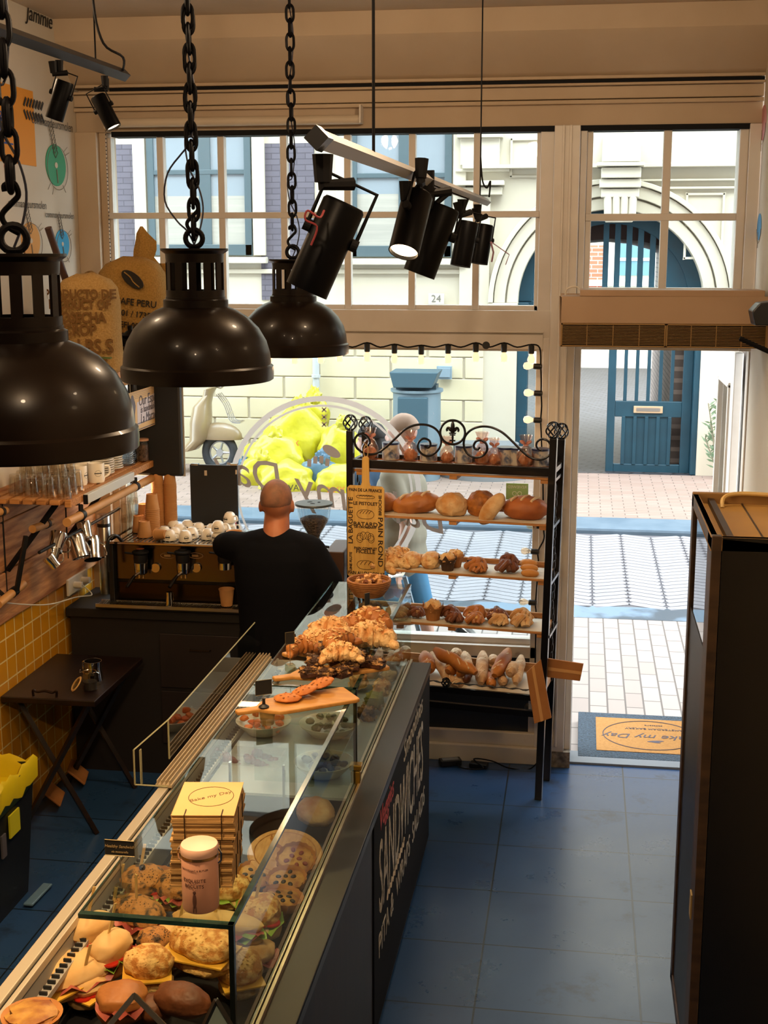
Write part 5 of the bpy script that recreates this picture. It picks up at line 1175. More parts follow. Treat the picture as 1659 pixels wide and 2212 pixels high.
# ================================================================== people
def figure(name, label, loc, joints, cuts, sk, voxel=.011):
    pass
def capsule(g, p0, r0, p1, r1, n=16):
    p0, p1 = Vector(p0), Vector(p1); g.cyl(p0, p1, r0, r1, n); g.ell(p0, (r0,) * 3, seg=n, ring=8); g.ell(p1, (r1,) * 3, seg=n, ring=8)
def chain(g, pts):
    for (a, ra), (b, rb_) in zip(pts[:-1], pts[1:]): capsule(g, a, ra, b, rb_)
def fleshy(g, name, m, par, vox=.010, it=6):
    o = g.part(name, m, par, smooth=60)
    r = o.modifiers.new('remesh', 'REMESH'); r.mode = 'VOXEL'; r.voxel_size = vox; r.use_smooth_shade = True
    s = o.modifiers.new('smooth', 'SMOOTH'); s.factor = .6; s.iterations = it
    return o
SKIN = mat('skin', '#a5694a', .5, col2='#97593c', nscale=12)
def hand(g, w, d, up, side, s=1.0, curl=.5):
    """palm from wrist w along d, five separate fingers"""
    w, d, up, side = Vector(w), Vector(d).normalized(), Vector(up).normalized(), Vector(side).normalized()
    pc_ = w + d * .05 * s
    for k in range(4): capsule(g, w + side * (k - 1.5) * .012 * s, .014 * s, w + d * .085 * s + side * (k - 1.5) * .019 * s, .0115 * s, 10)
    for k, L in enumerate((.066, .076, .071, .056)):
        a = w + d * .088 * s + side * (k - 1.5) * .021 * s; b = a + (d + up * -curl * .4).normalized() * L * .45 * s; c = b + (d + up * -curl * 1.2).normalized() * L * .55 * s
        chain(g, [(a, .0095 * s), (b, .0085 * s), (c, .007 * s)])
    a = w + d * .03 * s - side * .028 * s; b = a + (d - side * .9).normalized() * .04 * s; c = b + (d - side * .2 - up * .3).normalized() * .032 * s
    chain(g, [(a, .013 * s), (b, .0105 * s), (c, .0085 * s)])
def head(g, c, s=1.0, f=Vector((0, 1, 0))):
    """c = middle of the skull, f = facing"""
    c = Vector(c); f = Vector(f).normalized(); r = f.cross(Vector((0, 0, 1)))
    rz = math.atan2(f.y, f.x) - PI / 2
    g.ell(c + Vector((0, 0, .02)) * s - f * .008 * s, (.074 * s, .094 * s, .095 * s), (0, 0, rz), 28, 18); g.ell(c + f * .03 * s - Vector((0, 0, .045)) * s, (.058 * s, .066 * s, .07 * s), (0, 0, rz), 24, 14)
    g.ell(c + f * .062 * s - Vector((0, 0, .088)) * s, (.028 * s, .026 * s, .022 * s), (0, 0, rz)); capsule(g, c + f * .088 * s, .010 * s, c + f * .108 * s - Vector((0, 0, .035)) * s, .013 * s, 10)
    g.ell(c + f * .09 * s - Vector((0, 0, .062)) * s, (.024 * s, .012 * s, .009 * s), (0, 0, rz)); g.ell(c + f * .08 * s + Vector((0, 0, .014)) * s, (.052 * s, .014 * s, .008 * s), (0, 0, rz))
    for sd in (-1, 1):
        g.ell(c + r * sd * .078 * s - Vector((0, 0, .018)) * s - f * .004, (.010 * s, .019 * s, .032 * s), (0, 0, rz + sd * .3))
# barista, seen from behind, right arm low, left arm reaching to the machine
BX, BY = at(597, 1100, Y=6.08).x, 6.08
hz = at(595, 1036, Y=BY).z
ba = thing('person', 'bald barista in a black T-shirt seen from behind at the espresso machine', 'person', (BX, BY, 0))
sh_ = hz - .315
g = B(); head(g, (BX, BY + .01, hz - .115), 1.0, Vector((-.12, 1, 0)))
chain(g, [((BX, BY + .01, hz - .18), .062), ((BX - .0, BY - .015, sh_ + .045), .066), ((BX, BY - .02, sh_ - .05), .09)])
chain(g, [((BX, BY, sh_ - .1), .13), ((BX, BY, 1.15), .13), ((BX, BY, .95), .14)])
for s_ in (-1, 1):
    chain(g, [((BX + s_ * .09, BY, .93), .095), ((BX + s_ * .11, BY + .02, .52), .06), ((BX + s_ * .11, BY, .46), .058), ((BX + s_ * .115, BY - .02, .1), .04)]); chain(g, [((BX + s_ * .115, BY - .03, .045), .042), ((BX + s_ * .13, BY + .12, .03), .03)])
eR = Vector((BX + .27, BY + .0, sh_ - .34)); wR = eR + Vector((-.03, .20, .02))
chain(g, [((BX + .17, BY, sh_ - .03), .062), ((BX + .235, BY - .01, sh_ - .15), .055), (eR, .043), (wR, .028)]); hand(g, wR, (-.1, 1, 0), (0, 0, 1), (1, .1, 0), 1, .9)
eL = Vector((BX - .30, BY + .10, sh_ - .03)); wL = Vector((BX - .235, BY + .34, sh_ - .08))
chain(g, [((BX - .16, BY, sh_ - .02), .06), (eL, .046), (wL, .028)]); hand(g, wL, (.2, 1, -.3), (0, 0, 1), (-1, .1, 0), 1, .9)
fleshy(g, 'body', SKIN, ba, .009, 4)
g = B()
chain(g, [((BX - .15, BY, sh_ - .025), .078), ((BX, BY - .01, sh_ + .02), .075), ((BX + .15, BY, sh_ - .025), .078)]); chain(g, [((BX - .045, BY - .035, sh_ + .008), .062), ((BX + .045, BY - .035, sh_ + .008), .062)])
g.rings([[Vector((BX + rx * math.copysign(abs(math.cos(a)) ** .8, math.cos(a)) + ox, BY + ry * math.sin(a), z)) for a in [2 * PI * k / 36 for k in range(36)]] for z, rx, ry, ox in ((sh_ + .035, .08, .075, 0), (sh_ + .01, .17, .11, 0), (sh_ - .06, .215, .135, 0), (sh_ - .18, .21, .145, 0), (sh_ - .32, .195, .14, 0), (sh_ - .45, .19, .14, 0), (sh_ - .6, .20, .15, 0), (sh_ - .68, .205, .155, 0))])
chain(g, [((BX + .165, BY, sh_ - .04), .082), ((BX + .245, BY - .01, sh_ - .17), .078), ((BX + .268, BY - .01, sh_ - .255), .072)])
chain(g, [((BX - .155, BY, sh_ - .03), .082), ((BX - .24, BY + .06, sh_ - .03), .075), ((BX - .285, BY + .10, sh_ - .04), .066)])
fleshy(g, 'black_t_shirt', mat('black_cotton', '#06070d', .9, spec=.1), ba, .010, 6)
g = B()
for s_ in (-1, 1): chain(g, [((BX + s_ * .09, BY, .92), .115), ((BX + s_ * .11, BY + .02, .5), .092), ((BX + s_ * .115, BY - .01, .10), .07)])
chain(g, [((BX - .06, BY, .95), .14), ((BX + .06, BY, .95), .14)])
fleshy(g, 'dark_trousers', mat('dark_denim', '#0d0e13', .9, spec=.1), ba, .014, 4)
for s_ in (-1, 1): g = B(); g.ell((BX + s_ * .125, BY + .045, .04), (.056, .15, .055), flat=.7); g.part('shoe', MATTB, ba, smooth=True)
g = B(); g.ell((BX, BY + .0, hz - .095), (.0765, .0965, .097), (0, 0, 0), 30, 18, flat=.25)
for v in g.bm.verts:
    if v.co.y > BY + .03 and v.co.z < hz - .06: v.co.y = BY + .03
g.part('stubble', mat('shaved_hair', '#5f4030', .7, col2='#7a503a', nscale=25), ba, smooth=True)

def walker(px, py, Y, label, shirt, pants, hair, rucksack=None, face=(-1, .25, 0), h=1.76, hairlen=False, shorts=True):
    X_ = at(px, py, Y=Y).x; hz = at(px, py, Y=Y).z; f = Vector(face).normalized(); r = f.cross(Vector((0, 0, 1))); k = (hz + .05) / 1.78; z0 = -.05
    t = thing('person', label, 'person', (X_, Y, z0)); c = Vector((X_, Y, 0)); Z = lambda v: Vector((0, 0, z0 + v * k))
    g = B(); head(g, c + Z(1.655), k, f); chain(g, [(c + Z(1.60), .055), (c + Z(1.5), .06), (c + Z(1.42), .09)]); chain(g, [(c + Z(1.32), .13), (c + Z(1.0), .12), (c + Z(.92), .13)])
    for s_, st in ((-1, .26), (1, -.22)):
        chain(g, [(c + r * s_ * .09 + Z(.9), .09), (c + r * s_ * .09 + f * st * .5 + Z(.5), .058), (c + r * s_ * .09 + f * st + Z(.1), .038)]); chain(g, [(c + r * s_ * .09 + f * (st - .03) + Z(.045), .04), (c + r * s_ * .09 + f * (st + .14) + Z(.03), .03)])
        chain(g, [(c + r * s_ * .19 + Z(1.4), .05), (c + r * s_ * .24 - f * st * .5 + Z(1.12), .042), (c + r * s_ * .24 - f * st * .6 + f * .08 + Z(.86), .027)]); hand(g, c + r * s_ * .24 - f * st * .6 + f * .08 + Z(.85), (0, 0, -1), f, r * s_, .95, .4)
    fleshy(g, 'body', mat('fair_skin', '#b98a74', .5), t, .011, 4)
    g = B(); chain(g, [(c + r * .15 + Z(1.41), .085), (c + Z(1.43), .09), (c - r * .15 + Z(1.41), .085)])
    for zz, rr in ((1.3, .16), (1.15, .155), (1.0, .16), (.88, .165)):
        chain(g, [(c + r * .06 + Z(zz), rr - .01), (c - r * .06 + Z(zz), rr - .01)])
    for s_, st in ((-1, .26), (1, -.22)): chain(g, [(c + r * s_ * .185 + Z(1.4), .075), (c + r * s_ * .235 - f * st * .35 + Z(1.2), .07)])
    fleshy(g, 'shirt', shirt, t, .013, 5)
    g = B(); chain(g, [(c + r * .05 + Z(.9), .15), (c - r * .05 + Z(.9), .15)])
    for s_, st in ((-1, .26), (1, -.22)):
        chain(g, [(c + r * s_ * .09 + Z(.85), .115), (c + r * s_ * .09 + f * st * .5 + Z(.50), .09)])
        if not shorts: chain(g, [(c + r * s_ * .09 + f * st * .5 + Z(.50), .08), (c + r * s_ * .09 + f * st + Z(.1), .06)])
    fleshy(g, 'shorts' if shorts else 'trousers', pants, t, .014, 4)
    g = B(); rz = math.atan2(f.y, f.x) - PI / 2
    g.ell(c + Z(1.69) - f * .015, (.083, .103, .095), (0, 0, rz), 24, 14, flat=.05, nz=.02 if not hairlen else .06)
    if hairlen: g.ell(c + Z(1.60) - f * .07, (.075, .05, .12), (0, 0, rz), 20, 12, nz=.08)
    g.part('hair', hair, t, smooth=True)
    if rucksack:
        g = B(); g.ell(c - f * .22 + Z(1.2), (.16, .11, .25), (0, 0, rz), 24, 14, power=.8); g.part('backpack', rucksack, t, smooth=True)
    return t
walker(868, 893, 8.35, 'man in a beige T-shirt and blue shorts walking past outside the window', mat('beige_shirt', '#7d7362', .9), mat('blue_denim', '#3f7396', .9), mat('thin_grey_hair', '#9a7c68', .8))
walker(800, 915, 8.95, 'dark-haired person with a bright blue backpack walking past outside', mat('navy_jacket', '#2c4258', .9), mat('grey_trousers', '#8d8a86', .9), mat('dark_hair', '#2a2422', .8), mat('bright_blue_pack', '#2e6fae', .6), hairlen=True, shorts=False)
# bicycle behind them
bw_ = at(925, 1500, Y=7.75); bk = thing('bicycle', 'silver bicycle leaning outside below the window, its wheel showing', 'bicycle', (bw_.x, 7.75, -.05))
wheel((bw_.x + .0, 7.75, .285), .335, .02, 'wheel', bk, ALU, 14); wheel((bw_.x - 1.05, 7.75, .285), .335, .02, 'wheel', bk, ALU, 14)
B().tube([(bw_.x + .36 * math.cos(a), 7.75, .285 + .36 * math.sin(a)) for a in [PI * .1 + PI * .75 * k / 16 for k in range(17)]], .018, 6).part('mudguard', mat('silver_guard', '#b9bcc0', .3, .8), bk, smooth=True)
g = B(); q = lambda x, z: (bw_.x + x, 7.75, z); g.tube([q(0, .285), q(-.12, .75), q(-.15, .86)], .016); g.tube([q(-.12, .70), q(-.62, .32), q(-.70, .72)], .016); g.tube([q(-.14, .66), q(-.69, .62)], .014); g.tube([q(-.62, .32), q(-1.05, .285), q(-.69, .62)], .012); g.part('frame', mat('bike_grey', '#6a737a', .4, .5), bk, smooth=True)
g = B(); g.ell(q(-.72, .80), (.13, .07, .035)); g.part('saddle', BLACK, bk, smooth=True); g = B(); g.tube([(bw_.x - .22, 7.5, .92), (bw_.x - .15, 7.62, .9), (bw_.x - .15, 7.88, .9), (bw_.x - .22, 8.0, .92)], .012); g.part('handlebar', CHROME, bk, smooth=True)

# ================================================================== DISPLAY COUNTER
CX0, CX1, CY0, CY1 = -1.43, -.668, 1.9, 5.90
CTZ = .90
BRS = mat('counter_metal', '#453e37', .38, .85)
dc_ = thing('display_counter', 'long refrigerated display counter with a dark front and brown metal flange', 'counter', (-1.05, 3.9, 0))
B().box(CX0 + .03, -.72, CY0, CY1, 0, .42).part('base', DK, dc_)
B().box(-.72, CX1 + .002, CY0, CY1 - .01, .02, CTZ - .01).part('front_cladding', mat('dark_oak_front', '#24130b', .5, col2='#0d0806', nscale=3, stretch=(1, 8, .5)), dc_)
g = B(); g.box(-.745, CX1 + .012, CY0, CY1, CTZ, CTZ + .012); g.box(CX1 + .006, CX1 + .012, CY0, CY1, CTZ - .03, CTZ + .01); g.part('metal_flange', BRS, dc_, bev=.002)
g = B(); g.box(-.752, -.742, CY0, CY1, CTZ + .004, CTZ + .026); g.box(-.764, -.758, CY0, CY1, CTZ, CTZ + .020); g.part('glass_channel', mat('pale_gold_rail', '#b3a387', .3, .8), dc_, bev=.001)
INNER = mat('case_inner_white', '#a9a7a2', .4)
g = B(); g.box(-.775, -.765, CY0, CY1, .66, CTZ); g.part('inner_wall', INNER, dc_)
g = B(); g.box(CX0 + .035, CX0 + .045, CY0, CY1, .55, CTZ - .0); g.box(CX0 + .035, -.765, CY1 - .03, CY1 - .02, .42, CTZ); g.part('rear_wall', INNER, dc_)
g = B(); g.box(CX0, CX0 + .035, CY0, CY1 - .1, .0, CTZ + .03); g.part('rear_panel', DK, dc_)
g = B(); g.box(CX0 - .005, CX0 + .03, CY0, CY1 - .12, CTZ + .03, CTZ + .045); g.box(CX0 + .035, CX0 + .05, CY0, CY1 - .12, CTZ + .01, CTZ + .035); g.part('rear_rail', mat('pale_aluminium', '#c5bba8', .4, .3), dc_, bev=.002)
g = B(); g.box(CX0 + .045, -.775, CY0, CY1 - .03, .70, .72); g.part('well_floor', mat('dark_well', '#1a1c1f', .35, .5), dc_)
# slotted air vents along both sides of the well
for x, lab in ((-.80, 'front'), (CX0 + .07, 'rear')):
    g = B(); k = CY0 + .02
    while k < CY1 - .1: g.ob((x, k, .80 if lab == 'front' else .875), (.022, .006, .012)); k += .021 if lab == 'front' else .028
    v = g.part('air_vent', mat('vent_black', '#0d0d0f', .5) if lab == 'rear' else mat('vent_ochre', '#8d7548', .5), dc_); v['kind'] = 'stuff'
    B().box(x - .014, x + .014, CY0, CY1 - .05, .78 if lab == 'front' else .855, .797 if lab == 'front' else .871).part('vent_strip', INNER if lab == 'rear' else mat('vent_dark', '#1e1d1c', .5), dc_)
# chalkboard with lettering
ck = B().box(CX1 + .002, CX1 + .008, 4.20, CY1 - .012, .05, CTZ - .035).part('chalkboard', mat('chalkboard', '#0b0c12', .8, col2='#101118', nscale=3, spec=.15), dc_)
CHK = mat('chalk_white', '#d6d0c6', .9, col2='#9a958c', nscale=60); CHR = mat('chalk_red', '#b8505a', .9)
MX = Matrix(((0, 0, 1), (1, 0, 0), (0, 1, 0))); xx = CX1 + .0085
text('SANDWICHES', 'lettering', CHK, ck, (xx, 4.97, .58), .40, M=MX, sx=.52)
text('Smoothies', 'lettering', CHK, ck, (xx, 5.28, .82), .12, M=MX, sx=1.25, shear=.25)
text('Veggies', 'lettering', CHR, ck, (xx, 4.50, .81), .12, M=MX, sx=1.0, shear=.2)
text('PITA &  WRAPS  SALADS', 'lettering', CHK, ck, (xx, 5.0, .34), .13, M=MX, sx=1.0)
g = B()
for k in range(10): g.tube([(xx, 4.5 + k * .05, .43), (xx, 4.53 + k * .05, .46)], .004, 4)
g.part('scroll_line', CHK, ck)

# glass case on top
GZT = 1.27; GX0, GX1 = -1.135, -.760; GY0, GYM, GY1 = 2.73, 4.42, 5.97
CG = glass('case_glass', '#f1f8f6', 1.8, .015, .0)
GE = mat('glass_edge_green', '#0e1f1a', .15, coat=.3, col2='#24403a', nscale=9, stretch=(1, 4, 4))
for y0, y1, lab in ((GY0, GYM, 'nearer glass case over the sandwiches carrying boxes, a tin and cookies'), (GYM + .012, GY1, 'farther glass case towards the window carrying pastries and a basket')):
    gc = thing('glass_display_case', lab, 'glass case', ((GX0 + GX1) / 2, (y0 + y1) / 2, CTZ))
    B().box(GX0, GX1, y0, y1, GZT - .006, GZT).part('top_pane', CG, gc)
    B().box(GX1 - .006, GX1, y0, y1, CTZ + .015, GZT - .007).part('front_pane', CG, gc)
    e = .0035
    g = B(); g.box(GX1 - .013, GX1 + .001, y0, y1, GZT - .007, GZT + .0012)
    g.part('front_edge', GE, gc)
    B().box(GX0 - .001, GX0 + .003, y0, y1, GZT - .006, GZT + .0005).part('rear_edge', GE, gc)
    B().box(GX0, GX1, y0 - .001, y0 + .016, GZT - .010, GZT + .0012).part('near_edge', GE, gc)
    B().box(GX1 - .011, GX1 + .0015, y0 - .0015, y0 + .013, CTZ + .012, GZT).part('corner_post', mat('black_glass_edge', '#0f1514', .2), gc)
    B().box(GX0, GX1, y1 - .004, y1, CTZ + .01, GZT - .007).part('end_pane', CG, gc)
g = B(); g.ob((GX1 + .008, GYM + .0, CTZ + .04), (.018, .03, .06)); g.ob((GX1 + .008, GYM - .0, CTZ + .085), (.028, .04, .02)); solo(g, 'brass_clamp', mat('brass', '#a8843a', .3, .9), 'small brass clamp where the two glass cases meet', 'clamp', bev=.003)
# rear guard shelf of glass and rail
rg = thing('rear_tray', 'cream folded tray and rail behind the glass cases on the staff side', 'tray', (-1.40, 4.8, CTZ + .045))
a, b_ = at(660, 1417, Z=.96), at(345, 1700, Z=.95)
g = B(); g.box(-1.445, -1.385, 4.22, 5.75, .946, .956); 
for x in (-1.44, -1.425, -1.41, -1.395): g.box(x, x + .004, 4.22, 5.75, .956, .972)
g.part('tray', mat('cream_tray', '#b5a386', .45), rg)
g = B(); g.box(-1.50, -1.496, 4.22, 4.235, .95, 1.08)
for (p0, p1) in (((-1.52, 4.22, .95), (-1.52, 4.22, 1.08)), ((-1.52, 4.22, 1.08), (-1.45, 4.40, 1.13)), ((-1.45, 4.40, 1.13), (-1.45, 5.7, 1.13)), ((-1.45, 4.40, 1.13), (-1.45, 4.40, .98)), ((-1.52, 4.22, .95), (-1.40, 4.22, .95))): g.tube([p0, p1], .0035, 4)
g.part('glass_guard_edge', mat('pale_glass_edge', '#9c9a7c', .2), rg)
B().box(-1.452, -1.448, 4.40, 5.7, .98, 1.13).part('guard_pane', CG, rg)
# ------------------------------------------------------------------ food
CRU = mat('golden_crust', '#b9773a', .5, col2='#8c5226', nscale=7, bump=.25, bscale=30)
CRD = mat('dark_crust', '#7a4220', .55, col2='#4d260f', nscale=8, bump=.3, bscale=30)
FLO = mat('floury_crust', '#b98246', .8, col2='#d3b48a', nscale=14, bump=.35, bscale=40)
CIA = mat('pale_bread', '#cb9f5e', .75, col2='#dcbb84', nscale=10, bump=.2)
SEED = mat('seeded_crust', '#b77a35', .7, col2='#e0b873', nscale=38, bump=.7, ramp=(.42, .55))
SEEDB = mat('poppy_crust', '#a8743a', .7, col2='#3a2b1a', nscale=45, bump=.5, ramp=(.5, .62))
CHO = mat('chocolate_bake', '#2c150c', .5, col2='#4a2716', nscale=10, bump=.5, bscale=30)
ALM = mat('almond_flakes', '#c98f55', .6, col2='#e3c08c', nscale=30, bump=1.0, ramp=(.4, .58))
BRW = mat('nutty_brownie', '#3a2113', .7, col2='#b98a52', nscale=34, bump=.9, ramp=(.45, .6))
LET = mat('lettuce', '#6f9632', .5, col2='#9ab84a', nscale=12, bump=.3); TOM = mat('tomato', '#b2271a', .25, coat=.4); HAM = mat('cured_ham', '#b4604e', .45, col2='#8e3f38', nscale=10); CHE = mat('cheese', '#d9a83b', .45)
PICK = mat('wooden_pick', '#d0b070', .6); OLI = mat('olive', '#17110d', .25)
def leaf(g, c, r, seed, n=22):
    R = []
    for q in (.25, .7, 1.0): R.append([Vector(c) + Vector((q * r[0] * math.cos(2 * PI * k / n), q * r[1] * math.sin(2 * PI * k / n), (.010 * q * math.sin(k * 2.7 + seed) + .006 * math.sin(k * 1.3)))) for k in range(n)])
    g.rings(R, cap=False); g.add([v for v in R[0]], [tuple(range(n))])
def sandwich(label, rx, ry, h, top, bot=None, fill=('lettuce', 'tomato', 'ham'), pick=True, olive=False, seed=0):
    t = thing('sandwich', label, 'sandwich', (0, 0, 0), 'filled rolls and breads in the glass counter')
    bot = bot or top
    g = B(); g.ell((0, 0, h * .20), (rx, ry, h * .26), nz=.05, seed=seed, flat=.7, power=.9); g.part('bread_base', bot, t, smooth=True)
    if 'lettuce' in fill: g = B(); leaf(g, (0, -.006, h * .42), (rx * 1.1, ry * 1.12), seed); g.part('lettuce', LET, t, smooth=True)
    if 'ham' in fill: g = B(); leaf(g, (0, -.01, h * .48), (rx * 1.05, ry * 1.1), seed + 3); g.part('ham', HAM, t, smooth=True)
    if 'cheese' in fill: g = B(); g.ob((0, -.01, h * .45), (rx * 1.9, ry * 1.9, .004), (0, 0, .3)); g.part('cheese', CHE, t)
    if 'tomato' in fill:
        g = B()
        for k in (-1, 0, 1): g.lathe([(.021, 0), (.022, .003), (.021, .006), (.001, .006)], (k * rx * .55, -ry * .55, h * .46), 14)
        g.part('tomato', TOM, t, smooth=35)
    g = B(); g.ell((0, .004, h * .68), (rx, ry, h * .40), (.12, 0, 0), nz=.06, nf=5, seed=seed + 1, flat=.45, power=.92, seg=26, ring=16); g.part('bread_top', top, t, smooth=True)
    if top in (SEED, SEEDB):
        g = B(); rr = random.Random(seed)
        for k in range(60 if top is SEED else 90):
            a = k * 2.4; q = .9 * math.sqrt((k + .5) / (60 if top is SEED else 90)); u, v = q * math.cos(a), q * math.sin(a); w_ = math.sqrt(max(.02, 1 - q * q)) * .97
            g.ell((u * rx, .004 + v * ry, h * .68 + h * .40 * w_), (.0042, .0024, .0016) if top is SEED else (.0018, .0015, .0012), (v * .8, u * -.8, rr.uniform(0, 3)), seg=6, ring=4)
        sd = g.part('seeds', mat('pumpkin_seed', '#c79a52', .5) if top is SEED else mat('poppy_seed', '#20180f', .6), t); sd['kind'] = 'stuff'
    if pick: g = B(); g.ob((0, 0, h + .035), (.008, .0025, .10), (.15, .2, 0)); g.part('wooden_pick', PICK, t)
    if olive: g = B(); g.ell((0, 0, h + .012), (.009,) * 3); g.part('olive', OLI, t, smooth=True)
    return t
FZ = .80
def tray_place(t, px, py, z, rz=0, rot=None, s=1.0):
    p_ = at(px, py, Z=z); p_.z = z; s *= 1.14 if t['category'] == 'sandwich' else 1; put(t, p_, rz, rot); t.scale = (s,) * 3; return t
# trays inside
for y0, y1, lab in ((2.15, 2.9, 'black tray nearest the camera holding breads'), (2.92, 3.68, 'black tray in the middle of the well holding filled rolls'), (3.70, 4.30, 'black tray under the box stack holding quiches and loaves')):
    solo(B().box(-1.34, -.82, y0, y1, .722, .735).box(-1.345, -1.338, y0, y1, .722, .76).box(-.822, -.815, y0, y1, .722, .76), 'serving_tray', mat('black_tray', '#141416', .4), lab, 'tray', bev=.002)
TZ_ = .737
S = sandwich
items = [
 (S('round seeded bun with an olive pick and tomato, left of the tin', .062, .060, .085, SEEDB, fill=('lettuce', 'tomato'), olive=True, seed=1), 310, 1945, .86, .3),
 (S('round poppy bun half hidden behind the pink tin', .058, .056, .085, SEEDB, fill=('lettuce', 'ham'), seed=2), 382, 1955, .86, 0),
 (S('long poppy roll with ham curling out under the glass edge', .085, .05, .085, SEEDB, CIA, fill=('ham',), seed=3), 298, 2012, .84, -.5),
 (S('white flatbread folded around lettuce and tomato, standing up', .065, .042, .10, CIA, fill=('lettuce', 'tomato'), seed=4), 200, 2060, .85, .9),
 (S('smooth pale roll half with lettuce and salami, right of the flatbread', .062, .042, .10, CIA, fill=('lettuce', 'tomato'), seed=5), 245, 2100, .84, 1.2),
 (S('large grilled ciabatta with cheese and bacon at the lower left', .125, .060, .075, CIA, fill=('cheese', 'ham'), pick=False, seed=6), 148, 2140, .83, .75),
 (S('small poppy slice sandwich with cured ham in the centre of the tray', .045, .038, .08, SEEDB, fill=('ham',), pick=False, seed=7), 335, 2075, .83, .2),
 (S('big seeded roll, the largest in front of the corner of the case', .095, .062, .09, SEED, fill=('cheese',), pick=False, seed=8), 437, 2085, .87, -.5),
 (S('seed-crusted roll standing left of the big seeded one', .062, .048, .10, SEED, fill=('cheese',), pick=False, seed=9), 322, 2135, .84, 0),
 (S('long white baguette sandwich with ham and lettuce beside the corner post', .125, .036, .07, CIA, fill=('lettuce', 'ham'), seed=10), 470, 2030, .86, -.1),
 (S('brown triangular bread sandwich low by the front glass', .060, .052, .06, FLO, fill=('ham',), pick=False, seed=11), 548, 2088, .80, .7),
 (S('rough brown bread sandwich overflowing with lettuce by the front glass', .06, .058, .10, SEED, FLO, fill=('lettuce', 'tomato'), seed=12), 560, 2020, .83, .3),
 (S('yellow seeded roll behind the corner of the case, right of the tin', .062, .05, .075, SEED, fill=('lettuce',), seed=13), 492, 1955, .86, .2),
 (S('small poppy roll with a pick left of the long poppy roll', .045, .04, .07, SEEDB, fill=('ham', 'tomato'), seed=14), 248, 2030, .80, .4),
 (S('orange-brown roll at the bottom beside the dark metal frame', .06, .05, .07, CRU, fill=('ham',), pick=False, seed=15), 265, 2195, .84, .4),
 (S('seeded roll leaning behind the corner post at the bottom', .055, .06, .09, SEED, fill=('cheese',), pick=False, seed=16), 520, 2140, .80, .2),
 (S('cheese and tomato roll in the lower left beside the ciabatta', .05, .045, .07, CIA, fill=('cheese', 'tomato'), pick=True, seed=17), 190, 2165, .80, .9),
 (S('golden roll showing salad at the upper left of the middle tray', .052, .045, .08, SEED, fill=('lettuce', 'cheese'), seed=18), 262, 1985, .78, .9),
 (S('brown grain roll tucked between the poppy bun and the corner', .05, .045, .07, FLO, fill=('lettuce', 'ham'), seed=19), 415, 2020, .80, 1.5),
 (S('pale baguette end sandwich with ham left of the corner post', .07, .035, .06, CIA, fill=('ham', 'lettuce'), pick=True, seed=20), 395, 2040, .84, .5),
]
for t, px, py, z, rz in items: tray_place(t, px, py, z - .05, rz)
def loaf(name, label, cat, r, m, seed, group=None, scores=0, nz=.05, flat=.75, power=1):
    t = thing(name, label, cat, (0, 0, 0), group)
    g = B(); g.ell((0, 0, r[2] * flat), r, nz=nz, nf=6, seed=seed, flat=flat, power=power, seg=28, ring=18); g.part('crust', m, t, smooth=True)
    if scores:
        g = B()
        for k in range(scores):
            x = (k - (scores - 1) / 2) * r[0] * 1.3 / scores; zz = r[2] * (flat + math.sqrt(max(0, 1 - (x / r[0]) ** 2)) * 1.0)
            g.tube(smooth_pts([(x - r[0] * .12, -r[1] * .62, r[2] * flat + (zz - r[2] * flat) * .82), (x, -r[1] * .2, zz * 1.0 + r[2] * .0), (x + r[0] * .12, r[1] * .4, r[2] * flat + (zz - r[2] * flat) * .93)], 4), .006, 5)
        g.part('score_mark', mat('flour_score', '#dcc4a0', .9), t, smooth=True)
    return t
tray_place(loaf('brown_loaf', 'brown wholemeal loaf standing at the far end of the quiche tray', 'bread', (.075, .06, .05), FLO, 3), 682, 1775, .84, -.5)
tray_place(loaf('dark_roll', 'smooth dark brown roll at the bottom centre of the case', 'bread roll', (.085, .05, .045), CRD, 4), 395, 2185, .82, -.3)
tray_place(loaf('dark_roll', 'small dark roll left of the smooth brown roll at the bottom edge', 'bread roll', (.05, .045, .04), CRD, 5), 335, 2200, .78, .3)
def quiche(label, m, fill, seed, r=.062):
    t = thing('quiche', label, 'quiche', (0, 0, 0), 'round quiches by the front glass')
    g = B(); R = []
    for z, k in ((0, .82), (.028, 1.0), (.034, 1.0), (.028, .92), (.006, .76)): R.append([Vector((k * r * math.cos(2 * PI * j / 36) * (1 + .03 * math.cos(j * PI)), k * r * math.sin(2 * PI * j / 36) * (1 + .03 * math.cos(j * PI)), z)) for j in range(36)])
    g.rings(R); g.part('pastry_shell', m, t, smooth=True)
    g = B(); g.ell((0, 0, .022), (r * .9, r * .9, .009), nz=.12, seed=seed); g.part('filling', fill, t, smooth=True)
    g = B()
    for k in range(7):
        a = k * 2.4 + seed; q = r * .6 * math.sqrt((k + .5) / 7); g.ell((q * math.cos(a), q * math.sin(a), .030), (.009, .007, .005), (0, 0, a))
    g.part('topping', mat('olive_bits', '#1d120c', .4) if seed not in (0, 5) else mat('red_pepper_bits', '#7d2a1c', .4), t, smooth=True)
    return t
EGG = mat('egg_custard', '#c29344', .5, col2='#8a4f20', nscale=25, bump=.4); PAS = mat('short_pastry', '#b5793a', .6, col2='#9a5f28', nscale=9)
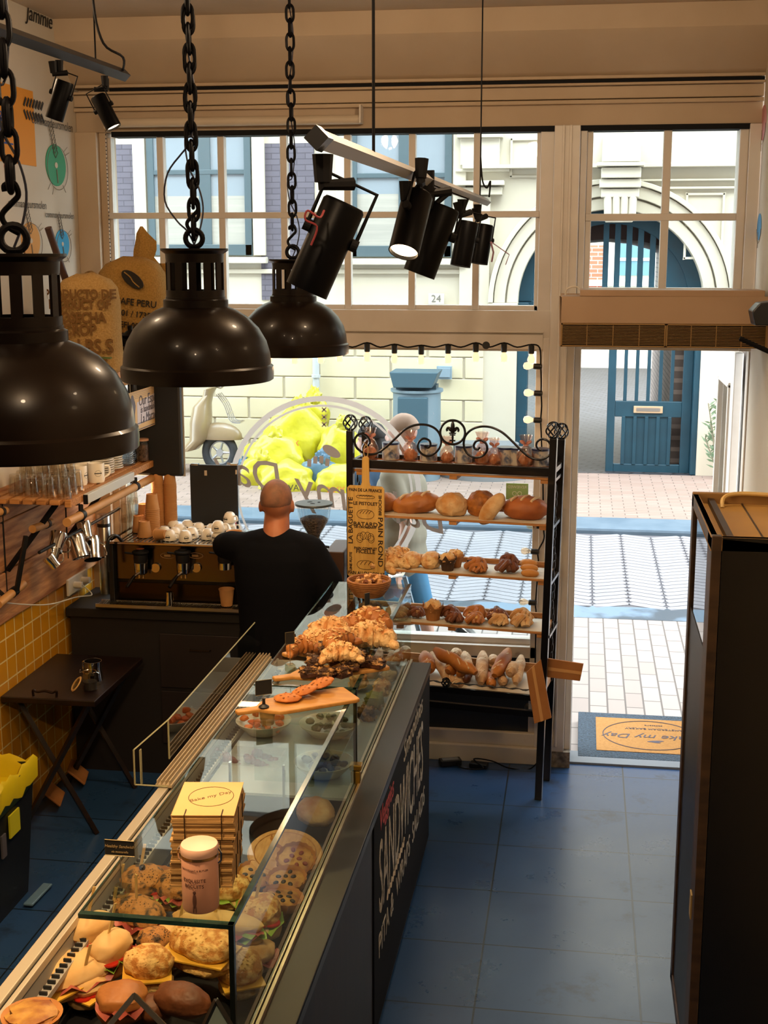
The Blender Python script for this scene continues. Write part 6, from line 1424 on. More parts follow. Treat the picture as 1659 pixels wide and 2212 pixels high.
qs = [(640, 1868, .84, (.5, 0, .2), 'tall quiche with orange topping leaning in front of the loaf'), (612, 1842, .82, (-.2, .5, 0), 'quiche leaning behind the orange one near the inner side'), (620, 1915, .82, (.2, 0, 0), 'pale quiche with dark olives, upper one of the pair'), (608, 1955, .82, (.15, .1, 1), 'quiche with olives and feta below the pale quiche'), (585, 1985, .77, (0, 0, 0), 'quiche at the bottom of the overlapping row by the front glass'), (500, 1935, .82, (.1, -.2, .3), 'quiche with red berries peeking out right of the box stack'), (345, 1918, .80, (.3, 0, .6), 'quiche behind the round bun, left of the tin'), (368, 1930, .80, (.3, 0, 1.6), 'second quiche hidden behind the pink tin'), (552, 1905, .80, (.2, .2, 0), 'quiche by the inner side below the box stack')]
for i, (px, py, z, rot, lab) in enumerate(qs): tray_place(quiche(lab, PAS, EGG, i), px, py, z, rot=rot, s=1.05)
yt = thing('custard_tart', 'golden custard tart on a dark dish at the lower left corner', 'tart', (0, 0, 0)); B().lathe([(.001, 0), (.05, 0), (.058, .018), (.05, .016), (.001, .014)], n=30).part('pastry', PAS, yt, smooth=40); g = B(); g.ell((0, 0, .018), (.048, .048, .008), nz=.15, seed=4); g.part('custard', EGG, yt, smooth=True); tray_place(yt, 70, 2208, .93, s=1.3)
# dark frame pieces and a small sign near the bottom edge
g = B(); a, b_, c = at(290, 2150, Y=2.6), at(215, 2240, Y=2.5), at(378, 2240, Y=2.5); g.tube([a, b_], .008, 4); g.tube([a, c], .008, 4); g.tube([b_, c], .008, 4); solo(g, 'card_stand', BLACK, 'black metal wire card stand at the bottom edge of the counter', 'stand')
fs = thing('folded_card', 'small dark tent card with a pale face at the bottom of the case', 'card', at(478, 2240, Y=2.5)); a, b_, c = at(467, 2160, Y=2.5), at(425, 2250, Y=2.5), at(520, 2250, Y=2.5); g = B(); g.add([a, b_, c, a + Vector((0, .01, 0)), b_ + Vector((0, .01, 0)), c + Vector((0, .01, 0))], [(0, 1, 2), (3, 5, 4), (0, 3, 4, 1), (1, 4, 5, 2), (2, 5, 3, 0)]); g.part('face', mat('pale_teal_card', '#9db8b5', .6), fs); g = B(); g.tube([a, b_], .006, 4); g.tube([a, c], .006, 4); g.part('edge', BLACK, fs)

# salads, tubs and cakes farther in the case
BWL = mat('cream_bowl', '#b9b3a2', .3, coat=.3)
def bowl(label, px, py, z, r, fillm, seed, h=.05):
    t = thing('salad_bowl', label, 'bowl', (0, 0, 0), 'round cream bowls in the far case'); B().lathe([(.001, 0), (r * .6, 0), (r * .95, h * .8), (r, h), (r * .95, h), (r * .6, .008), (.001, .008)], n=40, cap=False).part('bowl', BWL, t, smooth=50)
    g = B()
    for k in range(16):
        a = k * 2.4 + seed; q = r * .75 * math.sqrt((k + .5) / 16); g.ell((q * math.cos(a), q * math.sin(a), h * .6 + .012 * (k % 3)), (.02, .014, .012), (k, 0, a), seg=8, ring=6, nz=.2, seed=k)
    g.part('salad', fillm, t, smooth=True); return tray_place(t, px, py, z)
CAR = mat('carrot_orange', '#c2571a', .5, col2='#d4793a', nscale=20); GREY = mat('olive_salad', '#3c4233', .5, col2='#6d7350', nscale=20); BEET = mat('beet_purple', '#5a2236', .45, col2='#7b3244', nscale=15); BLU = mat('blueberry_mix', '#2a3350', .4, col2='#59607a', nscale=18)
bowl('cream bowl of carrot and shrimp salad under the cookie board', 570, 1580, .86, .115, CAR, 1)
bowl('cream bowl of green salad by the front glass under the cookie board', 712, 1585, .86, .125, GREY, 2)
bowl('cream bowl of dark blue berries by the brass clamp', 700, 1670, .86, .115, BLU, 3)
cp2 = dup(pcm, at(578, 1580, Z=.93), label='paper cup filled with carrot sticks under the cookie board', group='carrot cup'); cp2.rotation_euler = (PI, 0, 0); cp2.location.z = 1.04
g = B()
for k in range(12): g.ob(Vector(cp2.location) + Vector((.02 * math.cos(k * 2.1), .02 * math.sin(k * 2.1), .0)), (.008, .008, .05), (.3 * math.sin(k), .3 * math.cos(k), 0))
solo(g, 'carrot_sticks', CAR, 'orange carrot sticks heaped in the paper cup', 'carrot sticks')
t = thing('salad_tub', 'long clear tub of purple beet salad behind the box stack', 'tub', (0, 0, 0)); B().box(-.16, .16, -.06, .06, 0, .08).part('tub', TUMBLER, t, bev=.006)
g = B()
for k in range(40): g.ell((-.14 + .28 * ((k * .618) % 1), -.045 + .09 * ((k * .37) % 1), .02 + .045 * ((k * .77) % 1)), (.02, .016, .014), (k, k, k), seg=8, ring=6)
g.part('beet_salad', BEET, t, smooth=True); tray_place(t, 528, 1665, .80)
# steel dividers and price tags inside
for px in (515, 632): 
    c = at(px, 1660, Z=.95); solo(B().box(c.x - .004, c.x + .004, 4.30, 4.315, .86, 1.02), 'glass_divider', CHROME, 'thin upright divider strip in the case, ' + ('left one' if px < 600 else 'right one'), 'divider')
# white board for the back case and round wooden board leaning
c = at(607, 1880, Z=.80); rbd = thing('round_board', 'pale round wooden board leaning in the case behind the box stack', 'board', c); Mr = Euler((math.radians(14), 0, .35)).to_matrix(); B().lathe([(.001, -.006), (.12, -.006), (.125, 0), (.12, .006), (.001, .006)], c + Vector((.01, .02, .05)), 48, True, Mr).part('disc', OAK, rbd, smooth=35)
g = B(); g.tube([c + Vector((.01, .02, .05)) + Mr @ Vector((.102 * math.cos(a), .102 * math.sin(a), .0065)) for a in [2 * PI * k / 40 for k in range(40)]], .002, 4, True); g.part('groove', PINE, rbd)
# muffins and domed tubs in far part by the front glass
def tub(px, py, z, lab):
    t = thing('clear_tub', lab, 'plastic tub', (0, 0, 0), 'clear domed plastic tubs'); B().lathe([(.036, 0), (.045, .05), (.048, .052), (.046, .06), (.03, .075), (.029, .085), (.001, .086)], n=28, cap=False).part('tub', TUMBLER, t, smooth=40); g = B(); g.ell((0, 0, .03), (.034, .034, .024), nz=.2, seed=px); g.part('contents', mat('granola', '#a9885f', .8, col2='#d6c3a2', nscale=40), t, smooth=True); return tray_place(t, px, py, z, s=1.05)
tub(840, 1475, .92, 'nearest clear domed plastic tub by the front glass'); tub(848, 1445, .92, 'middle clear domed plastic tub by the front glass'); tub(852, 1420, .92, 'farthest clear domed plastic tub by the front glass')
def cake(px, py, z, lab, m, r=.035):
    t = thing('cake_slice', lab, 'cake', (0, 0, 0), 'cakes inside the far case'); g = B(); g.ell((0, 0, .03), (r, r, .034), nz=.2, nf=9, seed=px, flat=.8, power=.7); g.part('cake', m, t, smooth=True); g = B(); leaf(g, (0, 0, .012), (r * 1.3, r * 1.3), px); g.part('paper_case', mat('baking_paper', '#b9a078', .8), t); return tray_place(t, px, py, z, s=1.1)
cake(825, 1502, .88, 'crumble muffin under the domed tubs', ALM); cake(808, 1530, .86, 'greenish cake slice in baking paper near the brass clamp', mat('pistachio_cake', '#8b8a4a', .8, col2='#a89f62', nscale=20)); cake(775, 1485, .86, 'yellow cake wedge under the almond pastries', ALM); cake(790, 1560, .83, 'dark muffin in the shade of the corner post', BRW)
solo(B().box(-1.34, -.80, 4.45, 5.82, .835, .845), 'glass_shelf', mat('pale_shelf', '#9da4a8', .25), 'pale shelf inside the far glass case', 'shelf')
# ------------------------------------------------------------------ on the glass tops
TZ2 = GZT + .002
# stack of flat boxes: three bundles
bxg = 'tied bundles of cream cardboard box blanks on the glass'
c = at(468, 1850, Z=1.36); BXM = mat('cream_card', '#c3a26e', .7, col2='#b8965f', nscale=3); BXS = mat('card_layers', '#b08d58', .8, col2='#8e6c3e', nscale=30, stretch=(.3, .3, 16))
bc0 = Vector(((at(370, 1790, Z=1.5).x + at(558, 1750, Z=1.5).x) / 2 - .0, 2.92, TZ2)); 
BT_ = at(450, 1725, Z=1.45)
bh = [.062, .060, .062]; z = TZ2; bw2, bd2 = .152, .205
bcx = -.898; bcy = 3.0
for i, (h, lab) in enumerate(zip(bh, ('bottom bundle of cream box blanks under the two others', 'middle bundle of cream box blanks', 'top bundle of cream box blanks printed with the round shop logo'))):
    t = thing('box_bundle', lab, 'box bundle', (bcx, bcy, z), bxg); g = B(); rr = rnd
    for k in range(9):
        dx_, dy_ = rr.uniform(-.003, .003), rr.uniform(-.003, .003); g.ob((bcx + dx_ + .004 * i, bcy + dy_, z + h * (k + .5) / 9), (bw2, bd2, h / 9 * .86), (0, 0, .14 + rr.uniform(-.01, .01)))
    g.part('card_layers', BXS, t)
    R_ = Matrix.Rotation(.14, 3, 'Z'); P_ = lambda x, y, zz: Vector((bcx + .004 * i, bcy, 0)) + R_ @ Vector((x, y, 0)) + Vector((0, 0, zz))
    if i == 2:
        B().ob((bcx + .008, bcy, z + h), (bw2, bd2, .0016), (0, 0, .14)).part('top_card', BXM, t)
        LM = mat('logo_print', '#5d4730', .8); g = B(); g.tube([P_(.005 + .056 * math.cos(a), .01 + .06 * math.sin(a), z + h + .0012) for a in [2 * PI * k / 40 for k in range(40)]], .0009, 4, True); g.part('logo_ring', LM, t)
        text('Bake my Day', 'lettering', LM, t, P_(.002, .010, z + h + .0012), .0215, M=Matrix.Rotation(.14 + .55, 3, 'Z'), shear=.3, depth=.0002)
    g = B(); q = .0008
    for x in (-.045, .045): g.tube([P_(x, -bd2 / 2 - .003, z), P_(x, -bd2 / 2 - .003, z + h + .002), P_(x, -bd2 / 2 + .03, z + h + .003)] if i == 2 else [P_(x, -bd2 / 2 - .003, z), P_(x, -bd2 / 2 - .003, z + h)], .0013, 4)
    for y in (-.05, .03): g.tube([P_(bw2 / 2 + .004, y, z), P_(bw2 / 2 + .004, y, z + h + .001)], .0013, 4)
    g.part('wire_rack', mat('wire_dark', '#3b2d20', .4, .8), t)
    z += h + .002
# pink tin
tc_ = at(424, 1976, Z=GZT); tn = thing('biscuit_tin', 'pink cylindrical biscuit tin with clip lid standing before the boxes', 'tin', (tc_.x, tc_.y + .04, TZ2)); TC = Vector((tc_.x, tc_.y + .04, TZ2)); PK = mat('pink_tin', '#c08f7a', .4, col2='#ba8873', nscale=3)
B().lathe([(.042, 0), (.0435, .004), (.0435, .132), (.042, .135)], TC, 40).part('body', PK, tn, smooth=35); B().lathe([(.0445, .138), (.0455, .145), (.0455, .155), (.043, .160), (.001, .163)], TC, 40).part('lid', mat('pale_pink_lid', '#cfa896', .4), tn, smooth=35)
B().lathe([(.045, .133), (.045, .139)], TC, 40).part('seal_ring', mat('tin_gold', '#a98557', .25, .9), tn, smooth=35)
g = B()
for s_ in (-1, 1): g.tube([TC + Vector((s_ * .046, 0, .152)), TC + Vector((s_ * .053, 0, .14)), TC + Vector((s_ * .052, 0, .12)), TC + Vector((s_ * .045, 0, .113))], .0025, 5)
g.part('clip', CHROME, tn)
def cylbend(r): 
    def f(co): a = co.x / r - .08; return Vector((r * math.sin(a), co.y, co.z - r + r * math.cos(a)))
    return f
TI = mat('tin_ink', '#4e2e26', .7)
for s_, z_, sz in (('EXQUISITE', .084, .0125), ('BISCUITS', .070, .0125), ('CARTWRIGHT & BUTLER', .110, .0065)):
    o = text(s_, 'lettering', TI, tn, TC + Vector((0, -.0443, z_)), sz, (PI / 2, 0, 0), sx=1.0, depth=.0002, bend=cylbend(.0443))
g = B(); g.ell(TC + Vector((-.002, -.0437, .034)), (.005, .001, .019)); g.ell(TC + Vector((-.002, -.0437, .055)), (.004, .001, .005)); g.ell(TC + Vector((-.005, -.0437, .013)), (.0018, .001, .010)); g.ell(TC + Vector((.001, -.0437, .013)), (.0018, .001, .010)); g.part('figure_print', TI, tn)
# acrylic block with black card
def card(px, py, z, lab, w_, h_, stem, m_block, words=None, rz=0, X=None, base=None):
    p_ = at(px, py, Z=z); t = thing('price_card', lab, 'price card', p_)
    if m_block: B().ob(p_ + Vector((0, 0, .014)), (.032, .03, .028), (0, 0, rz)).part('block', m_block, t, bev=.002)
    else: B().lathe([(.018, 0), (.018, .004), (.006, .012), (.005, .028), (.009, .034), (.001, .036)], p_, 16).part('foot', BLACK, t, smooth=35)
    B().cyl(p_ + Vector((0, 0, .02)), p_ + Vector((0, 0, stem)), .0012, n=6).part('stem', STEEL, t)
    c_ = p_ + Vector((0, 0, stem + h_ / 2)); M_ = Matrix.Rotation(rz, 3, 'Z')
    g = B(); g.ob(c_, (w_, .002, h_), (0, 0, rz)); g.part('card', mat('card_black', '#121214', .6), t)
    g = B(); q = [c_ + M_ @ Vector((sx_ * w_ / 2, -.001, sz_ * h_ / 2)) for sx_, sz_ in ((-1, -1), (1, -1), (1, 1), (-1, 1))]; g.tube(q, .0012, 4, True); g.part('gilt_edge', mat('gilt_edge', '#6a5f43', .4, .5), t)
    if words:
        for k, s_ in enumerate(words): text(s_, 'lettering', mat('card_gold', '#a58d62', .6), t, c_ + M_ @ Vector((0, -.0016, .004 - k * .014)), .0105 - .003 * k, M=M_ @ Euler((PI / 2, 0, 0)).to_matrix(), depth=.0002, shear=.2)
    return t
ACR = glass('acrylic', '#e6eada', 1.7, .05, .12)
card(263, 1935, 1.262, 'black card reading Healthy Sandwich on a clear block, left of the tin', .074, .040, .105, ACR, ('Healthy Sandwich', 'sla mozzarella'), 0)
card(627, 1450, 1.272, 'small black card on a clear cube beside the almond pastries', .036, .046, .105, ACR, None, .6)
card(570, 1528, 1.287, 'small black card on a black foot on the cookie board', .058, .052, .045, None, None, .55)
card(793, 1322, 1.272, 'black folded card in a pale wooden block in front of the basket', .030, .055, .030, mat('block_wood', '#c39a62', .6), None, .9)
# boards
def paddle(label, p0, p1, w_, hl, z, th=.014, name='serving_board'):
    """board from handle tip p0 to far end p1 (world xy on the glass)"""
    p0, p1 = Vector((p0.x, p0.y, 0)), Vector((p1.x, p1.y, 0)); L = (p1 - p0).length; d = (p1 - p0).normalized(); s_ = Vector((-d.y, d.x, 0))
    prof = [(0, .012), (.006, .017), (hl * .8, .019), (hl, w_ * .3), (hl + .03, w_ * .48), (hl + .05, w_ * .5), (L - .015, w_ * .5), (L, w_ * .45)]
    pts = [p0 + d * a + s_ * b for a, b in prof] + [p0 + d * a - s_ * b for a, b in prof[::-1]]
    t = thing(name, label, 'board', (p0.x, p0.y, z)); B().prism([(q.x, q.y) for q in pts], 'xy', z, z + th).part('paddle', mat('maple_board', '#c08d4b', .5, col2='#b17c3c', nscale=4, stretch=(3, 12, 3)), t, bev=.004); return t
paddle('maple paddle board with three cookies on the glass', at(510, 1545, Z=GZT), at(760, 1505, Z=GZT), .15, .10, TZ2)
paddle('maple paddle board heaped with nut brownies', at(590, 1472, Z=GZT), at(830, 1440, Z=GZT), .12, .09, TZ2)
paddle('maple board under the almond croissants, its handle at the left', at(612, 1420, Z=GZT), at(835, 1375, Z=GZT), .17, .06, TZ2)
def cookie(px, py, z, lab, rot):
    t = thing('cookie', lab, 'cookie', (0, 0, 0), 'cookies on the board'); g = B(); g.ell((0, 0, .008), (.048, .042, .011), nz=.06, nf=12, seed=px, seg=30); g.part('cookie', mat('cookie_orange', '#c67b34', .65, col2='#a55c1f', nscale=18, bump=.4), t, smooth=True)
    g = B()
    for k in range(9): a = k * 2.4; q = .034 * math.sqrt((k + .5) / 9); g.ell((q * math.cos(a), q * math.sin(a), .018), (.005, .003, .0015), (0, 0, a))
    g.part('nut_crumb', mat('crumb_dark', '#8c4e1c', .7), t); return tray_place(t, px, py, z, rot=rot)
cookie(622, 1512, 1.288, 'leftmost cookie lying flat on the maple board', (0, 0, .2)); cookie(658, 1496, 1.300, 'middle cookie leaning on the leftmost cookie', (.05, -.28, .1)); cookie(694, 1480, 1.306, 'rightmost cookie, resting on the middle one', (.05, -.28, .3))
def brownie(px, py, z, lab, rot, s=1):
    t = thing('brownie', lab, 'brownie', (0, 0, 0), 'nut brownies on the board'); B().ob((0, 0, .012), (.062, .048, .022)).part('chocolate_layer', CHO, t, bev=.004)
    g = B(); g.ell((0, 0, .026), (.033, .026, .010), nz=.25, nf=16, seed=px, power=.6, seg=26)
    for k in range(18): a = k * 2.4; q = math.sqrt((k + .5) / 18); g.ell((.028 * q * math.cos(a), .021 * q * math.sin(a), .033), (.008, .006, .003), (k, k * .5, a), seg=7, ring=5)
    g.part('nut_topping', BRW, t, smooth=True); return tray_place(t, px, py, z, rot=rot, s=s)
for i, (px, py, z, rot, lab) in enumerate(((667, 1462, 1.288, (0, 0, .3), 'front left brownie square at the handle'), (705, 1465, 1.288, (0, 0, -.3), 'front middle brownie square'), (680, 1440, 1.312, (.2, .1, .2), 'brownie stacked upon the front left squares'), (725, 1428, 1.312, (.3, -.3, .5), 'long tilted brownie in the middle of the heap'), (758, 1448, 1.288, (0, 0, .2), 'brownie at the front right of the heap'), (790, 1438, 1.288, (0, .1, .6), 'brownie at the right end of the board'), (770, 1425, 1.312, (.1, .2, -.2), 'brownie upper right, dusted with flakes'), (812, 1442, 1.286, (0, 0, -.4), 'last brownie on the right edge of the board'), (705, 1410, 1.322, (.3, .1, .1), 'brownie topping the middle of the heap'), (740, 1462, 1.286, (0, 0, 1.0), 'brownie crumb piece low at the front centre'))): brownie(px, py, z, lab, rot)
def croissant(label, seed, m=ALM, s=1.0, cat='croissant', name='almond_croissant', group='almond croissants on the glass'):
    t = thing(name, label, cat, (0, 0, 0), group)
    g = B()
    for k in range(7):
        u = (k - 3) / 3; a = u * 1.1; r = .034 * (1 - .62 * u * u); c = Vector((.07 * math.sin(a), .07 * (1 - math.cos(a)) * -1, r * .85)); g.ell(c, (.020, r, r), (0, 0, -a), seg=16, ring=10, nz=.12, nf=9, seed=seed + k)
    g.part('pastry', m, t, smooth=True)
    g = B()
    for k in range(46):
        u = rnd.uniform(-.85, .85); a = u * 1.1; r = .034 * (1 - .62 * u * u); b_ = rnd.uniform(-1, 1); c = Vector((.07 * math.sin(a), -.07 * (1 - math.cos(a)) + r * math.sin(b_), r * .85 + r * math.cos(b_) * .98)); g.ell(c, (.007, .005, .0015), (rnd.uniform(-.6, .6) - b_, rnd.uniform(-.5, .5), rnd.uniform(0, 3)), seg=6, ring=4)
    g.part('almond_flakes', mat('almond_pale', '#d9b27a', .6), t); t.scale = (s,) * 3; return t
for i, (px, py, z, rz, s, lab) in enumerate(((655, 1410, 1.30, .6, 1.1, 'orange almond croissant at the left end of the heap'), (690, 1400, 1.31, .2, 1.2, 'almond croissant dusted white, left of centre'), (725, 1400, 1.335, 1.2, 1.2, 'almond croissant on top, at the centre'), (720, 1375, 1.33, -.3, 1.3, 'almond croissant at the back, left of the rounded pair'), (760, 1370, 1.31, .5, 1.3, 'almond croissant behind, in the middle'), (800, 1392, 1.295, .1, 1.5, 'big glossy orange almond pastry at the right front'), (805, 1360, 1.32, -.4, 1.5, 'big almond pastry at the far right back'), (755, 1395, 1.30, .9, 1.2, 'almond croissant low between centre and right'), (685, 1380, 1.30, 1.5, 1.1, 'almond croissant low at the back left'), (735, 1425, 1.33, .3, 1.1, 'almond croissant lapping over the brownies'))):
    t = croissant(lab, i * 3 + 1, ALM if i % 2 else CRU); tray_place(t, px, py, z, rz, s=s)
# basket with bread cubes
bk_ = at(795, 1292, Z=GZT); bk_ = Vector((bk_.x, bk_.y + .03, TZ2)); ba_ = thing('wicker_basket', 'round coiled wicker basket of bread cubes at the far end of the case', 'basket', bk_)
WK = mat('wicker', '#9a6433', .7, col2='#7d4c22', nscale=30)
g = B()
for k in range(9): r = .062 + .034 * math.sin(k / 8 * PI / 2); g.tube(ring_pts(bk_ + Vector((0, 0, .008 + k * .0085)), r, 32, 'xy'), .0055, 6, True)
g.lathe([(.001, .004), (.062, .004)], bk_, 28, False); g.part('coil', WK, ba_, smooth=True)
CUB = mat('bread_cube', '#cf9f6b', .8, col2='#b98652', nscale=20)
for k in range(24):
    a = k * 2.4; q = .068 * math.sqrt((k + .5) / 24); c = bk_ + Vector((q * math.cos(a), q * math.sin(a), .072 + .012 * math.sin(k * 1.7))); g = B(); s_ = .018 + .006 * math.sin(k)
    g.ob(c, (s_, s_ * .8, s_ * .8), (k * .7, k * 1.1, k)); solo(g, 'bread_cube', CUB if k % 3 else CRD, 'pale bread cube heaped in the wicker basket' if k % 3 else 'dark brown bread cube heaped in the wicker basket', 'bread cube', 'pale bread cubes in the basket' if k % 3 else 'dark bread cubes in the basket', bev=.002)

# ================================================================== BAKER'S RACK
RA, RB_ = at(757, 1000, Z=1.73), at(1193, 1020, Z=1.73)
RW = (Vector((RB_.x, RB_.y, 0)) - Vector((RA.x, RA.y, 0))).length; RAN = math.atan2(RB_.y - RA.y, RB_.x - RA.x)
RM = Matrix.Translation((RA.x, RA.y, 0)) @ Matrix.Rotation(RAN, 4, 'Z')
RN = RM.to_3x3() @ Vector((0, 1, 0)); RU = RM.to_3x3() @ Vector((1, 0, 0))
def onrack(px, py, dep=0.0):
    """world point on the vertical plane of the rack at depth dep -> local rack coordinates"""
    d = _f * FPX + _r * (px - 829.5) - _u * (py - 1106); P0 = RM @ Vector((0, dep, 0)); o = Vector((0, 0, EYE))
    t = (P0 - o).dot(RN) / d.dot(RN); return RM.inverted() @ (o + d * t)
RD = .27; RKM = mat('rack_black', '#0e0f16', .3, .5, coat=.3)
rk = thing('bakers_rack', 'tall black wrought iron bread rack with pine shelves and scroll crest', 'rack', (0, 0, 0))
for x in (0, RW):
    for y in (0, RD): q = -.03 if x else .0; B().rings([[(x + q * (1 - z / 1.7) + a, y + b_, z) for a, b_ in ((-.018, -.018), (.018, -.018), (.018, .018), (-.018, .018))] for z in (0, 1.7, 1.90 if y == 0 else 1.86)]).part('leg', RKM, rk, bev=.003)
def cage(c, r=.036):
    g = B()
    for k in range(6):
        a0 = 2 * PI * k / 6; g.tube([Vector(c) + Vector((r * math.sin(t) * math.cos(a0 + t * .9), r * math.sin(t) * math.sin(a0 + t * .9), -r * 1.1 * math.cos(t))) for t in [PI * q / 12 for q in range(13)]], .0042, 5)
    return g
for x in (0, RW):
    for y in (0, RD): cage((x, y, (1.94 if y == 0 else 1.90))).part('cage_finial', RKM, rk, smooth=True)
zb = 1.73
B().box(-.014, RW + .014, -.014, .014, zb - .022, zb + .022).part('top_bar', RKM, rk, bev=.003)
g = B(); g.box(0, RW, RD - .01, RD + .01, zb - .012, zb + .012); g.box(-.01, .01, 0, RD, zb - .012, zb + .012); g.box(RW - .01, RW + .01, 0, RD, zb - .012, zb + .012); g.part('top_frame', RKM, rk)
def S_(pts): return [onrack(px, py) for px, py in pts]
def spiral(c, r0, r1, a0, a1, n=26):
    return [(c[0] + (r0 + (r1 - r0) * k / n) * math.cos(a0 + (a1 - a0) * k / n), c[1] + (r0 + (r1 - r0) * k / n) * math.sin(a0 + (a1 - a0) * k / n)) for k in range(n + 1)]
scl = 1659 / 540 * 1.0
Z2 = lambda x, y: (720 + x / 3.072, 860 + y / 3.072)
left = [Z2(*q) for q in ((205, 300), (190, 285), (200, 262), (225, 262), (242, 285), (232, 305), (200, 315), (165, 300), (148, 265), (170, 245), (205, 237))]
curves = {
 'left_scroll': [(205, 320), (225, 318), (242, 295), (232, 262), (200, 237), (165, 243), (143, 275), (150, 320), (185, 355), (230, 373), (290, 365), (350, 325), (420, 260), (480, 205), (550, 178), (620, 178), (680, 205), (712, 255), (712, 310), (685, 355), (640, 383), (600, 378), (570, 350), (560, 315), (572, 285), (600, 268), (635, 280), (645, 305), (632, 328), (612, 325), (608, 310)],
 'right_scroll': [(1385, 345), (1375, 330), (1385, 310), (1350, 300), (1348, 280), (1385, 272), (1425, 285), (1446, 325), (1440, 370), (1400, 402), (1355, 408), (1300, 390), (1250, 350), (1200, 300), (1130, 235), (1060, 198), (990, 188), (925, 205), (880, 245), (865, 295), (875, 345), (905, 380), (950, 395), (995, 380), (1020, 345), (1015, 305), (985, 282), (950, 285), (932, 312), (940, 335), (960, 340), (972, 325)]}
curves['right_scroll'] = [(1385, 345), (1365, 340), (1348, 318), (1355, 288), (1385, 272), (1425, 285), (1446, 325)] + curves['right_scroll'][8:]
for k_, pts in curves.items():
    B().tube(smooth_pts([onrack(*Z2(*q)) for q in pts], 4), .0062, 7).part('scroll', RKM, rk, smooth=True)
B().tube(smooth_pts([onrack(*Z2(792 + 82 * math.cos(2 * PI * k / 16), 227 + 80 * math.sin(2 * PI * k / 16))) for k in range(16)], 3, True), .0062, 7, True).part('scroll_ring', RKM, rk, smooth=True)
fc = onrack(*Z2(792, 225)); g = B(); pxm = .00072
def fl(x, y): return fc + Vector((x * pxm, 0, -y * pxm))
g.ell(fl(0, -30), (.011, .008, .034)); g.ell(fl(0, 40), (.006, .007, .028)); g.ob(fl(0, 8), (.034, .014, .007)); g.ob(fl(0, 20), (.028, .012, .006)); g.ob(fl(0, 60), (.030, .012, .008))
for s_ in (-1, 1): g.tube(smooth_pts([fl(0, 15), fl(s_ * 12, -5), fl(s_ * 28, -28), fl(s_ * 42, -18), fl(s_ * 38, -4)], 4), [.004] * 5 + [.008] * 6 + [.006] * 6, 7)
g.part('fleur_de_lis', RKM, rk, smooth=True)
def zat(px, py, dep=-.0): return onrack(px, py, dep).z
shz = [1.70, onrack(1180, 1133).z, onrack(1172, 1252).z, onrack(1170, 1366).z]
for i, z in enumerate(shz):
    g = B()
    for k in range(3): g.box(.02, RW - .02, .0 + k * .09, .075 + k * .09, z - .012, z)
    g.part('shelf', PINE, rk, bev=.002)
    B().box(.02, RW - .02, RD - .01, RD + .005, z, z + .028).part('back_rail', PINE, rk, bev=.002)
    for x in (.03, RW * .5, RW - .06): B().box(x, x + .04, .005, RD - .02, z - .032, z - .012).part('shelf_batten', PINE, rk, bev=.002)
    if i: B().box(.03, RW - .03, .004, RD - .03, z + .0005, z + .002).part('paper_liner', mat('white_liner', '#c9bfae', .8), rk)
    for x in (0, RW): B().box(x - .008, x + .008, 0, RD, z - .03, z - .014).part('shelf_bracket', RKM, rk)
for x in (0, RW):
    g = B()
    for k in range(26): 
        t = k / 26; g.ell((x + .0, RD * .5 + .02 * math.cos(k * 1.6), .62 + 1.05 * t), (.006, .006, .024))
    g.part('twisted_bar', RKM, rk, smooth=True)
bz2 = onrack(1140, 1488).z
g = B(); g.box(0, RW, -.012, .012, bz2 - .06, bz2 - .03); g.box(0, RW, -.012, .012, onrack(1050, 1530).z - .02, onrack(1050, 1530).z + .012)
g.part('lower_bar', RKM, rk)
g = B(); g.tube([(x, -.016, bz2 - .0 + .003 * math.sin(k * 1.5)) for k, x in enumerate([RW * q / 60 for q in range(61)])], [.004 + .0018 * math.sin(k * 1.9) for k in range(61)], 6); g.part('twisted_front_bar', RKM, rk, smooth=True)
cage((onrack(965, 1492).x, -.02, bz2), .022).part('cage_knot', RKM, rk, smooth=True)
# tilted tray with baguettes
trz0, trz1 = onrack(1050, 1484, 0).z - .02, onrack(1050, 1430, RD).z - .035
g = B(); g.prism([(-.0, trz0 - .01), (RD + .0, trz1 - .01), (RD, trz1), (0, trz0)], 'yz', .02, RW - .02); g.part('tilted_tray', PINE, rk)
g = B(); g.box(.02, RW - .02, RD, RD + .012, trz1 - .01, trz1 + .05); g.box(RW - .03, RW - .018, 0, RD, trz0, trz0 + .04); g.part('tray_rim', PINE, rk, bev=.002)
B().prism([(.0, trz0 + .001), (RD, trz1 + .001), (RD, trz1 + .003), (0, trz0 + .003)], 'yz', .04, RW - .04).part('paper_liner', mat('white_liner', '#c9bfae'), rk)
put(rk, (RA.x, RA.y, 0), RAN)
def rput(t, px, z, dep, rz=0, rot=None, s=1.0):
    s *= {'bread': 1.14, 'bun': 1.2, 'muffin': 1.2, 'roll': 1.15, 'croissant': 1.15}.get(t['category'], 1)
    x = onrack(px, 1100, dep).x; p_ = RM @ Vector((x, dep, z)); e = rot or (0, 0, rz)
    put(t, p_, rot=(e[0], e[1], e[2] + RAN)); t.scale = (s, s, s * (1.04 if t['category'] == 'bread' else 1)); return t
z1, z2, z3 = shz[1] + .003, shz[2] + .003, shz[3] + .003
L = loaf
rput(L('bread_loaf', 'round crusty loaf partly hidden behind the printed bread board', 'bread', (.055, .07, .045), CRU, 11, scores=0), 832, z1, .12)
rput(L('bread_loaf', 'long scored loaf leaning at the left of the top bread shelf', 'bread', (.115, .065, .05), CRU, 12, scores=3), 902, z1, .12, rot=(0, -.16, .1))
rput(L('bread_loaf', 'pale dimpled oval loaf, second from the left on the top shelf', 'bread', (.07, .07, .055), FLO, 13, nz=.09), 977, z1, .10)
